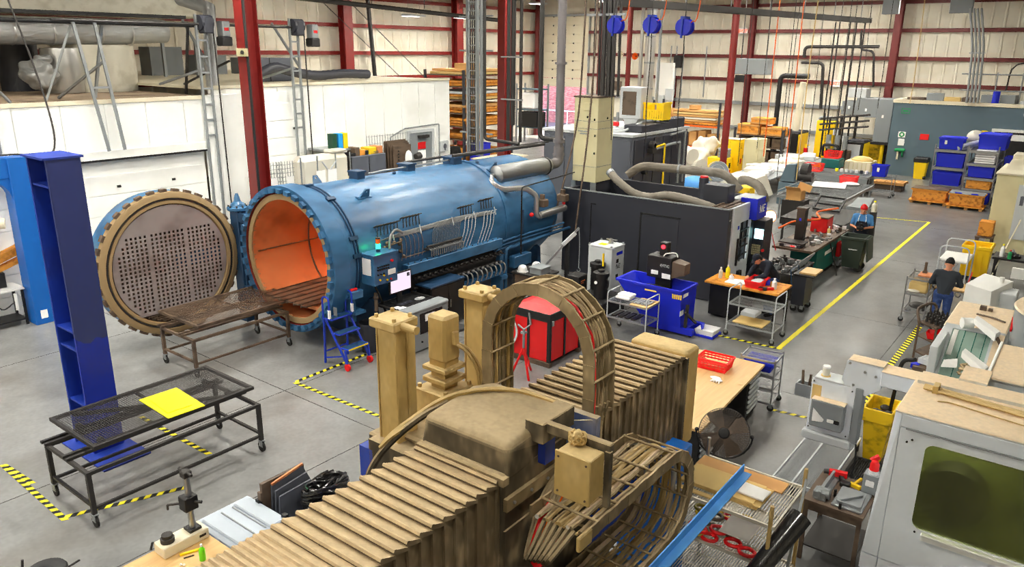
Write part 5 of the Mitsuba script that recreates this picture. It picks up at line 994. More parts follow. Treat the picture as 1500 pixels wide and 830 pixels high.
# floor gratings and the dark steel table of aluminium parts
for (a, b, c, d, z, lab) in ((-3.1, -2.78, 10.6, 12.4, .12, 'narrow metal grating step on the floor, the lower of two'), (-2.76, -2.3, 10.4, 12.5, .24, 'wide metal grating step beside the hanging control panel')):
    k = thing('grating_step', lab, 'step'); part(k, 'frame', [box(a, a + .02, c, d, z - .06, z), box(b - .02, b, c, d, z - .06, z), box(a, b, c, c + .02, z - .06, z), box(a, b, d - .02, d, z - .06, z)], 'light_gray')
    part(k, 'grate', grid(a, b, c, d, z - .004, int((b - a) / .02), int((d - c) / .045), .003), 'galv', kind='stuff'); each(k, 'leg', [box(x - .02, x + .02, y - .02, y + .02, 0, z - .06) for x in (a + .03, b - .03) for y in (c + .03, d - .03)], 'dark_steel')
solo('rubber_mat', grid(-2.28, -1.8, 10.9, 12.2, .02, 16, 26, .01, .02), 'rubber', 'black perforated anti-fatigue mat beside the yellow dirty bin', 'mat')
k = thing('fixture_table', 'rusty steel table holding aluminium castings, left of the near machine window', 'table')
part(k, 'top', box(-2.22, -1.5, 9.02, 9.9, .84, .88), 'brown_steel'); part(k, 'apron', [box(-2.2, -1.52, 9.04, 9.07, .74, .84), box(-2.2, -2.17, 9.04, 9.88, .74, .84)], 'brown_steel'); each(k, 'leg', [box(x - .025, x + .025, y - .025, y + .025, 0, .84) for x in (-2.18, -1.54) for y in (9.06, 9.86)], 'brown_steel'); part(k, 'shelf', box(-2.18, -1.54, 9.06, 9.86, .2, .22), 'dark_steel')
k = thing('aluminium_casting', 'aluminium angle casting with a round boss on the rusty table', 'casting', 'castings on the rusty table'); part(k, 'web', [box(-2.12, -1.98, 9.1, 9.75, .88, .9), box(-2.07, -2.04, 9.1, 9.75, .9, 1.0)], 'galv'); part(k, 'boss', [cyl((-2.1, 9.2, .95), (-1.95, 9.2, .95), .07, n=16), box(-2.14, -1.98, 9.12, 9.28, .88, .98, .01)], 'galv')
k = thing('aluminium_casting', 'flat aluminium plate casting with triangular ribs on the rusty table', 'casting', 'castings on the rusty table'); part(k, 'plate', box(-1.9, -1.54, 9.08, 9.6, .88, .91, .008), 'galv'); part(k, 'rib', [bar((-1.85, 9.15, .93), (-1.6, 9.5, .93), .025), bar((-1.6, 9.5, .93), (-1.58, 9.15, .93), .025), bar((-1.58, 9.15, .93), (-1.85, 9.15, .93), .025)], 'galv'); each(k, 'stud', [box(-1.93, -1.9, 9.3, 9.33, .88, .98), box(-1.8, -1.77, 9.05, 9.08, .88, .96)], 'black')
k = thing('cordless_drill', 'red and black cordless drill lying behind the castings on the rusty table', 'drill'); part(k, 'body', bar((-2.12, 9.75, .96), (-1.9, 9.8, .96), .07), 'red'); part(k, 'grip', bar((-1.98, 9.78, .94), (-1.9, 9.66, .9), .05), 'black'); part(k, 'chuck', cyl((-2.18, 9.73, .96), (-2.1, 9.75, .96), .03), 'dark_steel'); part(k, 'battery', box(-1.94, -1.82, 9.6, 9.7, .88, .94, .01), 'black')
solo('mallet', [bar((-1.8, 9.7, .9), (-1.74, 9.88, .93), .03), bar((-1.84, 9.72, .9), (-1.7, 9.68, .9), .05)], 'yellow_dirty', 'yellow-handled mallet behind the flat casting on the rusty table', 'mallet')
k = thing('warning_beacon', 'red warning beacon on a small grey switch box beside the near machine', 'lamp'); part(k, 'switch_box', box(-1.68, -1.5, 9.62, 9.8, .89, 1.16, .01), 'mid_gray'); part(k, 'base', cyl((-1.58, 9.7, 1.16), (-1.58, 9.7, 1.21), .06), 'white', 40); part(k, 'lens', lathe([(.058, 0), (.055, .08), (.04, .12), (.001, .13)], 18, (-1.58, 9.7, 1.21)), 'red_bright', 40); part(k, 'red_flag', bar((-1.64, 9.75, 1.3), (-1.56, 9.8, 1.36), .05), 'red'); part(k, 'sticker', box(-1.64, -1.54, 9.612, 9.62, 1.0, 1.08), 'paper')

# ---- the near machine with the big window ---------------------------------------
N = thing('near_machine', 'light grey machine tool with a dusty top and a big olive-tinted window', 'machine')
FY = 8.93; xw0, xw1, zw0, zw1 = -.98, .85, 1.04, 2.12
def face(x0, x1, z0, z1, hole=None):
    p = sbox(x0, z0, x1, z1)
    if hole: p = p.difference(sbox(hole[0] + .1, hole[2] + .1, hole[1] - .1, hole[3] - .1).buffer(.1, 8))
    return ext(p, .05, (0, FY + .05, 0), (1, 0, 0), (0, 0, 1))
part(N, 'door', face(-1.26, 1.2, .5, 2.24, (xw0, xw1, zw0, zw1)), 'cnc_gray'); part(N, 'header', box(-1.26, 1.2, FY - .01, FY + .05, 2.25, 2.4, .006), 'cnc_gray'); part(N, 'header_rail', box(-1.2, 1.2, FY - .025, FY, 2.235, 2.25), 'mid_gray')
part(N, 'corner_panel', trimesh.convex.convex_hull(np.array([[-1.265, FY, .5], [-1.265, FY, 2.4], [-1.34, FY + .05, 2.4], [-1.45, FY + .02, .5], [-1.265, FY + .4, .5], [-1.265, FY + .4, 2.4]])), 'cnc_gray')
part(N, 'lower_panel', [box(-1.45, -1.265, FY, FY + .3, .28, .49), box(-1.255, 1.2, FY, FY + .05, .28, .49)], 'cnc_gray'); part(N, 'plinth', box(-1.46, 1.2, FY - .01, FY + .3, 0, .27), 'slate')
part(N, 'door_ledge', [box(-.86, 1.0, FY - .07, FY, 1.0, 1.03, .01), box(-.86, 1.0, FY - .03, FY, .93, 1.0)], 'white_paint'); each(N, 'screw', [cyl((x, FY, z), (x, FY - .012, z), .012, n=8) for x, z in ((-1.12, 2.12), (-1.17, 2.08), (-.93, 1.0))], 'black')
part(N, 'window', trimesh.Trimesh([[xw0, FY + .02, zw0], [xw1, FY + .02, zw0], [xw1, FY + .02, zw1], [xw0, FY + .02, zw1]], [[0, 1, 2], [0, 2, 3]], process=False), 'grimy_glass')
part(N, 'chamber', [box(-1.22, 1.2, FY + .75, FY + .8, .5, 2.38), box(-1.24, -1.2, FY + .1, FY + .8, .5, 2.38), box(-1.22, 1.2, FY + .06, FY + .8, .5, .55)], 'coolant_paint'); part(N, 'spindle_head', [cyl((-.68, FY + .45, 1.3), (-.68, FY + .75, 1.3), .36, n=32)], 'dark_steel', 40); part(N, 'turret', [box(.1, .5, FY + .4, FY + .75, 1.1, 1.8, .04)], 'dark_steel')
part(N, 'chamber_lamp', box(-1.0, -.5, FY + .6, FY + .7, 2.2, 2.26), 'white', emit=emat((246, 255, 200), 16))
part(N, 'roof', box(-1.34, 1.2, FY, 10.2, 2.4, 2.43, .01), 'dusty_gray'); part(N, 'roof_step', box(-1.3, 1.2, 9.9, 10.25, 2.43, 2.47), 'dusty_gray'); part(N, 'side_wall', box(-1.3, -1.26, FY + .3, 10.2, .05, 2.4), 'cnc_gray'); part(N, 'roof_rail', [bent([(-1.2, 9.72, 2.46), (-.3, 9.6, 2.46), (1.1, 9.3, 2.46)], .02, 6), bent([(-1.2, 9.8, 2.46), (.1, 9.62, 2.46), (1.1, 9.4, 2.46)], .025, 6), bent([(-1.0, 9.45, 2.44), (-.9, 9.5, 2.44), (1.0, 9.15, 2.44)], .008, 5)], 'dusty_tan', 40); each(N, 'pipe_clip', [box(-1.1, -1.04, 9.68, 9.84, 2.43, 2.52), box(.1, .2, 9.42, 9.66, 2.43, 2.5)], 'dusty_tan')
A = thing('pendant_arm', 'long light grey swinging arm with a dusty top, carrying the control panel', 'arm')
part(A, 'beam', box(-1.78, 1.2, 10.3, 10.6, 2.1, 2.3, .008), 'cnc_gray'); part(A, 'beam_top', box(-1.78, 1.2, 10.29, 10.61, 2.3, 2.31), 'dusty_gray'); part(A, 'elbow', ext([(-2.28, 2.02), (-2.24, 2.3), (-2.2, 2.33), (-1.78, 2.31), (-1.78, 2.0), (-1.95, 1.86), (-2.2, 1.9)], .2, (0, 10.62, 0), (1, 0, 0), (0, 0, 1)), 'cnc_gray'); part(A, 'elbow_top', box(-2.22, -1.78, 10.4, 10.64, 2.32, 2.335), 'dusty_gray'); each(A, 'bolt', [cyl((x, 10.42, z), (x, 10.405, z), .018, n=8) for x, z in ((-2.0, 2.2), (-1.86, 2.17), (-2.2, 2.28), (-2.12, 1.98))], 'steel')
part(A, 'ribbed_sleeve', [box(-.15 + .03 * i, -.13 + .03 * i, 10.27, 10.63, 2.06, 2.33) for i in range(12)], 'dusty_plate'); part(A, 'bracket', [box(-.9, -.6, 10.2, 10.7, 2.43, 2.5)], 'dusty_gray')
Cn = thing('control_pendant', 'grey hanging control panel with a white arrow-shaped plate, seen from its back', 'control panel')
part(Cn, 'back_plate', box(-2.66, -2.04, 10.42, 10.5, 1.15, 1.93, .01), 'cnc_gray'); part(Cn, 'side_frame', box(-2.08, -1.98, 10.4, 10.62, 1.12, 1.95, .01), 'mid_gray'); part(Cn, 'cover', box(-2.6, -2.16, 10.28, 10.42, 1.28, 1.68, .015), 'mid_gray'); part(Cn, 'cover_dust', box(-2.6, -2.16, 10.28, 10.42, 1.68, 1.69), 'dusty_gray'); part(Cn, 'lower_shell', [box(-2.7, -2.04, 10.36, 10.5, 1.02, 1.15, .02), box(-2.72, -2.02, 10.45, 10.75, .98, 1.06, .02)], 'light_gray')
part(Cn, 'white_plate', ext([(-2.56, 1.36), (-2.56, 1.56), (-2.4, 1.42), (-2.42, 1.38)], .006, (0, 10.279, 0), (1, 0, 0), (0, 0, 1)), 'paper', label='white arrow-shaped plate'); part(Cn, 'oval_plate', [box(-2.36, -2.27, 10.272, 10.279, 1.4, 1.45, .003)], 'paper'); part(Cn, 'black_switch', box(-2.27, -2.2, 10.27, 10.279, 1.4, 1.45), 'black'); part(Cn, 'note', box(-2.64, -2.52, 10.41, 10.418, 1.62, 1.85), 'kraft', label='yellow note')
part(Cn, 'top_shelf', box(-2.64, -2.14, 10.42, 10.72, 1.93, 1.96, .006), 'light_gray'); each(Cn, 'screw', [cyl((x, 10.42, z), (x, 10.405, z), .01, n=6) for x, z in ((-2.12, 1.88), (-2.12, 1.2), (-2.63, 1.9), (-2.63, 1.2))], 'black'); part(Cn, 'cable_loop', tube([(-2.0, 10.5, 1.15), (-1.97, 10.5, .9), (-1.98, 10.5, .6), (-1.95, 10.52, .3), (-1.97, 10.55, .06)], .012, 6, 6), 'black', 40)
k = thing('parts_jar', 'small clear jar with a white lid on top of the control panel', 'jar'); part(k, 'body', cyl((-2.52, 10.55, 1.965), (-2.52, 10.55, 2.08), .05, n=16), 'plastic_film', 40); part(k, 'lid', cyl((-2.52, 10.55, 2.08), (-2.52, 10.55, 2.11), .052, n=16), 'white', 40); part(k, 'base', cyl((-2.52, 10.55, 1.96), (-2.52, 10.55, 1.975), .065, n=16), 'kraft', 40)
solo('yellow_duck', [ball((-2.24, 10.55, 1.99), (.045, .035, .03), 2), ball((-2.25, 10.54, 2.035), .024, 2)], 'acid_yellow', 'small yellow rubber knob sitting on the control panel', 'knob', smooth=True)
k = thing('tool_basket', 'small wire basket of brushes on the left side of the control panel', 'basket'); part(k, 'cage', [box(-2.9, -2.68, 10.5, 10.52, 1.6, 1.76), box(-2.9, -2.88, 10.5, 10.66, 1.6, 1.76), box(-2.9, -2.68, 10.64, 10.66, 1.6, 1.76), box(-2.9, -2.67, 10.5, 10.66, 1.58, 1.6)], 'galv'); each(k, 'brush', [bar((-2.8, 10.55, 1.62), (-2.84, 10.58, 1.95), .03), bar((-2.74, 10.6, 1.62), (-2.73, 10.6, 1.9), .03)], 'brown_steel')
k = thing('dirty_bin', 'square yellow bin full of scrap behind the near machine', 'bin'); part(k, 'body', shell(-2.28, -1.86, 12.2, 12.8, 0, .88, .015, .08), 'yellow_dirty'); part(k, 'collar', [box(-2.3, -1.84, 12.18, 12.22, .7, .92, .01), box(-2.3, -1.84, 12.78, 12.82, .7, .92, .01), box(-2.3, -2.26, 12.18, 12.82, .7, .92, .01), box(-1.88, -1.84, 12.18, 12.82, .7, .92, .01)], 'yellow_dirty'); part(k, 'scrap', [ball((-2.07 + rn.uniform(-.14, .14), 12.5 + rn.uniform(-.2, .2), .78), (.08, .08, .05), 1) for _ in range(9)], 'dark_steel', kind='stuff'); part(k, 'hose', tube([(-1.6, 11.6, 2.1), (-1.8, 11.9, 1.9), (-1.9, 12.3, 1.3), (-1.95, 12.5, .85)], .03, 8, 6), 'black', 40)

# second machine: sloped glass lid, tan deck, white lamp heads
S = thing('glass_lid_machine', 'machine with a dusty tan deck and a sloping pale green glass lid', 'machine')
part(S, 'deck', box(-1.62, -.72, 14.15, 15.75, 1.86, 1.93, .02), 'dusty_gray'); part(S, 'left_wall', box(-1.62, -1.5, 13.0, 15.7, .05, 1.88, .01), 'light_gray'); part(S, 'base', box(-1.5, -.72, 13.1, 15.7, .05, 1.2), 'light_gray')
def slope(x0, x1, t0, t1, off): # along the lid: t from 0 (top) to 1 (bottom)
    a, b = np.array([14.05, 1.92]), np.array([13.05, 1.36]); n = np.array([-.49, .87]); V = []
    for x in (x0, x1):
        for t in (t0, t1):
            q = a + (b - a) * t
            for o in off: V.append([x, *(q + n * o)])
    return trimesh.convex.convex_hull(np.array(V))
part(S, 'lid_frame', [slope(-1.58, -1.46, 0, 1, (-.02, .03)), slope(-1.58, -.72, -.05, .03, (-.02, .03)), slope(-1.58, -.72, .97, 1.05, (-.02, .03)), slope(-.9, -.86, 0, 1, (-.02, .03))], 'light_gray'); part(S, 'glass', slope(-1.46, -.88, .03, .97, (0, .012)), 'teal_window'); each(S, 'glass_seam', [slope(x, x + .012, .03, .97, (.012, .02)) for x in (-1.28, -1.12, -.98)], 'teal_dark'); part(S, 'vent_strip', slope(-1.44, -1.37, .05, .55, (.012, .03)), 'white_paint')
part(S, 'right_deck', slope(-.86, -.72, 0, 1, (-.02, .04)), 'dusty_gray'); part(S, 'deck_cable', [bent([(-1.25, 15.0, 1.95), (-1.0, 14.95, 1.95), (-.8, 14.8, 1.95)], .015, 6)], 'brown_steel', 40); part(S, 'bracket', [box(-1.25, -1.15, 15.35, 15.45, 1.93, 2.0), box(-1.12, -1.05, 15.35, 15.42, 1.93, 1.98)], 'brown_steel')
for y, z, lab in ((13.9, 2.05, 'upper'), (13.0, 1.75, 'lower')):
    k = thing('lamp_head', f'{lab} white box-shaped lamp head over the pale green glass lid', 'lamp', 'white lamp heads over the glass lid'); part(k, 'box', trimesh.convex.convex_hull(np.array([[-1.18 + a, y + b, z + c] for a, b, c in ((0, 0, .05), (.02, .2, .05), (.0, 0, .14), (.02, .2, .14), (.36, -.42, -.05), (.4, -.25, -.05), (.36, -.42, .08), (.4, -.25, .08))])), 'white_paint'); part(k, 'bracket', bar((-.8, y - .35, z), (-.6, y - .3, z - .35), .05), 'brown_steel')
    part(k, 'round_end' if lab == 'upper' else 'flap', cyl((-1.34, y + .02, z + .02), (-1.2, y + .1, z + .02), .09, n=18) if lab == 'upper' else trimesh.convex.convex_hull(np.array([[-1.4, y, z - .05], [-1.42, y - .05, z - .16], [-1.2, y - .05, z - .12], [-1.22, y + .05, z], [-1.3, y, z - .1]])), 'white_paint')
solo('cable_tangle', [tube([(-.95 + .2 * math.cos(t * 2 + k), 12.7 + .2 * math.sin(t + k), 1.72 + .03 * math.sin(3 * t)) for t in np.linspace(0, 4, 14)], .014, 6) for k in range(4)], 'dusty_plate', 'tangle of dusty cables at the foot of the lower lamp head', 'cables', smooth=40, kind='stuff')
k = thing('grey_guard', 'big curved grey sheet-metal guard at the right edge behind the glass lid', 'guard'); part(k, 'shell', [lathe([(.001, 0), (1.1, 0), (1.1, 2.45), (.001, 2.45)], 64, (.42, 14.2, .02))], 'mid_gray', 30); part(k, 'cap', lathe([(.001, 0), (1.12, 0), (1.1, .03), (.001, .03)], 64, (.42, 14.2, 2.47)), 'dusty_gray', 30); part(k, 'red_mark', [bar((-.66, 13.9, 2.1), (-.67, 14.1, 2.25), .03, .06)], 'red')
k = thing('dusty_housing', 'dust-covered flat machine housing at the right edge, behind the pendant arm', 'machine'); part(k, 'body', box(-.62, 1.2, 10.75, 12.2, .05, 2.36, .02), 'light_gray'); part(k, 'top', box(-.64, 1.2, 10.73, 12.22, 2.36, 2.4, .015), 'dusty_gray'); part(k, 'edge_seal', box(-.67, -.63, 10.73, 12.25, 2.2, 2.42, .01), 'white_paint')

# tool trolley, racks and the man's bench
k = thing('tool_trolley', 'dark steel tool trolley carrying red trays and black tool holders, beside the glass lid machine', 'cart')
for x, y in ((-2.42, 17.2), (-2.05, 16.9), (-2.2, 17.9), (-1.85, 17.6)): part(k, 'leg', bar((x, y, 0), (x, y, .95), .04), 'brown_steel')
part(k, 'push_bar', tube([(-2.42, 17.2, .9), (-2.5, 17.4, 1.15), (-2.3, 17.95, 1.15), (-2.2, 17.9, .9)], .03, 8, 4), 'brown_steel', 40)
for z in (.25, .6, .9): part(k, 'shelf', trimesh.convex.convex_hull(np.array([[x, y, zz] for x, y in ((-2.42, 17.2), (-2.05, 16.9), (-2.2, 17.9), (-1.85, 17.6)) for zz in (z, z + .03)])), 'brown_steel')
for i, (x, y) in enumerate(((-2.1, 17.15), (-2.0, 17.3))): solo('tray_bin', shell(x - .14, x + .14, y - .14, y + .14, .64 + .1 * i, .78 + .1 * i), 'red_bright', ('lower', 'upper')[i] + ' red tray bin on the dark tool trolley', 'tray', 'red trays on the trolley')
for i in range(16):
    x, y = -2.3 + .1 * (i % 4) + .04 * (i // 4), 17.3 - .07 * (i % 4) + .13 * (i // 4); solo('tool_holder', [lathe([(.001, 0), (.03, 0), (.02, .08), (.045, .09), (.045, .12), (.025, .13), (.015, .2), (.001, .2)], 12, (x, y, .93))], 'dark_steel', 'black and steel tool holder in the rows on the dark tool trolley', 'tool', 'tool holders on the trolley', smooth=35)
k = thing('holder_block', 'pale grey tool holder block with round holes at the foot of the tool trolley', 'block'); part(k, 'block', ext(sbox(0, 0, .4, .3).difference(shapely.union_all([Point(.06 + .09 * i, .06 + .09 * j).buffer(.03) for i in range(4) for j in range(3)])), .12, (-2.2, 16.3, .35), (.9, -.3, 0), (.3, .9, 0)), 'light_gray'); part(k, 'pin', cyl((-1.95, 16.45, .47), (-1.95, 16.45, .95), .035), 'dark_steel'); part(k, 'blue_bin', box(-2.3, -2.15, 16.2, 16.35, .25, .34), 'tote_blue'); part(k, 'stand', box(-2.25, -1.8, 16.1, 16.6, 0, .33), 'brown_steel')
k = wire_cart(-3.22, -2.72, 19.9, 20.75, (1.1, .72, .28), 'tall wire shelf cart at the left elbow of the man in the dark shirt', 1.16, 'steel', 'wire_cart', False, nw=18)
solo('copper_plate', [box(-3.05, -2.72, 20.2, 20.6, 1.11, 1.15, .01)], 'copper', 'copper-coloured plate on top of the tall wire shelf cart', 'plate'); k = thing('small_press', 'small dark instrument standing on the copper-coloured plate', 'tool'); part(k, 'stem', [cyl((-2.95, 20.5, 1.15), (-2.95, 20.5, 1.42), .03), box(-3.0, -2.9, 20.45, 20.55, 1.15, 1.2)], 'brown_steel')
solo('kraft_bag', rbox(-3.18, -2.76, 20.0, 20.6, .74, 1.0, .06, 10), 'kraft', 'crumpled tan bag on the middle shelf of the tall wire shelf cart', 'bag', smooth=50); solo('white_bag', ball((-3.05, 20.02, .78), (.14, .08, .05), 2), 'plastic_film', 'white plastic bag in front of the tan bag on the shelf cart', 'bag', smooth=True); solo('dark_clamp', [ball((-2.95, 20.3, .36), (.2, .25, .06), 2), tube([(-2.8, 20.1, .3), (-2.7, 20.1, .5), (-2.65, 20.3, .5)], .03, 6, 4)], 'dark_steel', 'dark oily part on the lowest shelf of the tall wire shelf cart', 'part', smooth=True)
k = thing('assembly_bench', 'wooden bench in front of the man in the dark shirt', 'bench'); part(k, 'top', box(-2.66, -1.75, 20.3, 21.0, .86, .9, .006), 'wood'); each(k, 'leg', [box(x - .03, x + .03, y - .03, y + .03, 0, .86) for x in (-2.65, -1.8) for y in (20.35, 20.95)], 'brown_steel'); part(k, 'clamp_wheel', lathe([(.05, 0), (.07, .01), (.05, .02)], 20, (-2.15, 20.29, .8), (0, -1, 0)), 'steel'); solo('paper_note', box(-2.0, -1.78, 20.35, 20.6, .902, .906), 'paper', 'white paper at the right end of the man\'s wooden bench', 'paper')
k = thing('platform_truck', 'white two-handled platform cart beyond the man in the dark shirt', 'cart'); part(k, 'deck', box(-3.1, -2.4, 23.5, 24.6, .8, .88, .03), 'white_paint')
for y in (23.5, 24.6): part(k, 'handle', bent([(-3.1, y, .1), (-3.1, y, 1.25), (-2.4, y, 1.25), (-2.4, y, .1)], .02, 8, .15), 'light_gray', 40)
for x in (-3.1, -2.4):
    for y in (23.5, 24.6): caster(k, x, y, .06)
k = thing('yellow_hopper_bin', 'big yellow plastic bin behind the white platform cart', 'bin'); part(k, 'body', shell(-2.75, -2.05, 25.0, 25.8, .05, 1.0, .02, .05), 'yellow'); part(k, 'rim', [box(-2.78, -2.02, 24.97, 25.03, .92, 1.03, .02), box(-2.78, -2.02, 25.77, 25.83, .92, 1.03, .02), box(-2.78, -2.72, 24.97, 25.83, .92, 1.03, .02), box(-2.08, -2.02, 24.97, 25.83, .92, 1.03, .02)], 'yellow'); part(k, 'skirt', box(-2.72, -2.08, 25.03, 25.77, 0, .12), 'black'); part(k, 'rib', [box(-2.72 + .16 * i, -2.69 + .16 * i, 24.985, 25.01, .15, .92) for i in range(5)], 'yellow')
carton(-2.75, -2.35, 28.0, 28.5, .75, 1.2, 'small open brown carton at the corner of the big beige machine', 'osb', tape_=False); k = thing('carton_stand', 'low dark stand under the brown carton', 'stand'); part(k, 'top', box(-2.8, -2.3, 27.9, 28.6, .7, .74), 'brown_steel'); each(k, 'leg', [box(x, x + .05, y, y + .05, 0, .7) for x in (-2.78, -2.37) for y in (27.92, 28.52)], 'brown_steel')
W = thing('white_enclosure', 'white angular machine enclosure right of the man in the dark shirt', 'machine'); part(W, 'body', trimesh.convex.convex_hull(np.array([[-1.85, 18.5, .9], [-1.3, 18.3, .9], [-1.0, 19.2, .9], [-1.6, 19.5, .9], [-1.85, 18.55, 1.55], [-1.35, 18.4, 1.5], [-1.05, 19.2, 1.6], [-1.62, 19.45, 1.62]])), 'white_paint'); part(W, 'lower_body', trimesh.convex.convex_hull(np.array([[-1.8, 18.4, .05], [-1.0, 18.2, .05], [-1.0, 19.4, .05], [-1.7, 19.5, .05], [-1.8, 18.4, .92], [-1.0, 18.2, .92], [-1.0, 19.4, .92], [-1.7, 19.5, .92]])), 'white_paint'); part(W, 'side_column', box(-1.2, -.9, 18.6, 19.2, .05, 1.45, .02), 'light_gray'); part(W, 'peg', cyl((-1.25, 19.0, 1.5), (-1.25, 19.0, 1.7), .05), 'white_paint'); part(W, 'lip', bar((-1.84, 18.45, .92), (-1.32, 18.25, .9), .05), 'light_gray')
solo('red_strap', [bar((-1.9, 19.3, 1.3), (-1.85, 19.35, 1.62), .05, .02)], 'red', 'red and white strap hanging at the left edge of the white enclosure', 'strap')
# big beige machine
k = thing('beige_machine', 'big cream and beige machine enclosure at the right edge, partly cropped', 'machine'); part(k, 'body', box(-2.6, 1.5, 28.9, 31.5, .05, 2.62, .01), 'beige'); part(k, 'top', box(-2.64, 1.5, 28.86, 31.52, 2.62, 2.68, .01), 'cream'); part(k, 'raised_back', [box(-2.4, 1.5, 30.6, 31.5, 2.68, 3.1, .02), trimesh.convex.convex_hull(np.array([[-2.5, 29.9, 2.68], [1.5, 29.9, 2.68], [-2.4, 30.6, 2.68], [1.5, 30.6, 2.68], [-2.4, 30.6, 2.95], [1.5, 30.6, 2.95]]))], 'cream'); dd = part(k, 'door', box(-1.95, 1.2, 28.86, 28.9, .6, 2.35, .005), 'light_gray'); part(dd, 'marks', [lathe([(.05, 0), (.09, 0), (.09, .006), (.05, .006), (.05, 0)], 20, (-1.6, 28.862, 2.15), (0, -1, 0))] + [lathe([(.001, 0), (.05, 0), (.05, .006), (.001, .006)], 14, (-1.75 + .06 * i, 28.862, 1.95 - .12 * i), (0, -1, 0)) for i in range(3)] + [box(-1.85, -1.75, 28.854, 28.86, 1.7, 2.0)], 'slate'); part(k, 'base_shadow_gap', box(-2.5, 1.4, 28.95, 31.4, 0, .05), 'black')
k = thing('parts_shelf', 'dark shelf of small black machine fittings below the beige machine', 'shelf'); part(k, 'top', box(-1.95, .4, 24.6, 25.4, .82, .88), 'black'); each(k, 'leg', [box(x, x + .06, y, y + .06, 0, .82) for x in (-1.9, .3) for y in (24.65, 25.3)], 'black'); part(k, 'white_lip', box(-1.4, .4, 24.0, 24.15, .5, .78), 'white_paint')
for i in range(14): x, y = rn.uniform(-1.6, .2), rn.uniform(24.7, 25.3); solo('machine_fitting', [cyl((x, y, .88), (x, y, .88 + rn.uniform(.1, .3)), .06, .03, 10), cyl((x, y, .88), (x, y, .94), .09, n=10)], rn.choice(['dark_steel', 'black', 'galv']), 'small dark fitting standing on the dark shelf below the beige machine', 'fitting', 'fittings on the dark shelf', smooth=40)
solo('broom', [cyl((-1.95, 24.3, .05), (-1.55, 26.0, 1.75), .018, n=8), bar((-2.1, 24.25, .05), (-1.8, 24.35, .05), .06, .1)], 'cream', 'broom with a long pale handle leaning by the dark shelf', 'broom'); bottle(-1.75, 24.8, .88, .36, .06, 'white', 'white spray bottle with a yellow trigger on the dark shelf', 'acid_yellow'); bottle(-1.55, 24.6, .88, .26, .05, 'green', 'green-labelled bottle on the dark shelf', 'red')

# ---- the far end -----------------------------------------------------------------
# blue-grey room at the right
br = struct('wall_room', [box(-9.35, EX, 45.4, 45.6, 0, 3.78), box(-9.35, -9.15, 45.4, NY, 0, 3.78)], 'bluewall', 'blue-grey painted room wall at the far right'); part(br, 'cap', [box(-9.4, EX, 45.34, 45.66, 3.78, 3.95), box(-9.4, -9.1, 45.34, NY, 3.78, 3.95)], 'cream', label='cream timber cap'); part(br, 'roof_deck', box(-9.3, EX, 45.6, NY - .3, 3.8, 3.84), 'roof_metal')
k = struct('door_1', [box(-4.55, 1.0, 45.36, 45.39, 0, 2.6)], 'black', 'flat black panel standing in for a dark open doorway, with a pale frame'); part(k, 'frame', [box(-4.68, -4.55, 45.32, 45.4, 0, 2.74), box(-4.68, 1.1, 45.32, 45.4, 2.6, 2.74)], 'white_paint'); part(k, 'red_sign', box(-4.25, -4.12, 45.33, 45.35, 2.38, 2.52), 'orange'); part(k, 'sheet', box(-4.05, -3.0, 45.33, 45.35, 2.2, 2.5), 'paper')  # flat black panel painted as the dark of the opening
def sign(x, z, w, h, m, lab, t=None, tm='white', th=.08):
    k = thing('wall_sign', lab, 'sign', 'signs on the blue-grey wall'); part(k, 'panel', box(x - w / 2, x + w / 2, 45.37, 45.395, z - h / 2, z + h / 2), m)
    if t: part(k, 'lettering', text(t, th, (x, 45.368, z - th / 2), (1, 0, 0), (0, 0, 1), .004), tm)
    return k
k = sign(-8.72, 3.38, .42, .26, 'bluewall', 'small green-framed sign high on the blue-grey wall'); part(k, 'border', [box(-8.93, -8.51, 45.36, 45.37, z - .015, z + .015) for z in (3.26, 3.5)] + [box(x - .015, x + .015, 45.36, 45.37, 3.26, 3.5) for x in (-8.92, -8.52)] + [box(-8.85, -8.6, 45.36, 45.37, 3.34, 3.42)], 'green')
k = sign(-8.74, 2.15, .36, .3, 'paper', 'round green first-aid sign above the white notice'); part(k, 'ring', lathe([(.07, 0), (.13, 0), (.13, .006), (.07, .006), (.07, 0)], 20, (-8.74, 45.368, 2.15), (0, -1, 0)), 'green')
sign(-8.72, 1.75, .3, .36, 'paper', 'white notice between the green sign and the green eye-wash'); sign(-7.65, 2.1, .42, .3, 'red_bright', 'pink sign on the blue-grey wall above the yellow bin')
k = thing('eye_wash', 'green eye-wash station with a white handle on the blue-grey wall', 'eye wash'); part(k, 'bowl', box(-8.95, -8.45, 45.1, 45.39, 1.28, 1.42, .04), 'green'); part(k, 'handle', box(-8.82, -8.74, 45.2, 45.3, .85, 1.28), 'cream'); part(k, 'pipe', tube([(-8.55, 45.35, 1.0), (-8.55, 45.2, 1.1), (-8.55, 45.2, 1.3)], .04, 8), 'green')
k = thing('dome_camera', 'white dome camera near the top of the blue-grey wall', 'camera'); part(k, 'base', cyl((-3.35, 45.4, 3.5), (-3.35, 45.25, 3.5), .13, n=18), 'white_paint'); part(k, 'dome', ball((-3.35, 45.24, 3.5), (.09, .07, .09), 2), 'black', True)
k = thing('bollard', 'yellow safety bollard at the corner of the blue-grey room', 'bollard'); part(k, 'post', cyl((-9.7, 45.8, 0), (-9.7, 45.8, 1.5), .1, n=18), 'yellow', 40); part(k, 'cap', ball((-9.7, 45.8, 1.5), .1, 2), 'yellow', True)
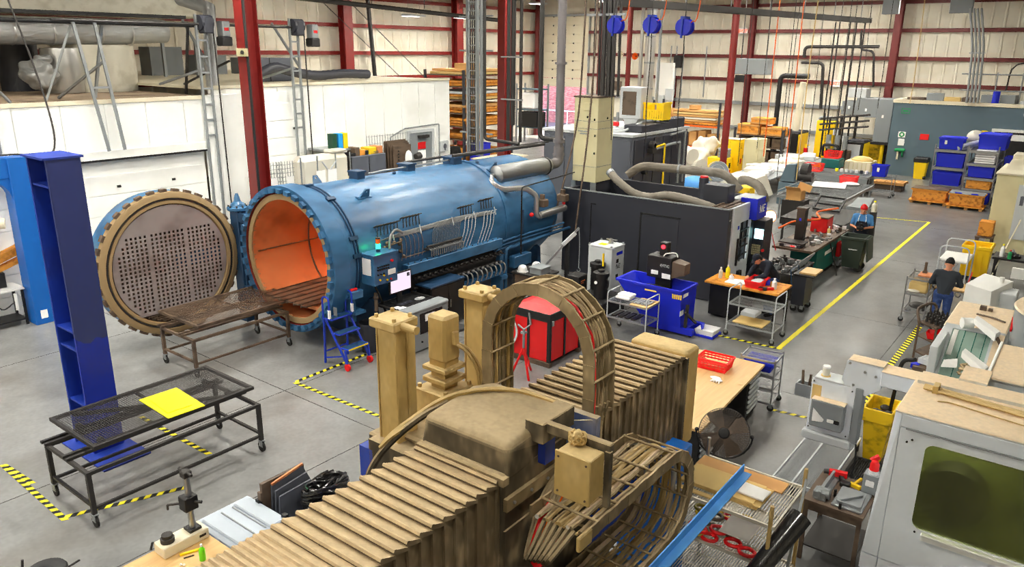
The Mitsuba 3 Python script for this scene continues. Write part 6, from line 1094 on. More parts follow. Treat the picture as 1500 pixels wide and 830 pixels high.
k = thing('lidded_bin', 'slim yellow bin with a black lid against the blue-grey wall', 'bin'); part(k, 'body', shell(-7.8, -7.2, 44.6, 45.2, 0, .85, .02, .06), 'yellow'); part(k, 'lid', box(-7.84, -7.16, 44.56, 45.24, .85, 1.1, .04), 'black'); part(k, 'wheel', cyl((-7.3, 44.7, .08), (-7.2, 44.7, .08), .08), 'black')
# conduits, boxes on the back wall, exit signs
k = thing('conduit_bundle', 'four grey conduits rising above the blue-grey room', 'conduit')
each(k, 'pipe', [bent([(x + .05, 44.9, 3.95), (x + .05, 44.9, 4.3), (x - .1, 44.9, 6.6), (x - .1 - .25, 44.9, 7.75), (x - .5, 44.9, 8.4)], .055, 8, .3) for i, x in enumerate((-6.0, -5.84, -5.68, -5.52))], 'galv', 40); part(k, 'strap', box(-6.2, -5.5, 44.82, 44.86, 6.3, 6.36), 'galv')
for x, w, lab in ((-10.1, .8, 'left'), (-6.9, 1.0, 'right')): solo('electrical_box', box(x - w / 2, x + w / 2, 44.9, 45.2, 8.2, 9.2, .02), 'mid_gray', f'grey electrical box high up over the blue-grey room, the {lab} of two', 'electrical box', 'grey boxes high on the wall')
k = thing('safety_railing', 'grey pipe railing along the roof of the blue-grey room', 'railing'); 
for x in np.arange(-5.0, 6, 1.1): part(k, 'post', cyl((x, 46.6, 3.84), (x, 46.6, 5.4), .035, n=8), 'galv')
each(k, 'rail', [cyl((-6.6, 46.6, z), (6.0, 46.6, z), .035, n=8) for z in (4.5, 5.3)], 'galv'); each(k, 'hoop', [tube([(x, 47.2, 4.5), (x + .3, 47.2, 5.8), (x + 2.4, 47.2, 5.8), (x + 2.7, 47.2, 4.9)], .04, 6, 4) for x in (-4.6, -1.6, 1.4)], 'dark_steel', 40)
for i in range(16): x = -8.9 + .85 * i; solo('roof_clutter', [spin(box(x, x + rn.uniform(.4, .9), 46.3, 47.0, 3.84, 3.84 + rn.uniform(.15, .6), .02), rn.uniform(-8, 8), (x, 46.6, 0))], rn.choice(['mid_gray', 'brown_steel', 'light_gray', 'kraft', 'galv']), 'odd box or part stored on the roof of the blue-grey room', 'box', 'things stored on the blue-grey room')
solo('blue_barrel', cyl((-4.85, 46.2, 3.84), (-4.85, 46.2, 4.5), .16, n=16), 'tote_blue', 'small blue drum on the roof of the blue-grey room', 'drum', smooth=40)
def exit_sign(x, z, y, lab):
    k = thing('exit_sign', lab, 'sign', 'lit exit signs'); part(k, 'case', box(x - .28, x + .28, y, y + .06, z - .2, z + .2, .01), 'white'); part(k, 'lettering', text('EXIT', .17, (x, y - .002, z - .085), (1, 0, 0), (0, 0, 1), .006, True), 'red', emit=emat((255, 60, 20), 2.5))
exit_sign(-13.418, 4.53, 48.72, 'lit red exit sign on the back wall above the grey air unit'); exit_sign(-19.339, 7.52, 48.72, 'lit red exit sign high on the back wall behind the hanging cords')
# roll-up door in the back wall and the yard beyond
k = struct('door_2', [box(DOOR[0] - .1, DOOR[1] + .1, NY + .0, NY + .05, 4.55, 8.6)], 'cream', 'cream sectional roll-up door, part way open')
for j in range(8): s_ = part(k, 'panel', box(DOOR[0] - .1, DOOR[1] + .1, NY - .06, NY - .01, 3.66 + .62 * j, 4.26 + .62 * j, .01), 'cream'); part(s_, 'hinge', [box(x - .05, x + .05, NY - .09, NY - .06, 4.2 + .62 * j, 4.3 + .62 * j) for x in (DOOR[0] + 1.2, DOOR[1] - 1.2)], 'dark_steel')
part(k, 'track', [box(DOOR[0] - .2, DOOR[0] - .1, NY - .15, NY, 0, 8.6), box(DOOR[1] + .1, DOOR[1] + .2, NY - .15, NY, 0, 8.6), box(DOOR[0] - .2, DOOR[1] + .2, NY - .2, NY, 8.6, 8.75)], 'galv')
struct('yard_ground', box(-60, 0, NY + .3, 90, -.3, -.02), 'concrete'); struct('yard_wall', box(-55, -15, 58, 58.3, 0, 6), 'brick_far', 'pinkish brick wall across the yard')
for j, y in enumerate((57.9,)):
    k = thing('yard_fence', 'pale railing in front of the brick wall outside the roll-up door', 'fence'); part(k, 'rail', box(-50, -20, 57.2, 57.26, 1.1, 1.2), 'white_paint'); each(k, 'post', [box(x, x + .08, 57.2, 57.26, 0, 1.2) for x in np.arange(-44, -32, 1.2)], 'white_paint')
# second dark machine box, what stands on it
D2 = thing('oven_enclosure', 'big dark grey-blue enclosure behind the beige cabinet, with pipes on its side', 'machine')
part(D2, 'body', box(-16.2, -12.6, 22.95, 27.2, .05, 3.5, .01), 'slate'); part(D2, 'roof', box(-16.25, -12.55, 22.9, 27.25, 3.5, 3.6, .01), 'light_gray'); each(D2, 'side_panel', [box(-12.6, -12.56, y, y + .66, .3, 3.4, .008) for y in (23.1, 23.8, 24.5, 25.2, 25.9, 26.55)], 'charcoal'); each(D2, 'front_panel', [box(x, x + .86, 22.91, 22.95, .3, 3.4, .008) for x in (-16.15, -15.25, -14.35, -13.48)], 'slate')
part(D2, 'roof_curb', [box(-13.3, -12.6, 23.6, 26.5, 3.6, 3.85, .02), box(-13.0, -12.6, 25.6, 26.9, 3.6, 3.95, .02)], 'charcoal'); part(D2, 'pipework', [bent([(-12.5, 24.5, 3.0), (-12.4, 25.5, 3.1), (-12.4, 26.2, 3.1), (-12.4, 26.2, 1.6)], .05, 8), bent([(-12.5, 25.6, 3.4), (-12.4, 26.6, 3.5), (-12.4, 26.6, 1.6)], .04, 8)], 'galv', 40); part(D2, 'gas_pipe', bent([(-12.5, 24.4, 3.05), (-12.4, 25.0, 3.15), (-12.4, 25.0, 1.2)], .035, 8), 'yellow', 40); part(D2, 'blower', [lathe([(.12, 0), (.16, .02), (.16, .16), (.08, .2)], 20, (-12.56, 24.2, 3.15), (1, 0, 0)), box(-12.56, -12.35, 24.0, 24.3, 2.9, 3.05)], 'dark_steel', 40); part(D2, 'valve', [cyl((-12.56, 23.9, 2.4), (-12.35, 23.9, 2.4), .07), cyl((-12.56, 23.75, 2.3), (-12.4, 23.75, 2.3), .1)], 'black', 40); part(D2, 'red_valve', ball((-12.33, 24.1, 2.45), .06, 1), 'red'); part(D2, 'door_seam', box(-12.555, -12.54, 24.45, 24.48, .3, 3.4), 'black')
part(D2, 'roof_hose', [tube([(-13.9, 23.5, 3.64), (-13.4, 23.6, 3.7), (-13.1, 23.9, 3.66), (-13.4, 24.3, 3.7), (-13.8, 24.5, 3.66)], .05, 8, 5), tube([(-13.6, 23.2, 3.63), (-13.2, 23.4, 3.66), (-13.0, 24.3, 3.9)], .04, 8, 5)], 'light_gray', 40)
k = thing('filter_housing', 'light grey filter housing with a dark opening on the roof of the dark enclosure', 'filter'); part(k, 'body', box(-14.15, -13.3, 24.7, 25.4, 3.95, 5.05, .02), 'light_gray'); part(k, 'opening', box(-14.02, -13.48, 24.68, 24.7, 4.08, 4.9), 'brown_steel'); part(k, 'hopper', trimesh.convex.convex_hull(np.array([[x, y, z] for z, x0, x1 in ((3.95, -14.0, -13.4), (3.6, -13.9, -13.6)) for x, y in ((x0, 24.75), (x1, 24.75), (x0, 25.3), (x1, 25.3)) for z in (z,)])), 'light_gray'); part(k, 'pipe', [cyl((-14.2, 24.7, 3.6), (-14.2, 24.7, 4.15), .05), cyl((-13.1, 25.5, 3.6), (-13.1, 25.5, 8.5), .05)], 'galv', 40); part(k, 'red_knob', cyl((-14.3, 24.6, 3.75), (-14.1, 24.6, 3.75), .08), 'red')
k = thing('yellow_crate', 'yellow slatted crate on the roof of the dark enclosure', 'crate'); part(k, 'body', [box(-13.28, -12.5, 24.9, 24.93, 3.96, 4.3), box(-12.53, -12.5, 24.9, 25.5, 3.96, 4.55), box(-13.28, -13.25, 24.9, 25.5, 3.96, 4.5), box(-13.28, -12.5, 25.47, 25.5, 3.96, 4.5), box(-13.28, -12.5, 24.9, 25.5, 3.95, 3.97)], 'yellow'); each(k, 'slot', [box(-13.22 + .09 * i, -13.19 + .09 * i, 24.895, 24.9, 4.0, 4.26) for i in range(8)], 'yellow_dirty'); part(k, 'rim', [box(-13.3, -12.48, 24.88, 24.94, 4.48, 4.54), box(-12.54, -12.48, 24.88, 25.52, 4.48, 4.56)], 'yellow')
# storage cabinets
Yc = thing('flammables_cabinet', 'tall yellow safety cabinet with black lettering and red labels', 'cabinet', 'yellow safety cabinets'); part(Yc, 'body', box(-15.55, -14.55, 37.6, 38.3, .05, 2.05, .02), 'yellow'); part(Yc, 'top', box(-15.57, -14.53, 37.58, 38.32, 2.05, 2.08, .01), 'cream'); part(Yc, 'lettering', [box(-14.549, -14.545, 37.75, 37.95, 1.62 + .06 * i, 1.64 + .06 * i) for i in range(5)], 'black'); part(Yc, 'label', box(-14.549, -14.544, 37.8, 38.0, .85, 1.1), 'red'); part(Yc, 'latch', box(-14.549, -14.53, 38.1, 38.18, 1.1, 1.25), 'black'); part(Yc, 'door_seam', box(-15.06, -15.04, 37.595, 37.6, .1, 2.0), 'yellow_dirty')
Yc = thing('flammables_cabinet', 'short yellow safety cabinet in front of the taller yellow one', 'cabinet', 'yellow safety cabinets'); part(Yc, 'body', box(-15.8, -14.75, 36.7, 37.4, .05, 1.2, .02), 'yellow'); part(Yc, 'lettering', box(-14.749, -14.745, 36.9, 37.1, .7, .95), 'black'); part(Yc, 'label', box(-14.749, -14.744, 36.95, 37.15, .45, .6), 'red'); part(Yc, 'knob', cyl((-15.3, 36.7, .8), (-15.3, 36.66, .8), .03), 'black')
for i in range(3): solo('grey_case', box(-15.35, -14.85, 36.85, 37.3, 1.2 + .15 * i, 1.34 + .15 * i, .02), 'mid_gray', ('lowest', 'middle', 'topmost')[i] + ' flat grey case stacked on the short yellow cabinet', 'case', 'grey cases on the yellow cabinet')
k = thing('locker', 'beige metal locker unit right of the tall yellow cabinet', 'locker'); part(k, 'body', box(-14.25, -13.55, 37.4, 38.6, .05, 2.15, .01), 'beige'); each(k, 'drawer', [box(-13.55, -13.53, 37.45, 38.55, .15 + .5 * i, .6 + .5 * i, .008) for i in range(4)], 'beige'); part(k, 'front_door', box(-14.2, -13.6, 37.38, 37.4, .1, 2.1, .008), 'beige')
k = thing('plastic_bundle', 'big clouded bundle of clear plastic film behind the yellow cabinets', 'film'); part(k, 'heap', [crumple(ball((-16.6, 37.6, .95), (.6, .5, .85), 4), .2, 3), crumple(ball((-16.2, 37.9, 1.6), (.45, .4, .5), 4), .18, 3.5), crumple(ball((-16.9, 38.4, 1.3), (.5, .5, .7), 4), .2, 3)], 'plastic_film', True)
k = thing('film_roll', 'white plastic-wrapped roll on a rack left of the yellow cabinets', 'roll'); part(k, 'roll', [cyl((-16.2, 35.6, .9), (-15.5, 35.3, .85), .42, n=24), cyl((-16.4, 35.2, 1.5), (-15.8, 34.9, 1.4), .38, n=24)], 'plastic_film', 40); part(k, 'cradle', box(-16.9, -15.4, 34.8, 36.1, 0, .42), 'light_gray'); part(k, 'core', cyl((-15.5, 35.3, .85), (-15.47, 35.29, .85), .05), 'black')
# cardboard racks
def pallet_rack(x0, x1, y0, y1, levels, lab, h):
    k = thing('pallet_rack', lab, 'rack', 'pallet racks'); each(k, 'upright', [box(x - .05, x + .05, y - .05, y + .05, 0, h) for x in (x0, x1) for y in (y0, y1)], 'charcoal')
    for z in levels: part(k, 'beam', [box(x0, x1, y0 - .03, y0 + .03, z - .1, z), box(x0, x1, y1 - .03, y1 + .03, z - .1, z)], 'orange'); part(k, 'deck', box(x0, x1, y0, y1, z, z + .02), 'brown_steel')
    return k
pallet_rack(-21.0, -17.0, 40.6, 41.8, (1.2, 2.35), 'orange-beamed pallet rack of cardboard by the back wall', 3.6)
for i in range(7): x = -20.9 + .54 * i; carton(x, x + rn.uniform(.4, .5), 40.7, 41.5, 1.22, 1.22 + rn.uniform(.5, .95), 'brown carton packed on the lower beam of the orange pallet rack', group='cartons on the orange rack')
for i in range(7): x = -20.9 + .54 * i; carton(x, x + rn.uniform(.4, .5), 40.6, 41.5, .1, .1 + rn.uniform(.5, 1.0), 'brown carton on the floor under the orange pallet rack', group='cartons under the orange rack')
for i in range(6): solo('cardboard_sheet', spin(box(-19.8, -17.2, 40.65, 41.7, 2.38 + .13 * i, 2.49 + .13 * i, .02), rn.uniform(-3, 3), (-18.5, 41, 0)), ['osb', 'cardboard', 'plastic_film', 'cardboard', 'kraft', 'cardboard'][i], ('lowest', 'second', 'third', 'fourth', 'fifth', 'topmost')[i] + ' layer of the sheet stack on top of the orange pallet rack', 'cardboard', 'sheets on the orange rack')
carton(-20.95, -20.1, 40.65, 41.5, 2.37, 3.15, 'large carton at the left end of the top of the orange pallet rack'); carton(-18.9, -18.4, 40.8, 41.3, 3.17, 3.4, 'small carton lying on the sheet stack of the orange rack')
k = thing('dark_rack', 'dark pallet rack carrying wooden crates right of the round red post', 'rack'); each(k, 'upright', [box(x - .05, x + .05, y - .05, y + .05, 0, 2.4) for x in (-16.0, -13.4) for y in (40.5, 41.6)], 'charcoal'); each(k, 'shelf', [box(-16.0, -13.4, 40.5, 41.6, z, z + .05) for z in (.7, 1.4, 2.0)], 'brown_steel')
for (a, b, z0, z1, lab) in ((-15.9, -14.7, 2.06, 2.6, 'wooden crate on top of the dark rack, the left one'), (-14.6, -13.5, 2.06, 2.5, 'wooden crate on top of the dark rack, the right one'), (-15.2, -14.2, 2.62, 2.95, 'wooden crate stacked highest on the dark rack')):
    k = thing('wooden_crate', lab, 'crate', 'wooden crates on the dark rack'); part(k, 'body', box(a, b, 40.55, 41.5, z0, z1, .01), 'osb'); each(k, 'batten', [box(a - .01, b + .01, 40.53, 40.55, z0 + .02, z0 + .1), box(a - .01, b + .01, 40.53, 40.55, z1 - .1, z1 - .02)], 'pallet_wood')
for i in range(8): x, z = -15.8 + .6 * (i % 4), .78 + .68 * (i // 4); solo('dark_bin', box(x, x + .5, 40.6, 41.4, z, z + .45, .02), 'brown_steel', 'dark bin on the shelves of the dark pallet rack', 'bin', 'bins on the dark rack')
# compressors, tank, air unit
def compressor(x0, x1, y0, y1, h, lab):
    k = thing('air_compressor', lab, 'compressor', 'yellow and black compressors'); part(k, 'body', box(x0, x1, y0, y1, .1, h, .03), 'black'); part(k, 'front', box(x0 + .1, x0 + .75, y0 - .02, y0, h * .45, h * .92), 'light_gray'); part(k, 'notice', box(x0 + .2, x0 + .6, y0 - .025, y0, h * .18, h * .36), 'paper'); part(k, 'side_panel', box(x1, x1 + .02, y0 + .06, y1 - .06, .2, h - .08), 'yellow'); part(k, 'top', box(x0 + .04, x1 - .04, y0 + .05, y1 - .05, h, h + .05), 'charcoal'); part(k, 'foot', box(x0 + .05, x1 - .05, y0 + .05, y1 - .05, 0, .1), 'black')
compressor(-11.1, -10.2, 43.8, 45.1, 1.75, 'yellow and black air compressor at the corner of the blue-grey room'); compressor(-14.8, -13.6, 43.6, 45.4, 2.0, 'yellow and black air compressor beside the wooden crates')
k = thing('dryer_cabinet', 'dull yellow cabinet behind the compressor by the blue-grey room', 'cabinet'); part(k, 'body', box(-10.9, -9.6, 46.4, 47.2, .05, 1.5, .03), 'yellow_dirty'); part(k, 'top', box(-10.95, -9.55, 46.35, 47.25, 1.5, 1.58), 'black')
k = thing('yellow_tank', 'tall yellow tank cabinet with a grey top near the back wall', 'cabinet'); part(k, 'body', box(-12.75, -11.75, 43.8, 44.5, .8, 2.75, .04), 'yellow'); part(k, 'top', box(-12.7, -11.8, 43.85, 44.45, 2.75, 2.95, .06), 'mid_gray'); part(k, 'plinth', box(-12.8, -11.7, 43.75, 44.55, 0, .8, .02), 'yellow_dirty')
k = thing('fire_extinguisher', 'red fire extinguisher standing left of the yellow tank cabinet', 'extinguisher'); part(k, 'body', cyl((-13.1, 43.6, .5), (-13.1, 43.6, 1.25), .12, n=16), 'red', 40); part(k, 'valve', [cyl((-13.1, 43.6, 1.25), (-13.1, 43.6, 1.4), .05), bar((-13.2, 43.6, 1.4), (-12.9, 43.6, 1.42), .04)], 'yellow'); part(k, 'stand', box(-13.25, -12.95, 43.45, 43.75, 0, .5), 'brown_steel')
k = thing('air_unit', 'grey sheet-metal air unit with stepped duct boxes against the back wall', 'duct'); part(k, 'tall_duct', box(-10.3, -9.5, 46.0, 47.6, 1.6, 3.9, .02), 'mid_gray'); part(k, 'duct', box(-11.4, -10.3, 46.0, 47.6, 2.9, 3.9, .02), 'mid_gray'); part(k, 'duct', box(-12.2, -11.4, 46.2, 47.4, 2.95, 3.7, .02), 'mid_gray'); part(k, 'top_box', box(-12.0, -11.0, 46.2, 47.2, 3.9, 4.4, .02), 'light_gray'); each(k, 'stand', [box(x - .06, x + .06, 46.1, 46.22, 0, 2.9) for x in (-12.1, -11.3, -9.6)], 'black'); each(k, 'tag', [box(x, x + .1, 45.985, 46.0, z, z + .16) for x, z in ((-11.8, 3.3), (-10.9, 3.2), (-10.0, 2.9))], 'paper'); part(k, 'shelf', box(-10.8, -9.3, 45.6, 46.0, 1.5, 1.62), 'black')
k = thing('pipe_manifold', 'tangled rack of black and grey air pipes left of the compressor', 'pipework'); each(k, 'riser', [cyl((x, 43.2, .6), (x, 43.2, 3.0 + .2 * math.sin(5 * x)), .045, n=8) for x in (-12.2, -11.9, -11.5, -11.2, -10.9)], 'black', 40); each(k, 'header', [cyl((-12.4, 43.2, z), (-9.9, 43.0, z + .35), .05, n=8) for z in (2.3, 2.6, 2.9)], 'dark_steel', 40); each(k, 'filter', [cyl((x, 43.0, 1.4), (x, 43.0, 2.1), .13, n=14) for x in (-11.8, -11.35, -10.95)], 'galv', 40); each(k, 'gauge_box', [box(x, x + .25, 42.9, 43.05, z, z + .3, .02) for x, z in ((-11.6, 2.1), (-11.1, 1.8), (-11.9, 1.5))], 'light_gray'); each(k, 'elbow_pipe', [bent([(-12.0, 43.0, 1.0), (-12.0, 42.8, 1.6), (-11.2, 42.8, 1.6), (-11.2, 42.8, .5)], .07, 8, .2)], 'black', 40); part(k, 'brown_tank', [cyl((-11.7, 43.5, 0), (-11.7, 43.5, 1.3), .3, n=18), cyl((-10.95, 43.5, 0), (-10.95, 43.5, 1.3), .25, n=18)], 'brown_steel', 40)
k = thing('wall_piping', 'dark pipe loops running across the back wall above the exit sign', 'pipework'); each(k, 'pipe', [bent([(-15.279,48.4,5.974), (-15.314,48.4,6.598), (-11.181,48.4,6.625)], .09, 10, .3), bent([(-15.408,48.4,5.698), (-14.132,48.4,5.682), (-13.96,48.4,3.053)], .09, 10, .3), bent([(-12.248,48.4,7.508), (-12.175,48.4,6.432), (-11.439,48.4,6.402), (-11.199,48.4,4.422)], .06, 10, .3)], 'dark_steel', 40)
with at(0.10):
    k = thing('duct_offset', 'dark grey rectangular duct section behind the round red post', 'duct'); part(k, 'duct', box(-18.6, -16.5, 45.5, 46.5, 5.0, 5.9, .02), 'mid_gray'); part(k, 'opening', box(-18.4, -17.8, 45.48, 45.5, 4.55, 4.95), 'black'); part(k, 'hanger', [cyl((x, 46, 5.9), (x, 46, CZ), .03, n=6) for x in (-18.3, -16.8)], 'dark_steel')
solo('white_duct', bent([(-14.2, 44.6, 0), (-14.0, 44.6, 4.3), (-13.95, 44.6, 4.7)], .17, 14, .2), 'cream', 'cream pipe rising behind the wooden crates', 'pipe', smooth=40); solo('black_duct', bent([(-15.4, 45, 0), (-15.4, 45, 5.0), (-13.8, 45, 5.0)], .14, 12, .3), 'black', 'black bent pipe rising behind the wooden crates', 'pipe', smooth=40)
with at(-1.94):
    k = thing('foil_stack', 'bright silver duct rising behind the hanging blue reels', 'duct'); part(k, 'pipe', [cyl((-19.2, 40, 3.0), (-19.2, 40, 9.5), .28, n=20), cyl((-19.75, 40, 2.5), (-19.75, 40, 9.5), .1, n=12)], 'foil', 40); each(k, 'band', [cyl((-19.2, 40, z), (-19.2, 40, z + .08), .3, n=20) for z in (4.2, 5.6, 7.0, 8.4)], 'galv', 40)
with at(-3.10):
    k = thing('panel_strut', 'white service column with small boxes in front of the back wall', 'column'); part(k, 'column', box(-19.4, -18.3, 43.5, 43.8, 0, 5.6), 'white_paint'); each(k, 'box', [box(x, x + .5, 43.3, 43.5, z, z + .7, .02) for x, z in ((-19.2, 3.0), (-18.6, 3.4))], 'light_gray')
with at(-3.60):
    k = thing('wall_light', 'black lantern-shaped wall fixture on the back wall with thin rods', 'fixture'); part(k, 'box', box(-20.2, -19.7, 48.4, 48.75, 5.2, 6.0, .03), 'black'); each(k, 'rod', [cyl((x, 48.6, 3.4), (x, 48.6, 6.6), .04, n=6) for x in (-20.5, -20.1, -19.6, -18.0)], 'galv')
with at(-5.18):
    solo('wall_panel_sign', box(-23.9, -22.6, 48.6, 48.7, 3.6, 4.2, .02), 'brown_steel', 'grey louvred panel on the back wall behind the beige cabinet', 'panel')
for i, (x, z) in enumerate(((-26.53, 6.03), (-25.45, 5.92))): k = thing('horn_speaker', ('pale horn speaker left of the slim red post', 'orange alarm horn right of the slim red post')[i], 'speaker', 'horns on the back wall'); part(k, 'bell', lathe([(.05, 0), (.07, .12), (.2, .28), (.22, .28), (.08, .1)], 18, (x, 46.4, z), (0, -1, 0)), ['cream', 'orange'][i], 40); part(k, 'bracket', bar((x, 46.4, z), (-25.838, 46.0, z), .05), 'dark_steel')
# long tables of wrapped parts and mesh tables
k = thing('long_table', 'long far table covered in white plastic-wrapped parts', 'table'); part(k, 'top', box(-13.5, -11.5, 33.7, 42.5, .84, .9), 'mid_gray'); each(k, 'leg', [box(x - .03, x + .03, y - .03, y + .03, 0, .84) for x in (-13.4, -11.6) for y in (33.8, 38, 42.4)], 'dark_steel')
for i in range(20):
    x, y = rn.uniform(-13.1, -11.9), 34.2 + .41 * i; a, b = rn.uniform(.35, .8), rn.uniform(.3, .6); solo('wrapped_part', spin(rbox(x - a, x + a * .6, y - b, y + b, .9, .9 + rn.uniform(.08, .3), .04, 8), rn.uniform(-15, 15), (x, y, 0)), rn.choice(['plastic_film', 'white', 'plastic_film', 'light_gray']), 'white film-wrapped part lying on the long far table', 'part', 'wrapped parts on the long table', smooth=50)
k = thing('film_table', 'table under one big sheet of white film, nearest of the far tables', 'table'); part(k, 'film', trimesh.convex.convex_hull(np.array([[-13.2, 31.6, .3], [-11.2, 31.4, .3], [-13.4, 33.6, .3], [-11.2, 33.4, .3], [-12.9, 31.8, 1.15], [-11.5, 31.7, 1.15], [-12.9, 33.4, 1.15], [-11.5, 33.2, 1.15]])), 'plastic_film', 30); part(k, 'frame', box(-13.0, -11.4, 31.7, 33.4, 0, .3), 'dark_steel')
k = thing('mesh_table', 'wide grey mesh-topped table carrying red baskets at the far tables', 'table'); part(k, 'top', grid(-11.4, -8.25, 37.0, 38.7, .9, 40, 24, .008, .03), 'galv'); part(k, 'apron', box(-11.4, -8.25, 36.98, 37.0, .62, .88), 'mid_gray'); each(k, 'leg', [box(x - .03, x + .03, y - .03, y + .03, 0, .86) for x in (-11.3, -8.35) for y in (37.1, 38.6)], 'galv'); part(k, 'lower', box(-11.3, -8.35, 37.1, 38.6, .3, .33), 'dark_steel')
basket(-11.2, -10.4, 37.2, 37.8, .93, 1.25, 'red basket at the near left of the far mesh table'); basket(-10.9, -10.2, 39.2, 39.9, 1.35, 1.65, 'red basket standing on the teal box at the far tables'); basket(-8.85, -8.2, 34.6, 35.2, .93, 1.2, 'red basket at the right end of the near mesh table')
solo('teal_box_stand', box(-10.9, -10.15, 39.15, 39.95, 0, .9), 'dark_steel', 'dark stand under the teal box', 'stand'); solo('teal_box', box(-10.95, -10.1, 39.1, 40.0, .9, 1.33, .02), 'teal', 'teal box under a red basket at the far tables', 'box'); k = thing('canvas_bin', 'pale slatted wooden box topped with cloth at the far tables', 'box'); part(k, 'body', box(-10.2, -8.95, 40.5, 41.6, .55, 1.15, .02), 'beige'); each(k, 'slat', [box(-10.15 + .2 * i, -10.0 + .2 * i, 40.47, 40.5, .6, 1.1) for i in range(6)], 'cream'); part(k, 'cloth', [ball((-9.5, 41.0, 1.18), (.5, .4, .2), 2)], 'kraft', True); part(k, 'stand', box(-10.1, -9.0, 40.6, 41.5, 0, .55), 'dark_steel')
for i in range(7): solo('small_tub', cyl((-9.9 + .22 * i, 38.1, .92), (-9.9 + .22 * i, 38.1, 1.06), .07, n=12), ['acid_yellow', 'white', 'white', 'light_gray', 'white', 'charcoal', 'white'][i], 'small tub on the far mesh table', 'tub', 'small tubs on the far mesh table', smooth=40)
k = thing('mesh_table', 'low grey wire-mesh table with a white sheet on it, nearer of the mesh tables', 'table'); part(k, 'top', grid(-9.9, -7.5, 30.0, 34.9, .9, 34, 50, .006, .03), 'galv'); each(k, 'leg', [box(x - .03, x + .03, y - .03, y + .03, 0, .86) for x in (-9.8, -7.6) for y in (30.1, 34.8)], 'galv'); part(k, 'rail', [box(-9.9, -9.86, 30, 34.9, .98, 1.0), box(-9.9, -9.86, 30, 34.9, 1.1, 1.12)], 'steel')
solo('white_film_sheet', spin(box(-9.6, -8.3, 32.9, 34.3, .94, .96), 12, (-9, 33.6, 0)), 'paper', 'white film sheet lying on the nearer wire-mesh table', 'sheet'); solo('dark_bar', box(-9.4, -8.6, 30.9, 31.1, .94, 1.0), 'black', 'dark bar on the nearer wire-mesh table', 'bar'); solo('white_cloth', ball((-8.3, 34.4, .97), (.35, .3, .06), 2), 'white', 'white cloth beside the red basket on the nearer mesh table', 'cloth', smooth=True)
k = thing('open_carton', 'open cardboard carton with raised flaps at the end of the nearer mesh table', 'box'); part(k, 'body', shell(-9.3, -8.75, 29.2, 29.75, .93, 1.3, .01, .0), 'cardboard'); each(k, 'flap', [bar((-9.03, 29.2, 1.3), (-9.03, 29.0, 1.45), .55, .012, up=(0, 0, 1)), bar((-8.75, 29.47, 1.3), (-8.68, 29.5, 1.55), .5, .012, up=(0, 1, 0))], 'cardboard'); part(k, 'stand', box(-9.4, -8.6, 29.1, 29.85, 0, .93), 'dark_steel')
with at(.95, 0, 0):
    k = thing('band_saw', 'grey-green band saw with orange guards beside the far tables', 'saw'); part(k, 'base', box(-11.85, -10.95, 33.0, 33.5, 0, .95, .02), 'bluewall'); part(k, 'head', trimesh.convex.convex_hull(np.array([[-11.8, 33.0, 1.0], [-11.2, 33.0, 1.0], [-11.6, 33.0, 1.7], [-11.2, 33.0, 1.75], [-11.8, 33.45, 1.0], [-11.2, 33.45, 1.0], [-11.6, 33.45, 1.7], [-11.2, 33.45, 1.75]])), 'bluewall'); each(k, 'orange_guard', [bar((-10.85 + .25 * i, 32.97, .3), (-10.8 + .25 * i, 32.97, .95), .12, .05) for i in range(2)], 'orange'); part(k, 'yellow_label', box(-11.3, -11.05, 32.985, 33.0, .5, .75), 'yellow'); part(k, 'motor', [cyl((-11.1, 33.2, 1.25), (-10.5, 33.2, 1.25), .2, n=16), cyl((-11.0, 33.3, 1.5), (-10.7, 33.3, 1.5), .3, n=16)], 'dark_steel', 40)
k = thing('olive_machine', 'small olive lathe with a hand crank behind the blue sign box', 'machine'); part(k, 'bed', box(-10.9, -9.6, 27.2, 27.8, .9, 1.15, .02), 'beige'); part(k, 'headstock', box(-10.6, -10.0, 27.2, 27.8, 1.15, 1.55, .04), 'yellow_dirty'); part(k, 'crank', tube([(-10.95, 27.2, 1.0), (-11.2, 27.1, 1.1), (-11.25, 27.1, 1.4), (-11.0, 27.1, 1.5)], .03, 6, 4), 'black', 40); part(k, 'stand', box(-10.8, -9.7, 27.3, 27.7, 0, .9), 'dark_steel')
k = thing('white_spray_bottle', 'white bottle with a green band standing behind the blue sign box', 'bottle'); part(k, 'body', lathe([(.001, 0), (.1, 0), (.1, .45), (.04, .55), (.001, .56)], 16, (-10.05, 26.2, .9)), 'white', 40); part(k, 'band', cyl((-10.05, 26.2, 1.12), (-10.05, 26.2, 1.3), .104, n=16), 'green', 40); part(k, 'pedestal', box(-10.2, -9.9, 26.05, 26.35, 0, .9), 'dark_steel')
k = thing('round_fan', 'grey cage fan and blue-covered bench behind the dark machine', 'fan'); each(k, 'cage_ring', [lathe([(r - .01, -.01), (r + .01, 0), (r - .01, .01), (r - .01, -.01)], 24, (-12.6, 30.4, 1.5), (.4, -.8, .3)) for r in (.45, .3, .15)], 'light_gray'); part(k, 'blade', lathe([(.001, 0), (.42, .0), (.42, .02), (.001, .03)], 24, (-12.6, 30.44, 1.5), (.4, -.8, .3)), 'mid_gray'); part(k, 'stand', cyl((-12.6, 30.6, 0), (-12.6, 30.5, 1.5), .04), 'dark_steel'); part(k, 'foot', cyl((-12.6, 30.6, 0), (-12.6, 30.6, .05), .3), 'dark_steel')
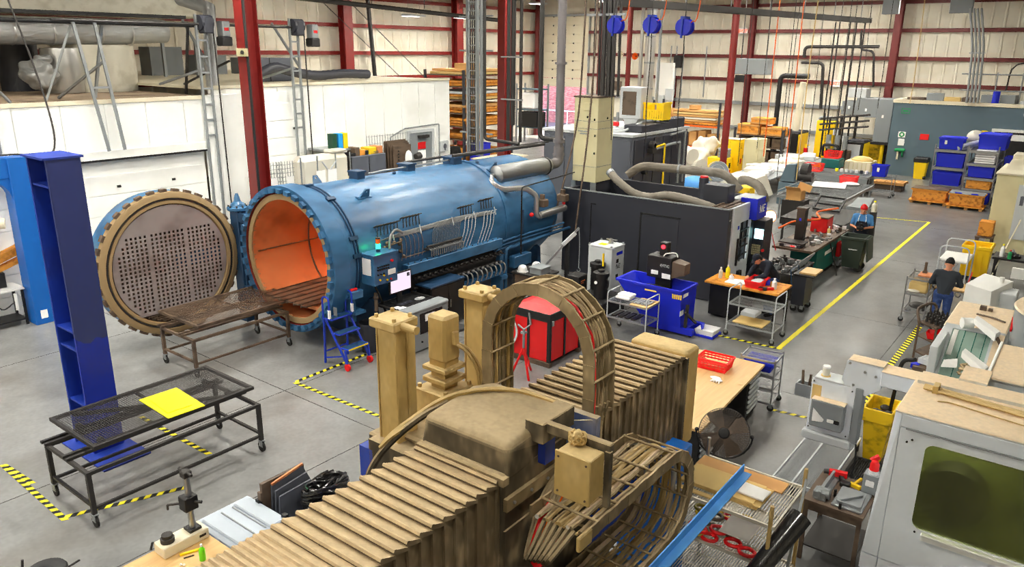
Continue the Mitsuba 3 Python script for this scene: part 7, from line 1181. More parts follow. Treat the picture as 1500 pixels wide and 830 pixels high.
k = thing('blue_bench', 'light blue machine bench with levers behind the blue sign box', 'bench'); part(k, 'body', box(-11.9, -10.7, 28.2, 29.0, .7, 1.1, .03), 'bluewall'); part(k, 'base', box(-11.8, -10.8, 28.3, 28.9, 0, .7), 'dark_steel'); part(k, 'lever', [bar((-11.0, 28.3, 1.1), (-10.6, 28.1, 1.4), .05), bar((-11.4, 28.3, 1.1), (-11.0, 28.2, 1.35), .05)], 'dark_steel'); part(k, 'cover', ball((-13.1, 29.4, .9), (.7, .6, .5), 2), 'sky_blue', True)
k = wire_cart(-8.45, -7.35, 37.6, 38.3, (.85, .25), 'grey two-shelf cart under the blue tote near the yellow bollard', 1.0, 'galv', 'wire_cart', False); tote(-8.3, -7.65, 37.65, 38.25, .9, 1.42, 'blue tote with a white card on the far grey cart', card=-8.0)
pallet(-8.6, -7.2, 39.6, 40.6, .3, 'orange-tinted pallet lying behind the far grey cart'); solo('pallet_stand', box(-8.5, -7.3, 39.7, 40.5, 0, .3), 'brown_steel', 'low dark stand under the pallet behind the far grey cart', 'stand')
k = thing('grinder', 'grey bench grinder cabinet with yellow-topped bottles left of the red cap', 'machine'); part(k, 'cabinet', box(-7.1, -6.3, 29.2, 29.9, 0, .95, .02), 'mid_gray'); part(k, 'hood', trimesh.convex.convex_hull(np.array([[-7.0, 29.2, .95], [-6.35, 29.2, .95], [-6.9, 29.9, 1.2], [-6.35, 29.9, 1.25], [-7.0, 29.9, .95], [-6.35, 29.9, .95]])), 'mid_gray'); part(k, 'slot', box(-6.9, -6.5, 29.19, 29.2, .62, .7), 'black')
bottle(-6.1, 29.0, .9, .4, .09, 'plastic_film', 'clear spray bottle with a yellow top behind the red cap', 'acid_yellow'); solo('bottle_post', box(-6.2, -6.0, 28.9, 29.1, 0, .9), 'dark_steel', 'dark post under the yellow-topped spray bottle', 'post')
# tote racks and crates on the aisle
for (a, b, c, d, lab) in ((-6.44, -5.02, 37.2, 38.1, 'orange plywood crate on a pallet, left of the two on the floor'), (-4.93, -3.62, 36.85, 37.75, 'orange plywood crate with blue clamps, right of the two on the floor')):
    k = thing('plywood_crate', lab, 'crate', 'plywood crates before the tote racks'); part(k, 'body', box(a + .05, b - .05, c + .04, d - .04, .16, .6, .01), 'osb'); part(k, 'lid', box(a, b, c, d, .6, .66, .01), 'brown_steel' if a < -5 else 'mid_gray'); part(k, 'lid_edge', [box(a - .01, b + .01, c - .01, c + .02, .58, .64), box(b - .02, b + .01, c, d, .58, .64)], 'osb'); part(k, 'pallet_deck', box(a - .05, b + .05, c - .05, d, .1, .15), 'osb'); each(k, 'pallet_foot', [box(x, x + .12, c, d, 0, .1) for x in (a, (a + b) / 2, b - .12)], 'pallet_wood')
    if a > -5: each(k, 'clamp', [box(x, x + .25, c - .02, c + .06, .66, .7) for x in (-4.7, -4.1)], 'tote_blue')
def rack(x0, x1, y0, y1, zs, h, lab):
    k = thing('tote_rack', lab, 'shelving', 'chrome racks of blue totes'); each(k, 'post', [cyl((x, y, 0), (x, y, h), .025, n=8) for x in (x0, x1) for y in (y0, y1)], 'steel', 40)
    for z in zs: part(k, 'shelf', grid(x0, x1, y0, y1, z, 20, 4, .006, .03), 'steel')
    return k
rack(-6.0, -4.75, 38.7, 40.2, (.62, 1.42, 2.2), 2.45, 'left chrome rack of blue totes behind the plywood crates'); rack(-4.6, -3.5, 37.9, 40.2, (.1, .72, 1.2, 1.8, 2.35), 2.6, 'right chrome rack of blue totes, next to the beige machine')
tote(-5.95, -4.95, 38.8, 39.7, 2.24, 2.72, 'blue lidded tote with a white card on top of the left chrome rack', lid=True, card=-5.65); tote(-5.95, -4.8, 38.75, 39.7, 1.46, 2.06, 'open blue tote on the middle shelf of the left chrome rack'); tote(-5.98, -4.82, 38.75, 39.7, .66, 1.2, 'blue lidded tote on the lowest shelf of the left chrome rack', lid=True); 
tote(-4.4, -3.3, 38.4, 39.8, 2.4, 2.98, 'blue lidded tote on top of the right chrome rack', lid=True, card=None); tote(-4.55, -3.55, 37.95, 38.9, 1.24, 1.74, 'blue tote under the stack of white trays on the right chrome rack'); tote(-4.55, -3.55, 37.95, 39.0, .13, .62, 'blue lidded tote at the bottom of the right chrome rack', lid=True); tote(-3.35, -2.7, 38.6, 39.6, .9, 1.45, 'blue tote at the right side of the right chrome rack, lower one'); tote(-3.35, -2.75, 38.6, 39.6, 1.5, 2.1, 'blue tote at the right side of the right chrome rack, upper one'); solo('tote_stand', box(-3.35, -2.7, 38.6, 39.6, 0, .88), 'dark_steel', 'dark stand carrying two totes right of the chrome rack', 'stand')
k = thing('plywood_box', 'orange plywood box on a shelf of the right chrome rack', 'box'); part(k, 'body', box(-4.5, -3.6, 37.95, 39.0, .75, 1.12, .01), 'osb')
for i in range(6): solo('white_tray', rbox(-4.35, -3.6, 38.0, 38.8, 1.83 + .095 * i, 1.91 + .095 * i, .03, 8), 'white', ('lowest', 'second', 'third', 'fourth', 'fifth', 'topmost')[i] + ' white tray of the stack on the right chrome rack', 'tray', 'white trays on the rack', smooth=50)
solo('foam_rolls', [cyl((-5.2, 38.9, 2.28), (-4.1, 39.9, 2.6), .13, n=14), cyl((-5.0, 38.9, 2.42), (-4.0, 39.9, 2.72), .1, n=14)], 'light_gray', 'two grey tubes lying diagonally between the chrome racks', 'tubes', smooth=40); solo('plastic_bag', ball((-4.7, 40.0, 2.75), (.35, .3, .3), 3), 'plastic_film', 'clear bulging plastic bag on the chrome racks', 'bag', smooth=True); solo('yellow_bucket', cyl((-4.45, 40.3, 2.5), (-4.4, 40.1, 2.95), .2, n=16), 'yellow_dirty', 'tilted yellow bucket behind the white trays on the racks', 'bucket', smooth=40)
# hanging reels, bus duct, cords, conduit
for (x, z, lab) in ((-10.53, 6.9, 'leftmost of the three blue reels hanging from the roof'), (-9.5, 6.9, 'middle one of the three blue hanging reels'), (-8.61, 6.85, 'rightmost of the three blue hanging reels, with a pale cord')):
    k = thing('hose_reel', lab, 'reel', 'blue hanging hose reels'); part(k, 'drum', [cyl((x, 17.92, z), (x, 18.08, z), .17, n=24), cyl((x, 17.88, z), (x, 17.92, z), .2, n=24), cyl((x, 18.08, z), (x, 18.12, z), .2, n=24)], 'tote_blue', 30); part(k, 'arm', [bar((x - .02, 17.87, z - .26), (x, 17.87, z + .2), .07, .03), box(x - .06, x + .06, 17.85, 18.14, z + .18, z + .24)], 'ladder_blue'); part(k, 'rope', cyl((x, 18, z + .2), (x, 18, CZ), .012, n=5), 'dark_steel'); part(k, 'cord', tube([(x, 18, z - .2), (x + .01, 18, z - .8), (x - .02, 18, z - 2.0), (x + .02, 18, z - 2.9)], .012, 5, 4), 'dark_steel')
    part(k, 'orange_cable', tube([(x + .15, 18, z + .1), (x + .3, 18.1, z + .5), (x + .38, 18.3, CZ)], .015, 5, 4), 'orange')
k = thing('bus_duct', 'long dark cable tray hung under the roof, running towards the back wall', 'cable tray'); part(k, 'tray', [bar((-13.2, 22.0, 7.75), (-10.6, 42.2, 7.8), .08, .22), bar((-12.9, 22.0, 7.75), (-10.3, 42.2, 7.8), .08, .22)], 'dark_steel')
for i in range(40): t = i / 39; x, y = -13.2 + 2.6 * t, 22 + 20.2 * t; part(k, 'rung', bar((x, y, 7.72), (x + .3, y, 7.72), .05), 'galv')
each(k, 'hanger', [cyl((-13.0 + 2.6 * t, 22 + 20.2 * t, 7.8), (-13.0 + 2.6 * t, 22 + 20.2 * t, CZ), .02, n=5) for t in np.linspace(.05, .95, 7)], 'galv'); each(k, 'drop_pipe', [cyl((x, 42, z), (x, 42, 7.75), .035, n=8) for x, z in ((-11.9, 3.0), (-11.7, 2.6), (-11.2, 2.2), (-10.9, 2.8), (-10.5, 3.2))], 'dark_steel', 40)
rn2 = random.Random(11)
for (x, y, m, w) in [(-11.61, 30, 'dark_steel', 0), (-11.26, 31, 'dark_steel', 1), (-11.67, 33, 'orange', 2), (-9.99, 30, 'dark_steel', 3), (-10.53, 32, 'dark_steel', 4), (-10.98, 34, 'orange', 5), (-9.56, 31, 'kraft', 6), (-10.12, 34, 'dark_steel', 7), (-9.22, 33, 'dark_steel', 8), (-9.66, 36, 'dark_steel', 9), (-9.12, 35, 'dark_steel', 10), (-8.78, 36, 'dark_steel', 11), (-8.48, 38, 'dark_steel', 12), (-8.12, 43, 'kraft', 13)]:
    h = rn2.uniform(1.3, 2.6) if w < 10 else 3.9; d = rn2.uniform(-.15, .15)
    solo('hanging_cord', tube([(x + d, y, CZ), (x + d * .3, y, 7.5), (x, y, 5), (x + d * .2, y, h)], .02 if m != 'dark_steel' else .012, 6, 4), m, {'orange': 'orange air hose hanging from the roof over the work tables', 'kraft': 'tan rope hanging from the roof towards the far end', 'dark_steel': 'thin dark cord hanging from the roof over the work tables'}[m], 'cord', 'cords hanging over the work tables', smooth=40)  # plain hanging cords and ropes; only the orange ones are hoses
k = thing('cable_ladder', 'silver vertical cable ladder just left of the middle red column', 'cable tray'); each(k, 'rail', [box(x - .03, x + .03, 22.4, 22.55, 2.4, CZ) for x in (-19.4, -18.95, -18.75)], 'galv'); 
for z in np.arange(2.5, 10, .3): part(k, 'rung', box(-19.4, -18.95, 22.45, 22.5, z, z + .03), 'galv')
part(k, 'cable', [cyl((-19.3 + .1 * i, 22.5, 2.5), (-19.3 + .1 * i, 22.5, CZ), .03, n=6) for i in range(4)], 'dark_steel', kind='stuff'); each(k, 'strut', [box(-19.9, -18.3, 22.55, 22.6, z, z + .06) for z in (3.2, 6.2, 7.4)], 'galv')
k = thing('riser_pipes', 'dark vertical pipes right of the middle red column, bent over at the top', 'pipework'); each(k, 'pipe', [bent([(-17.6, 22.9, 3.6), (-17.6, 22.9, 8.1), (-17.9, 23.2, 8.1)], .09, 10, .2), bent([(-17.25, 22.9, 3.0), (-17.25, 22.9, 8.0), (-17.55, 22.9, 8.0)], .06, 10, .2), cyl((-18.0, 23.1, 3.0), (-18.0, 23.1, CZ), .05, n=8), cyl((-17.85, 23.0, 3.0), (-17.85, 23.0, CZ), .03, n=8)], 'dark_steel', 40); each(k, 'clamp', [box(-18.1, -17.1, 22.8, 22.85, z, z + .05) for z in (4.5, 6.0)], 'galv')
k = thing('cabinet_conduits', 'bundle of dark conduits and hoses dropping onto the beige cabinet', 'conduit'); each(k, 'pipe', [cyl((-11.95 + .16 * i, 19.3 + .05 * (i % 2), 5.05), (-12.0 + .16 * i, 19.3, CZ), r, n=8) for i, r in enumerate((.02, .03, .075, .085, .06, .04))], 'dark_steel', 40); each(k, 'hose', [tube([(-11.9, 18.8, CZ), (-11.95, 18.7, 6), (-12.05, 18.6, 4), (-12.1, 17.5, 1.2)], .025, 6, 4), tube([(-11.55, 18.8, CZ), (-11.55, 18.6, 5), (-11.5, 17.9, 1.2)], .025, 6, 4)], 'brown_steel', 40); part(k, 'bracket', box(-12.2, -11.0, 19.25, 19.3, 7.2, 7.26), 'galv')
# left of the far end: stacked sheet stock and a man
with at(-1.95, 2.35, 0):
    k = thing('sheet_rack', 'open rack stacked with pallets and cardboard sheets beyond the white room', 'rack'); each(k, 'upright', [box(x - .06, x + .06, y - .06, y + .06, 0, 5.2) for x in (-28.4, -25.6) for y in (29.2, 33.4)], 'charcoal'); each(k, 'shelf', [box(-28.4, -25.6, 29.2, 33.4, z, z + .06) for z in (1.5, 2.2, 2.9, 3.6, 4.3, 4.9)], 'brown_steel')
    lv = {1.5: 2, 2.2: 3, 2.9: 3, 3.6: 3, 4.3: 2, 4.9: 2}
    for z, n in lv.items():
        for i in range(n): solo('stock_sheet', spin(box(-28.2, -25.4, 29.3 + rn.uniform(-.2, .3), 33.2 - rn.uniform(0, .9), z + .07 + .15 * i, z + .2 + .15 * i, .015), rn.uniform(-3, 3), (-27, 31, 0)), rn.choice(['osb', 'cardboard', 'osb', 'kraft', 'light_gray']), 'board or sheet stacked on the open rack beyond the white room', 'board', 'sheets on the open rack')
    carton(-26.6, -25.6, 29.6, 31.0, 5.22, 5.55, 'flat carton on the very top of the open sheet rack'); 
    for i in range(8): carton(-27.8 + .1 * (i % 3), -25.7, 29.3 + .48 * i, 29.7 + .48 * i, .0, rn.uniform(.6, 1.2), 'orange-brown carton on the floor under the open sheet rack', 'osb', 'cartons under the sheet rack', False)
    tote(-25.45, -24.7, 29.4, 30.4, .02, 1.4, 'blue tote behind the man at the far left'); solo('white_table', [box(-24.1, -22.6, 28.0, 31.0, .8, .86), box(-23.9, -22.8, 28.2, 30.8, 0, .8)], 'cream', 'pale table beyond the vessel in front of the sheet rack', 'table')
k = thing('open_shelving', 'grey shelving with dark bins by the roll-up door', 'shelving'); each(k, 'post', [box(x - .05, x + .05, y - .05, y + .05, 0, 4) for x in (-33.5, -31.5) for y in (44, 45)], 'galv'); each(k, 'shelf', [box(-33.5, -31.5, 44, 45, z, z + .08) for z in (1.0, 2.2, 3.6)], 'bluewall')
solo('black_bin', box(-33.2, -31.6, 43.8, 44.9, 1.1, 2.1, .03), 'black', 'black crate on the grey shelving by the roll-up door', 'crate'); solo('white_pack', box(-33.2, -32.0, 44.0, 44.8, 2.3, 3.4, .1), 'white', 'white wrapped pack on the grey shelving by the roll-up door', 'pack')

# ---- the left side ----------------------------------------------------------------
k = thing('blue_post', 'tall dark blue I-section steel post standing behind the front mesh table', 'post')
part(k, 'flange', box(-11.97, -11.93, 4.6, 5.08, .03, 4.72), 'post_blue'); part(k, 'flange', box(-12.6, -12.56, 4.6, 5.08, .03, 4.72), 'gantry_blue'); part(k, 'web', box(-12.56, -11.97, 4.9, 4.94, .03, 4.72), 'gantry_blue')
each(k, 'stiffener', [box(-12.56, -11.97, 4.62, 4.9, z, z + .03) for z in (.8, 1.75, 2.05, 4.3)], 'gantry_blue'); part(k, 'base_plate', box(-12.75, -11.3, 4.45, 5.2, 0, .03), 'gantry_blue'); part(k, 'top_plate', box(-12.65, -11.9, 4.55, 5.12, 4.72, 4.75), 'gantry_blue')
k = thing('blue_portal', 'bright blue portal crane leg with a curved haunch and overhead beam at the left edge', 'crane')
part(k, 'leg', box(-19.5, -19.05, 6.58, 7.08, 0, 3.9, .01), 'gantry_blue_bright'); part(k, 'side_channel', box(-19.48, -19.02, 7.08, 7.22, .02, 3.86), 'gantry_blue'); part(k, 'beam', box(-19.45, -19.1, 2.0, 6.6, 3.45, 3.9, .01), 'gantry_blue_bright')
part(k, 'haunch', ext([(6.6, 3.5), (6.6, 2.95)] + [(6.08 + .5 * math.cos(a), 2.95 + .5 * math.sin(a)) for a in np.radians(np.linspace(4, 90, 8))] + [(6.08, 3.5)], .3, (-19.42, 0, 0), (0, 1, 0), (0, 0, 1)), 'gantry_blue_bright'); part(k, 'base_sticker', box(-19.048, -19.044, 6.7, 6.85, .14, .34), 'paper')
part(k, 'top_cable', tube([(-19.3, 4.0, 3.93), (-19.25, 6.2, 3.95), (-19.1, 6.9, 3.95), (-19.0, 7.3, 3.8), (-19.0, 7.6, 4.2), (-19.3, 7.6, 5.5), (-19.6, 7.3, 7.5)], .02, 6, 5), 'dark_steel', 40); part(k, 'drum', cyl((-19.6, 5.0, 2.55), (-19.0, 6.3, 2.5), .12, n=14), 'cream', 40)
k = thing('side_bench', 'small steel-framed table with a white top at the far left edge', 'table'); part(k, 'top', box(-19.95, -19.3, 4.9, 6.55, .86, .9), 'white_paint'); each(k, 'leg', [box(x - .025, x + .025, y - .025, y + .025, 0, .86) for x in (-19.9, -19.35) for y in (5.0, 6.5)], 'black'); part(k, 'rail', [box(-19.9, -19.35, 4.95, 6.5, .12, .16)], 'black'); part(k, 'outlet_strip', box(-19.32, -19.28, 6.3, 6.36, .4, .8), 'white_paint'); part(k, 'cord', tube([(-19.3, 5.8, .9), (-19.25, 6.0, .5), (-19.3, 6.3, .6)], .015, 5, 4), 'black')
k = thing('wooden_part', 'orange wooden curved part on a black holder at the far left edge', 'part'); part(k, 'plank', [bar((-19.8, 5.6, 1.3), (-19.7, 6.75, 1.75), .25, .18), bar((-19.75, 5.6, 1.1), (-19.65, 6.7, 1.5), .2, .1)], 'osb'); part(k, 'holder', box(-19.9, -19.6, 5.8, 6.3, .9, 1.25), 'black')
def mesh_table(x0, x1, y0, y1, zf, mx0, mx1, my0, my1, zm, lab, m):
    k = thing('mesh_layup_table', lab, 'table')
    for x in (x0, x1):
        for y in (y0, y1): part(k, 'leg', box(x - .03, x + .03, y - .03, y + .03, .2, zf), m); caster(k, x, y, .085)
    for x in (x0, x1): part(k, 'long_rail', [box(x - .025, x + .025, y0, y1, zf - .05, zf)], m); part(k, 'low_rail', box(x - .02, x + .02, y0, y1, .26, .3), m)
    for y in (y0, y1): part(k, 'end_rail', box(x0, x1, y - .025, y + .025, zf - .05, zf), m); part(k, 'low_end_rail', box(x0, x1, y - .02, y + .02, .3, .34), m)
    for x in (mx0 + .3, mx0 + .42, mx1 - .42, mx1 - .3): part(k, 'track', box(x - .025, x + .025, y0 - .05, y1 + .12, zf, zf + .04), m)
    each(k, 'roller', [cyl((x - .03, y, zf + .09), (x + .03, y, zf + .09), .05, n=12) for x in (mx0 + .36, mx1 - .36) for y in (my0 + .25, my1 - .25)], 'dark_steel', 40)
    tp = part(k, 'top_frame', [box(mx0, mx0 + .05, my0, my1, zm - .05, zm), box(mx1 - .05, mx1, my0, my1, zm - .05, zm), box(mx0, mx1, my0, my0 + .05, zm - .05, zm), box(mx0, mx1, my1 - .05, my1, zm - .05, zm), box(mx0, mx1, (my0 + my1) / 2 - .02, (my0 + my1) / 2 + .02, zm - .05, zm - .02), bar((mx0 + .1, my0 + .3, zm - .03), (mx1 - .1, my1 - .5, zm - .03), .05)], m)
    part(tp, 'mesh', [box(mx0, mx1, y - .004, y + .004, zm - .002, zm + .002) for y in np.arange(my0 + .03, my1, .036)] + [box(x - .004, x + .004, my0, my1, zm - .002, zm + .002) for x in np.arange(mx0 + .03, mx1, .036)], m, kind='stuff')
    return k
mesh_table(-11.2, -9.97, 3.72, 6.36, .84, -11.57, -10.18, 3.93, 6.45, 1.05, 'black wire-mesh layup table on casters with a yellow film on it', 'dark_steel')
mesh_table(-14.62, -13.45, 7.3, 9.5, .8, -14.98, -13.48, 7.44, 9.9, 1.03, 'rusty brown mesh layup table on casters, between the round door and the vessel mouth', 'brown_steel')
solo('yellow_film', [trimesh.convex.convex_hull(np.array([[x, y, z] for x, y in ((-11.103,5.039), (-11.075,5.637), (-10.142,5.57), (-10.172,4.996)) for z in (1.056, 1.068)]))], 'acid_yellow', 'bright yellow film sheet lying on the black mesh table', 'film'); 
k = thing('yellow_sheet', 'smaller bright yellow square lying on the yellow film', 'sheet'); part(k, 'sheet', trimesh.convex.convex_hull(np.array([[x, y, z] for x, y in ((-10.942,5.129), (-10.894,5.513), (-10.286,5.444), (-10.316,5.068)) for z in (1.07, 1.08)])), 'yellow_pad')
# overhead doors of the inner block and their lifts
for (y0, y1, z1, n, lab) in ((4.2, 11.9, 3.54, 1, 'white sectional overhead door under the left deck'), (13.0, 15.25, 5.0, 2, 'white sectional overhead door behind the red column')):
    X = -20.12 if n == 1 else -19.98
    k = struct(f'door_{n + 2}', box(X - .08, X, y0, y1, 0, z1), 'white_wall', lab)
    for j in range(int(z1 / .52)): part(k, 'panel', box(X, X + .03, y0 + .01, y1 - .01, .52 * j + .01, .52 * j + .51, .006), 'white_wall')
    each(k, 'latch', [box(X + .03, X + .05, y - .05, y + .05, z - .03, z + .03) for y, z in (((9.4, 2.8), (10.9, 2.8)) if n == 1 else ((13.35, 3.9), (13.35, 3.35), (13.4, 2.8), (14.9, 3.9)))], 'dark_steel')
    if n == 1: part(k, 'header', [box(-20, -19.93, 4.2, 11.95, 3.54, 3.75, .005), box(-19.97, -19.92, 4.2, 11.95, 3.54, 3.55)], 'white_paint'); part(k, 'seal', box(-19.98, -19.91, 4.2, 11.95, 3.49, 3.54), 'black')
struct('trim_1', [box(-20.1, -19.85, 11.95, 12.95, 0, 5.0)], 'white_wall', 'white boxed pier between the two overhead doors')
def lift(y, lab, w):
    k = thing('door_lift', lab, 'door track', 'steel door tracks'); each(k, 'track', [box(-19.85, -19.78, y, y + .05, .3, 7.1), box(-19.85, -19.78, y + .28, y + .33, .3, 6.9)], 'galv'); each(k, 'rung', [box(-19.84, -19.8, y, y + .33, z, z + .05) for z in np.arange(3.9, 6.9, .42)], 'galv')
    part(k, 'shaft', cyl((-19.8, y - w, 6.85), (-19.8, y + .4, 6.85), .035, n=8), 'dark_steel'); part(k, 'motor', [box(-19.95, -19.6, y + .15, y + .42, 6.62, 7.05, .03), cyl((-19.8, y + .1, 6.9), (-19.8, y + .45, 6.9), .2, n=14)], 'charcoal'); part(k, 'operator', [box(-19.8, -19.5, y + .62, y + .85, 6.55, 6.95, .02)], 'galv'); part(k, 'operator_base', box(-19.85, -19.5, y + .6, y + .9, 6.3, 6.55, .03), 'black'); part(k, 'label', box(-19.498, -19.494, y + .66, y + .8, 6.7, 6.78), 'red'); part(k, 'cable', cyl((-19.7, y + .5, .5), (-19.7, y + .45, 7), .02, n=6), 'dark_steel')
    for s in (0, 1): part(k, 'strut', bar((-19.8, y + .1 + .2 * s, 5.7), (-21.6, y - .2 + .9 * s, 7.0 if s else 5.25), .06), 'galv')
    return k
lift(11.85, 'steel door track with a motor at its top, at the left of the red column', 3.6); lift(14.85, 'steel door track with a motor at its top, right of the red column', 2.2)
k = thing('strut_frame', 'leaning A-shaped steel strut frame with rungs standing before the left deck', 'frame')
for (a, b) in (((-20.6, 8.2, 5.0), (-20.2, 8.9, 6.85)), ((-19.8, 9.15, 3.75), (-19.85, 8.75, 6.85)), ((-19.8, 9.55, 3.75), (-19.85, 9.25, 6.85)), ((-20.9, 9.5, 5.0), (-20.2, 9.6, 6.85)), ((-21.6, 8.9, 4.98), (-20.2, 9.5, 5.9))): part(k, 'strut', bar(a, b, .07, .05), 'galv')
part(k, 'rung', bar((-19.82, 8.95, 5.3), (-19.82, 9.4, 5.3), .05), 'galv'); part(k, 'shaft', cyl((-20.1, 6.0, 6.82), (-20.1, 12.2, 6.82), .05, n=8), 'black')
for (a, b, lab) in (((-21.4, 12.3, 4.98), (-20.4, 12.0, 6.9), 'left'), ((-21.8, 12.5, 5.22), (-20.3, 13.1, 5.9), 'right')): solo('leaning_strut', bar(a, b, .07, .05), 'dark_steel', f'dark steel strut propped on the left deck near the door motor, the {lab} one', 'strut', 'struts on the left deck')
k = thing('left_post', 'thin steel ladder-like track at the far left edge of the deck', 'track'); each(k, 'rail', [box(-19.95, -19.88, y, y + .05, 3.9, 7.4) for y in (6.55, 6.75)], 'galv'); each(k, 'rung', [box(-19.93, -19.89, 6.55, 6.8, z, z + .05) for z in (4.2, 4.6, 5.0)], 'galv'); part(k, 'slant', bar((-19.9, 6.8, 5.5), (-20.3, 7.3, 5.0), .05), 'galv')
# things on the deck
k = thing('insulated_duct', 'long silver foil-wrapped duct running across the left deck', 'duct'); part(k, 'duct', [tube([(-24, 4.0, 6.62), (-24, 8, 6.64), (-24, 11.8, 6.68), (-24, 12.9, 6.72), (-24, 13.3, 6.72)], [.36, .37, .36, .36, .34], 24)], 'duct_foil', 40); each(k, 'band', [lathe([(.372, y), (.382, y + .03), (.372, y + .06)], 24, (-24, 0, 6.64), (0, 1, 0)) for y in (8.9, 9.9, 11.2, 12.1)], 'foil', 40)
solo('main_duct', box(-26.5, -24.2, 4, 14.6, 7.15, 8.3, .05), 'duct_wrap', 'big rectangular duct high over the left deck', 'duct'); solo('black_beam', box(-23.9, -23.7, 4, 13.9, 7.1, 7.2), 'black', 'dark beam between the two ducts over the left deck', 'beam')
k = thing('wrapped_tank', 'squat cylindrical tank wrapped in dusty insulation on the left deck', 'tank'); part(k, 'wrap', lathe([(.001, 4.96), (1.12, 4.96), (1.15, 5.5), (1.12, 6.3), (.001, 6.32)], 32, (-24.8, 11.4, 0)), 'duct_wrap', 40); part(k, 'foil_cover', lathe([(.001, 4.96), (.5, 4.97), (.55, 5.6), (.5, 6.2), (.001, 6.25)], 20, (-24.2, 10.2, 0)), 'foil', 40)
solo('dark_tank', cyl((-26.4, 9.9, 4.95), (-26.4, 9.9, 6.4), .55, n=24), 'charcoal', 'dark drum standing in the shade behind the wrapped tank', 'drum', smooth=40); solo('foil_bag', [crumple(ball((-23.6, 9.3, 5.5), (.42, .45, .42), 4), .16, 4), crumple(ball((-23.7, 9.5, 5.85), (.2, .25, .15), 3), .1, 6)], 'duct_foil', 'crumpled silver plastic bag on the left deck', 'bag', smooth=True)
k = thing('deck_railing', 'dark shelving and blowers at the back of the left deck', 'shelving'); each(k, 'box', [box(-30, -29.2, y, y + 1.3, 4.95, 4.95 + h) for y, h in ((15.5, 1.3), (17.4, 1.0), (19.4, .9))], 'mid_gray'); each(k, 'post', [box(-28, -27.9, y, y + .1, 4.95, 6.4) for y in (15.3, 16.6)], 'galv')
solo('foil_riser', tube([(-20.3, 12.5, 5.0), (-20.3, 12.5, 5.8), (-20.35, 12.6, 6.6), (-20.6, 12.8, 7.3), (-22, 12.8, 7.6)], [.17, .18, .17, .18, .2], 18), 'duct_foil', 'crinkled silver riser duct beside the left door motor', 'duct', smooth=40)
solo('flex_hose', tube([(-21.6, 14.9, 5.38), (-21.6, 15.2, 5.56), (-21.6, 15.6, 5.66), (-21.6, 16.2, 5.52), (-21.6, 17.2, 5.38), (-21.6, 18.3, 5.42), (-21.6, 19.5, 5.38)], [.15 + .012 * (i % 2) for i in range(61)], 14, 10), 'charcoal', 'black flexible hose lying along the roof edge of the white room', 'hose', smooth=60)
k = thing('roof_machine', 'grey box-shaped unit on the white room roof behind the black hose', 'machine'); part(k, 'body', box(-22.6, -22.1, 15.2, 16.6, 5.2, 5.95, .02), 'slate'); part(k, 'seam', box(-22.1, -22.09, 15.7, 15.73, 5.2, 5.95), 'black')
for y, z in ((24.0, 6.0), (26.0, 6.1)): solo('brace_rod', cyl((-34.4, y + 3.5, 9.0), (-34.4, y + 10.5, 4.0), .02, n=6), 'dark_steel', 'thin diagonal brace rod on the ribbed side wall', 'rod', 'brace rods on the side wall')
solo('drain_pipe', cyl((-34.8, 32.0, 4.0), (-34.8, 31.5, CZ), .12, n=12), 'black', 'black vertical pipe right of the broad red wall column', 'pipe', smooth=40); solo('wall_lamp', [cyl((-34.5, 39.6, 5.95), (-34.2, 40.1, 5.9), .14, .18, 14)], 'cream', 'cream wall lamp on the red wall column', 'lamp', smooth=40)
k = thing('roof_pipe', 'long dark sprinkler pipe crossing high above the white room', 'pipe'); part(k, 'pipe', cyl((-24, 15, 8.1), (-24, 30, 7.6), .09, n=10), 'dark_steel', 40); each(k, 'hanger', [cyl((-24, y, 7.9), (-24, y, CZ), .015, n=5) for y in (16, 19, 22, 25, 28)], 'dark_steel')
k = thing('column_box', 'yellow junction box clamped to the near red column', 'box'); part(k, 'body', box(-18.15, -17.7, 11.92, 11.98, 6.05, 6.25, .01), 'beige'); part(k, 'knob', cyl((-17.85, 11.92, 6.15), (-17.85, 11.88, 6.15), .05), 'dark_steel'); solo('column_conduit', [cyl((-17.78, 12.0, .0), (-17.78, 12.0, CZ), .035, n=8)], 'black', 'black conduit running down the near red column', 'conduit', smooth=40)
# along the white wall behind the vessel
for i, y in enumerate((12.9, 13.4)):
    k = thing('wire_grid_rack', 'wire grid panel leaning at the white wall, ' + ('left' if i == 0 else 'right') + ' one', 'rack', 'wire grid panels at the white wall'); part(k, 'grid', [box(-19.0 + .1 * i, -18.985 + .1 * i, y0, y0 + .012, .2, 3.1) for y0 in np.arange(y, y + .75, .09)] + [box(-19.0 + .1 * i, -18.985 + .1 * i, y, y + .75, z, z + .012) for z in np.arange(0, 3.1, .12)], 'galv', kind='stuff'); part(k, 'paper', box(-18.98 + .1 * i, -18.97 + .1 * i, y + .3, y + .55, 2.3, 2.65), 'paper')
k = thing('covered_rack', 'tall wire rack wrapped in clear plastic with two papers on it', 'rack'); part(k, 'cover', [box(-19.1, -18.6, 14.0, 15.9, .1, 3.2, .15), box(-19.05, -18.65, 15.2, 15.85, 3.2, 3.3, .04)], 'plastic_film'); part(k, 'frame', [box(-18.61, -18.58, y, y + .03, .1, 3.2) for y in (14.0, 14.6, 15.3, 15.87)], 'galv'); each(k, 'paper', [box(-18.585, -18.575, y, y + .34, 2.35, 2.75) for y in (14.55, 14.98)], 'paper'); each(k, 'fold', [bar((-18.59, 14.8, 3.0), (-18.59, 15.0, 2.75), .03), bar((-18.59, 15.35, 3.0), (-18.59, 15.1, 2.75), .03)], 'light_gray')
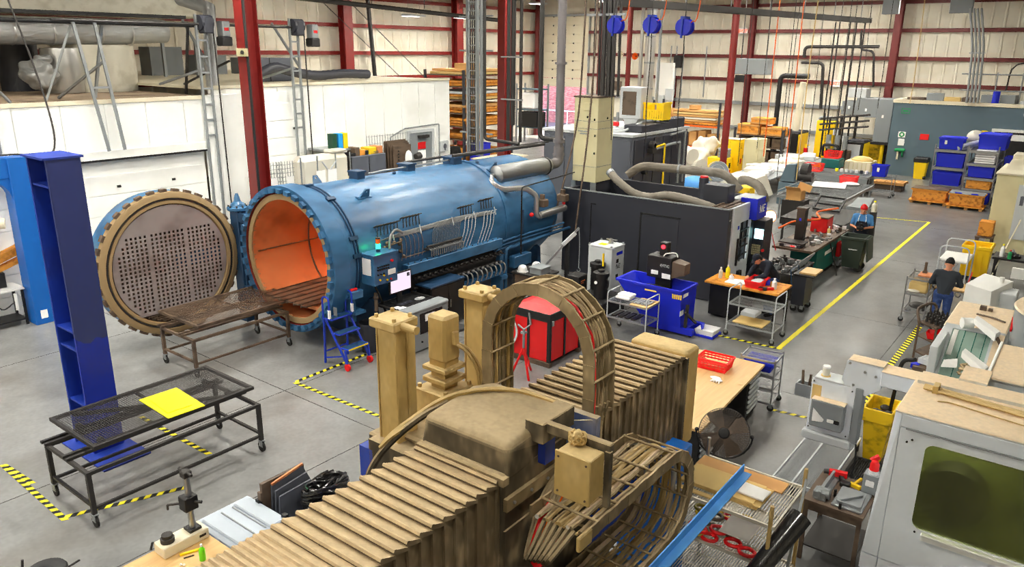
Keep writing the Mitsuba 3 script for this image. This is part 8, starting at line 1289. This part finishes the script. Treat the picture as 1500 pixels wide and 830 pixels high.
for i, (y, m) in enumerate(((15.62, 'green_dark'), (15.86, 'cyan'), (16.06, 'yellow'))): solo('binder', box(-19.3, -19.05, y, y + .17, 3.25, 3.72, .005), m, ('dark green', 'light blue', 'yellow')[i] + ' binder standing above the plastic-covered rack', 'binder'); 
solo('binder_shelf', box(-20, -19.0, 15.4, 16.4, 3.18, 3.24), 'galv', 'grey wall shelf under the three binders', 'shelf'); solo('yellow_card', box(-18.4, -18.35, 15.6, 16.1, 2.1, 2.5), 'cream', 'pale yellow card in front of the plastic-covered rack', 'card'); solo('card_post', box(-18.42, -18.36, 15.7, 15.76, 0, 2.1), 'galv', 'thin post holding the pale yellow card', 'post')
k = thing('metal_cabinet', 'grey and black metal cabinet with clutter on top, at the white wall', 'cabinet'); part(k, 'side', box(-19.3, -18.7, 16.0, 16.04, .1, 3.0), 'black'); part(k, 'body', box(-19.3, -18.7, 16.04, 17.5, .1, 3.0, .01), 'slate'); part(k, 'door_seam', box(-18.7, -18.69, 16.76, 16.78, .2, 2.95), 'black')
for i in range(7): y = 16.1 + .19 * i; solo('cabinet_clutter', box(-19.2, -18.8, y, y + rn.uniform(.15, .35), 3.0, 3.05 + rn.uniform(.04, .22), .01), ['black', 'brown_steel', 'osb', 'black', 'yellow_dirty', 'brown_steel', 'copper'][i], 'odd box or tool on top of the grey and black metal cabinet', 'clutter', 'things on the metal cabinet')
k = thing('steel_sheets', 'brown steel sheets standing on edge with a white cloth, right of the metal cabinet', 'sheets'); each(k, 'sheet', [box(-18.9 + .08 * i, -18.87 + .08 * i, 17.6 + .06 * i, 18.6, .2, 3.35 - .05 * i) for i in range(4)], 'brown_steel'); part(k, 'slats', [box(-18.6, -18.58, 17.95 + .0, 18.0, 2.3 + .1 * i, 2.34 + .1 * i) for i in range(8)], 'black', kind='stuff'); part(k, 'cloth', [ball((-18.5, 18.35, 2.75), (.06, .16, .28), 2), ball((-18.5, 18.25, 2.5), (.05, .2, .14), 2)], 'white', True); part(k, 'stand', box(-19.0, -18.5, 17.5, 18.7, 0, .2), 'dark_steel')
k = thing('tape_dispenser', 'grey spool on a small stand before the grey door', 'spool'); part(k, 'spool', cyl((-18.8, 19.0, 2.7), (-18.8, 19.2, 2.75), .12, n=16), 'dark_steel', 40); part(k, 'can', cyl((-18.7, 18.9, 2.2), (-18.7, 18.9, 2.6), .22, n=18), 'galv', 40); part(k, 'stand', box(-18.95, -18.5, 18.7, 19.25, 0, 2.2), 'light_gray')
k = struct('door_5', box(-20.06, -19.98, 19.85, 21.05, 0, 3.35, .01), 'mid_gray', 'grey door with red and white notices in the white wall'); part(k, 'frame', [box(-20.02, -19.95, 19.75, 19.85, 0, 3.45), box(-20.02, -19.95, 21.05, 21.15, 0, 3.45), box(-20.02, -19.95, 19.75, 21.15, 3.35, 3.45)], 'light_gray'); part(k, 'closer', box(-19.98, -19.85, 20.3, 20.8, 3.15, 3.25), 'dark_steel'); part(k, 'red_notice', box(-19.975, -19.965, 20.3, 20.7, 2.75, 3.0), 'red'); each(k, 'notice', [box(-19.975, -19.965, 20.3, 20.7, z, z + .3) for z in (2.4, 2.02, 1.6)], 'paper')
k = thing('looped_conduit', 'thin grey conduit looped over the grey door', 'conduit'); part(k, 'pipe', bent([(-19.93, 18.9, 2.5), (-19.93, 18.9, 3.3), (-19.93, 19.6, 3.55), (-19.93, 21.4, 3.6), (-19.93, 21.4, 2.2)], .025, 6), 'galv', 40)
k = thing('wall_switch_box', 'grey switch box on the white wall right of the grey door', 'switch box'); part(k, 'body', box(-20.0, -19.9, 21.45, 21.9, 2.55, 2.95, .02), 'light_gray'); part(k, 'dial', [cyl((-19.9, 21.68, 2.75), (-19.88, 21.68, 2.75), .09), box(-19.9, -19.87, 21.66, 21.7, 2.6, 2.85)], 'slate')
k = thing('sheet_trolley', 'wire-sided trolley of thin sheets left of the grey door', 'trolley'); part(k, 'grid', [box(-19.5, -19.49, y, y + .012, 2.6, 3.5) for y in np.arange(17.4, 19.5, .12)] + [box(-19.5, -19.49, 17.4, 19.5, z, z + .012) for z in (2.7, 2.95, 3.2, 3.45)], 'galv', kind='stuff'); part(k, 'leg', [box(-19.52, -19.48, y, y + .04, 0, 2.65) for y in (17.4, 19.46)], 'galv')
# bottom left: bench with the height gauge, grey lids, black bag, a stool back
k = thing('gauge_bench', 'wooden bench top with a height gauge and a green drink bottle at the bottom edge', 'bench'); part(k, 'top', box(-7.6, -6.75, 2.2, 3.92, .86, .9, .006), 'wood'); each(k, 'leg', [box(x - .04, x + .04, y - .04, y + .04, 0, .86) for x in (-7.5, -6.85) for y in (2.3, 3.8)], 'dark_steel')
k = thing('height_gauge', 'bench height gauge with a chrome column, black slide and cream base', 'gauge'); part(k, 'base', box(-7.56, -7.34, 3.36, 3.9, .9, 1.03, .01), 'cream'); part(k, 'column', cyl((-7.45, 3.77, 1.03), (-7.45, 3.77, 1.74), .036, n=16), 'steel', 40); part(k, 'collar', box(-7.52, -7.38, 3.7, 3.84, 1.03, 1.06), 'black'); part(k, 'slide', box(-7.52, -7.38, 3.68, 3.84, 1.3, 1.47, .008), 'black'); part(k, 'top_cap', [box(-7.5, -7.4, 3.72, 3.82, 1.7, 1.78, .01), cyl((-7.58, 3.77, 1.76), (-7.33, 3.77, 1.76), .018)], 'dark_steel'); part(k, 'crank', [cyl((-7.52, 3.72, 1.36), (-7.66, 3.62, 1.33), .014), cyl((-7.66, 3.62, 1.33), (-7.66, 3.62, 1.27), .012)], 'dark_steel'); part(k, 'knob', cyl((-7.38, 3.8, 1.4), (-7.31, 3.84, 1.4), .018), 'black'); part(k, 'dial', [lathe([(.001, 0), (.075, 0), (.075, .05), (.06, .055), (.06, .09), (.001, .09)], 20, (-7.45, 3.47, 1.03))], 'dark_steel', 40); part(k, 'handle', tube([(-7.56, 3.42, .98), (-7.63, 3.38, .98), (-7.6, 3.34, .92)], .014, 6), 'black'); part(k, 'slot', box(-7.338, -7.335, 3.78, 3.86, .95, .98), 'black')
k = bottle(-7.02, 3.62, .9, .2, .034, 'lime', 'small drink bottle with green liquid on the wooden bench'); 
solo('yellow_knife', bar((-7.28, 3.5, .91), (-7.2, 3.72, .91), .03, .018), 'yellow', 'yellow utility knife lying in front of the height gauge', 'knife'); solo('pen', cyl((-7.2, 3.5, .908), (-7.16, 3.6, .908), .007, n=6), 'brown_steel', 'dark pen on the wooden bench', 'pen'); solo('ear_plugs', [ball((-7.12, 3.42, .91), .014, 1), ball((-7.09, 3.44, .91), .014, 1)], 'white', 'pair of small white plugs on the wooden bench', 'plugs', smooth=True)
k = thing('grey_tote', 'large light grey moulded plastic container with ribbed lid between the bench and the way cover', 'container')
part(k, 'body', shell(-8.2, -7.3, 4.25, 4.95, .02, .5, .02, .06), 'lid_gray'); part(k, 'lid', [box(-8.24, -7.26, 4.2, 4.98, .5, .57, .03)], 'lid_gray'); each(k, 'lid_rib', [box(-8.15, -7.35, y, y + .2, .57, .6, .02) for y in (4.25, 4.7)], 'lid_gray'); part(k, 'recess_edge', [box(-8.12, -7.4, y, y + .015, .57, .585) for y in (4.5, 4.66)], 'mid_gray'); each(k, 'corner_fold', [box(x, x + .12, 4.2, 4.26, .05, .5, .03) for x in (-8.1, -7.85, -7.6)], 'lid_gray'); each(k, 'latch', [box(-8.0, -7.93, 4.93, 4.99, .55, .61), box(-7.45, -7.38, 4.93, 4.99, .55, .61)], 'black')
k = thing('panel_stack', 'black and grey cut panels with a copper edge standing beside the black netting', 'panels'); each(k, 'panel', [trimesh.convex.convex_hull(np.array([[-7.88 + .08 * i + dx, y, z] for dx in (0, .025) for y, z in ((5.05, .05), (5.1, .78 - .05 * i), (5.6, .86 - .08 * i), (5.72, .5), (5.65, .05))])) for i in range(3)], 'slate'); part(k, 'dark_panel', [box(-7.95, -7.9, 4.98, 5.65, .05, .84), box(-7.97, -7.9, 4.95, 5.05, .6, .72)], 'brown_steel'); part(k, 'copper_edge', bar((-7.86, 5.1, .8), (-7.86, 5.6, .88), .03), 'copper'); part(k, 'base', box(-8.0, -7.4, 4.98, 5.9, 0, .05), 'galv')
k = thing('black_netting', 'heap of shiny black netting behind the front way cover', 'netting')
nt = np.random.RandomState(4)
part(k, 'heap', [tube(np.c_[-7.42 + .26 * np.cos(np.linspace(0, 5.5, 16) + a) * nt.uniform(.3, 1), 5.62 + .36 * np.sin(np.linspace(0, 5.5, 16) + a) * nt.uniform(.3, 1), .25 + nt.uniform(0, .5) + .05 * np.sin(np.linspace(0, 9, 16) + a)], .022, 5) for a in nt.uniform(0, 6.28, 70)] + [ball((-7.4, 5.62, .3), (.28, .38, .32), 3)], 'black_shiny', 40, kind='stuff')
k = thing('stool_back', 'black padded stool back at the bottom left corner', 'stool'); part(k, 'pad', lathe([(.001, .02), (.2, 0), (.22, .03), (.2, .06), (.001, .07)], 28, (-8.75, 2.66, .48)), 'black', 40); part(k, 'stem', cyl((-8.75, 2.66, .03), (-8.75, 2.66, .5), .03), 'dark_steel'); part(k, 'lever', [cyl((-8.6, 2.78, .52), (-8.55, 2.95, .58), .012), cyl((-9.0, 2.5, .5), (-9.0, 2.52, .62), .014)], 'dark_steel'); each(k, 'base_arm', [bar((-8.75, 2.66, .05), (-8.75 + .3 * math.cos(a), 2.66 + .3 * math.sin(a), .03), .035) for a in np.arange(5) * 1.257], 'black')

# ---- the people --------------------------------------------------------------------
MAN = manifold3d.Manifold
def hullm(*pr):
    return MAN.batch_hull([MAN.sphere(r, 14).translate([float(t) for t in p]) for p, r in pr])
def soft(parts, edge=.02, n=8):
    m = MAN.batch_boolean(parts, manifold3d.OpType.Add).refine_to_length(edge); t = mf(m); t.merge_vertices()
    return trimesh.smoothing.filter_taubin(t, iterations=n)
def hand(w, e, side, curl=.5):
    'palm, four fingers of different length and a thumb; w wrist, e elbow'
    w, e = np.asarray(w, float), np.asarray(e, float); d = (w - e) / np.linalg.norm(w - e); s = np.cross(d, [0, 0, 1.0]); s /= np.linalg.norm(s); nrm = np.cross(s, d)
    k = w + d * .085; out = [hullm((w, .026), (w + d * .03 + s * .018, .018), (w + d * .03 - s * .018, .018), (k + s * .03, .014), (k - s * .03, .013))]
    for i, (o, l) in enumerate(((.03, .068), (.011, .078), (-.01, .072), (-.029, .055))):
        a = k + s * o; b = a + (d * .8 - nrm * curl * .6) * l * .55; c = b + (d * .35 - nrm * curl * 1.3) * l * .5
        out += [hullm((a, .0105), (b, .0095)), hullm((b, .0095), (c, .008))]
    a = w + d * .025 + s * .022 * side; b = a + (d * .6 + s * .7 * side - nrm * .3) * .045; c = b + (d * .9 - nrm * .3) * .035
    return out + [hullm((a, .014), (b, .0115)), hullm((b, .0115), (c, .0095))]
def person(label, J, clothes, hair='cap', cap_m='black', long_sleeve=True, trousers='jean', top='shirt_dark', curl=.6, extra=None):
    'J: joints; the head faces J[face]'
    k = thing('person', label, 'person'); j = {a: np.asarray(b, float) for a, b in J.items()}
    h = j['head']; f = j['face'] / np.linalg.norm(j['face']); up = h - j['neck']; up = up - f * (up @ f); up /= np.linalg.norm(up); r = np.cross(f, up)
    hd = lambda a, b, c: h + f * a + r * b + up * c
    B = [hullm((hd(.0, 0, .035), .086), (hd(-.03, 0, .03), .09)), hullm((hd(.03, 0, -.01), .072), (hd(.05, 0, -.085), .038)), hullm((hd(.04, .03, -.07), .036), (hd(.04, -.03, -.07), .036), (hd(-.01, 0, -.02), .07)), hullm((hd(.1, 0, .0), .012), (hd(.118, 0, -.028), .013), (hd(.1, .014, -.033), .01), (hd(.1, -.014, -.033), .01)), hullm((hd(.088, .022, -.065), .008), (hd(.088, -.022, -.065), .008), (hd(.096, 0, -.065), .009))]
    for s in (-1, 1): B += [hullm((hd(-.01, s * .088, .02), .014), (hd(-.012, s * .09, -.025), .011)), hullm((hd(.082, s * .015, .022), .012), (hd(.076, s * .05, .022), .012))]
    B += [hullm((hd(-.02, 0, -.05), .055), (j['neck'], .056)), hullm((j['neck'], .062), (j['shL'], .05), (j['shR'], .05), (j['chest'], .11)), hullm((j['chest'] + r * .08, .115), (j['chest'] - r * .08, .115), (j['pelvis'], .12)), hullm((j['pelvis'], .125), (j['hipL'], .09), (j['hipR'], .09))]
    for s in 'LR':
        B += [hullm((j['sh' + s], .055), (j['el' + s], .041)), hullm((j['el' + s], .041), (j['wr' + s], .027)), hullm((j['hip' + s], .088), (j['kn' + s], .056)), hullm((j['kn' + s], .056), (j['an' + s], .038)), hullm((j['an' + s] + [0, 0, -.03], .035), (j['toe' + s], .028))] + hand(j['wr' + s], j['el' + s], 1 if s == 'L' else -1, curl)
    part(k, 'body', soft(B, .018, 6), 'skin', True)
    each(k, 'eye', [ball(hd(.0865, s * .032, .008), (.011, .011, .008), 2) for s in (-1, 1)], 'black', True)
    e = .016
    S = [hullm((j['neck'] - [0, 0, .03], .06 + e), (j['shL'], .055 + e), (j['shR'], .055 + e), (j['chest'], .12 + e)), hullm((j['chest'] + r * .085, .118 + e), (j['chest'] - r * .085, .118 + e), (j['pelvis'] + [0, 0, .0], .128 + e)), hullm((j['pelvis'], .13 + e), (j['hipL'] + [0, 0, .0], .092 + e), (j['hipR'], .092 + e))]
    for s in 'LR':
        end = j['wr' + s] if long_sleeve else j['sh' + s] + (j['el' + s] - j['sh' + s]) * .75
        S.append(hullm((j['sh' + s], .058 + e), (j['el' + s] if long_sleeve else end, .046 + e)))
        if long_sleeve: S.append(hullm((j['el' + s], .046 + e), (j['el' + s] + (end - j['el' + s]) * .96, .031 + e * .7)))
    part(k, 'shirt', soft(S, .025, 8), top, True)
    Tr = [hullm((j['pelvis'] - [0, 0, .04], .126 + e), (j['hipL'], .095 + e), (j['hipR'], .095 + e))]
    for s in 'LR': Tr += [hullm((j['hip' + s], .096 + e), (j['kn' + s], .064 + e)), hullm((j['kn' + s], .064 + e), (j['an' + s] + [0, 0, .0], .052 + e))]
    part(k, 'trousers', soft(Tr, .025, 8), trousers, True)
    each(k, 'shoe', [soft([hullm((j['an' + s] - [0, 0, .045], .045), (j['toe' + s], .038), (j['toe' + s] * .5 + j['an' + s] * .5 - [0, 0, .03], .046))], .02, 4) for s in 'LR'], 'black_soft', True)
    if hair == 'beanie': part(k, 'beanie', soft([hullm((hd(-.015, 0, .06), .098), (hd(-.03, 0, .05), .1), (hd(-.02, 0, .11), .07))], .02, 6), cap_m, True)
    else:
        part(k, 'hair', soft([hullm((hd(-.035, 0, .03), .094), (hd(-.04, 0, -.02), .08))], .02, 5), 'hair', True); part(k, 'cap', soft([hullm((hd(-.01, 0, .07), .092), (hd(-.02, 0, .06), .096)), hullm((hd(.08, .05, .07), .012), (hd(.08, -.05, .07), .012), (hd(.16, .03, .055), .01), (hd(.16, -.03, .055), .01), (hd(.05, 0, .075), .03))], .018, 5), cap_m, True)
    if extra: extra(k, hd, j)
    return k
LEG = dict(hipL=(-.1, 0, .92), hipR=(.1, 0, .92), knL=(-.11, .03, .5), knR=(.11, .03, .5), anL=(-.12, -.02, .09), anR=(.12, -.02, .09), toeL=(-.14, .15, .035), toeR=(.14, .15, .035))
with at(-2.38, 19.75, 0, 4):
    person('man in dark grey shirt and blue jeans, back turned, at the wooden bench', dict(LEG, pelvis=(0, 0, .96), chest=(0, .03, 1.26), neck=(0, .05, 1.46), head=(.01, .1, 1.6), face=(.1, .85, -.45), shL=(-.2, .03, 1.4), shR=(.2, .03, 1.4), elL=(-.3, .1, 1.13), elR=(.31, .12, 1.13), wrL=(-.17, .36, 1.06), wrR=(.2, .38, 1.06)), None, 'beanie', 'black_soft', top='shirt_dark')
def apron(k, hd, j):
    part(k, 'apron', trimesh.convex.convex_hull(np.array([[x, y, z] for x, z in ((-.13, 1.3), (.13, 1.3), (-.2, .75), (.2, .75)) for y in (.155, .17)] + [[x, .05, z] for x in (-.21, .21) for z in (.75, 1.0)])), 'shirt_navy'); each(k, 'apron_strap', [tube([(s * .1, .165, 1.29), (s * .1, .14, 1.38), (s * .075, .06, 1.48)], .011, 6) for s in (-1, 1)], 'paper', 40)
with at(-5.5, 24.82, 0, 188, 1.06):
    person('man in a red beanie, blue T-shirt and dark apron behind the green bin', dict(LEG, pelvis=(0, 0, .96), chest=(0, .0, 1.27), neck=(0, .02, 1.48), head=(0, .07, 1.62), face=(0.05, .9, -.38), shL=(-.2, 0, 1.42), shR=(.2, 0, 1.42), elL=(-.28, .02, 1.14), elR=(.28, .02, 1.14), wrL=(-.11, .26, 1.13), wrR=(.12, .26, 1.12)), None, 'beanie', 'red', False, top='shirt_blue', trousers='jean', extra=apron)
    solo('black_part', [box(-.09, .1, .32, .44, 1.1, 1.2, .02), cyl((0, .38, 1.2), (0, .38, 1.28), .05)], 'black', 'black machined block held in both hands by the man in the red beanie', 'part')
with at(-5.95, 18.3, 0, 140):
    person('man in a navy shirt and dark cap bending over the maple bench', dict(LEG, pelvis=(0, -.06, .97), chest=(0, .17, 1.25), neck=(0, .31, 1.4), head=(0, .43, 1.45), face=(0, .62, -.8), shL=(-.2, .22, 1.38), shR=(.2, .22, 1.38), elL=(-.3, .36, 1.12), elR=(.3, .36, 1.12), wrL=(-.12, .56, 1.0), wrR=(.14, .56, 1.0)), None, 'cap', 'shirt_navy', top='shirt_navy', trousers='jean')
with at(-26.6, 29.75, 0, 25):
    person('man in a black shirt far off behind the vessel, his back turned', dict(LEG, pelvis=(0, 0, .96), chest=(0, .02, 1.27), neck=(0, .03, 1.48), head=(0, .06, 1.62), face=(0, 1, -.2), shL=(-.2, 0, 1.41), shR=(.2, 0, 1.41), elL=(-.26, .04, 1.12), elR=(.26, .04, 1.12), wrL=(-.2, .25, 1.0), wrR=(.2, .25, 1.0)), None, 'cap', 'hair', top='black_soft', trousers='shirt_dark')
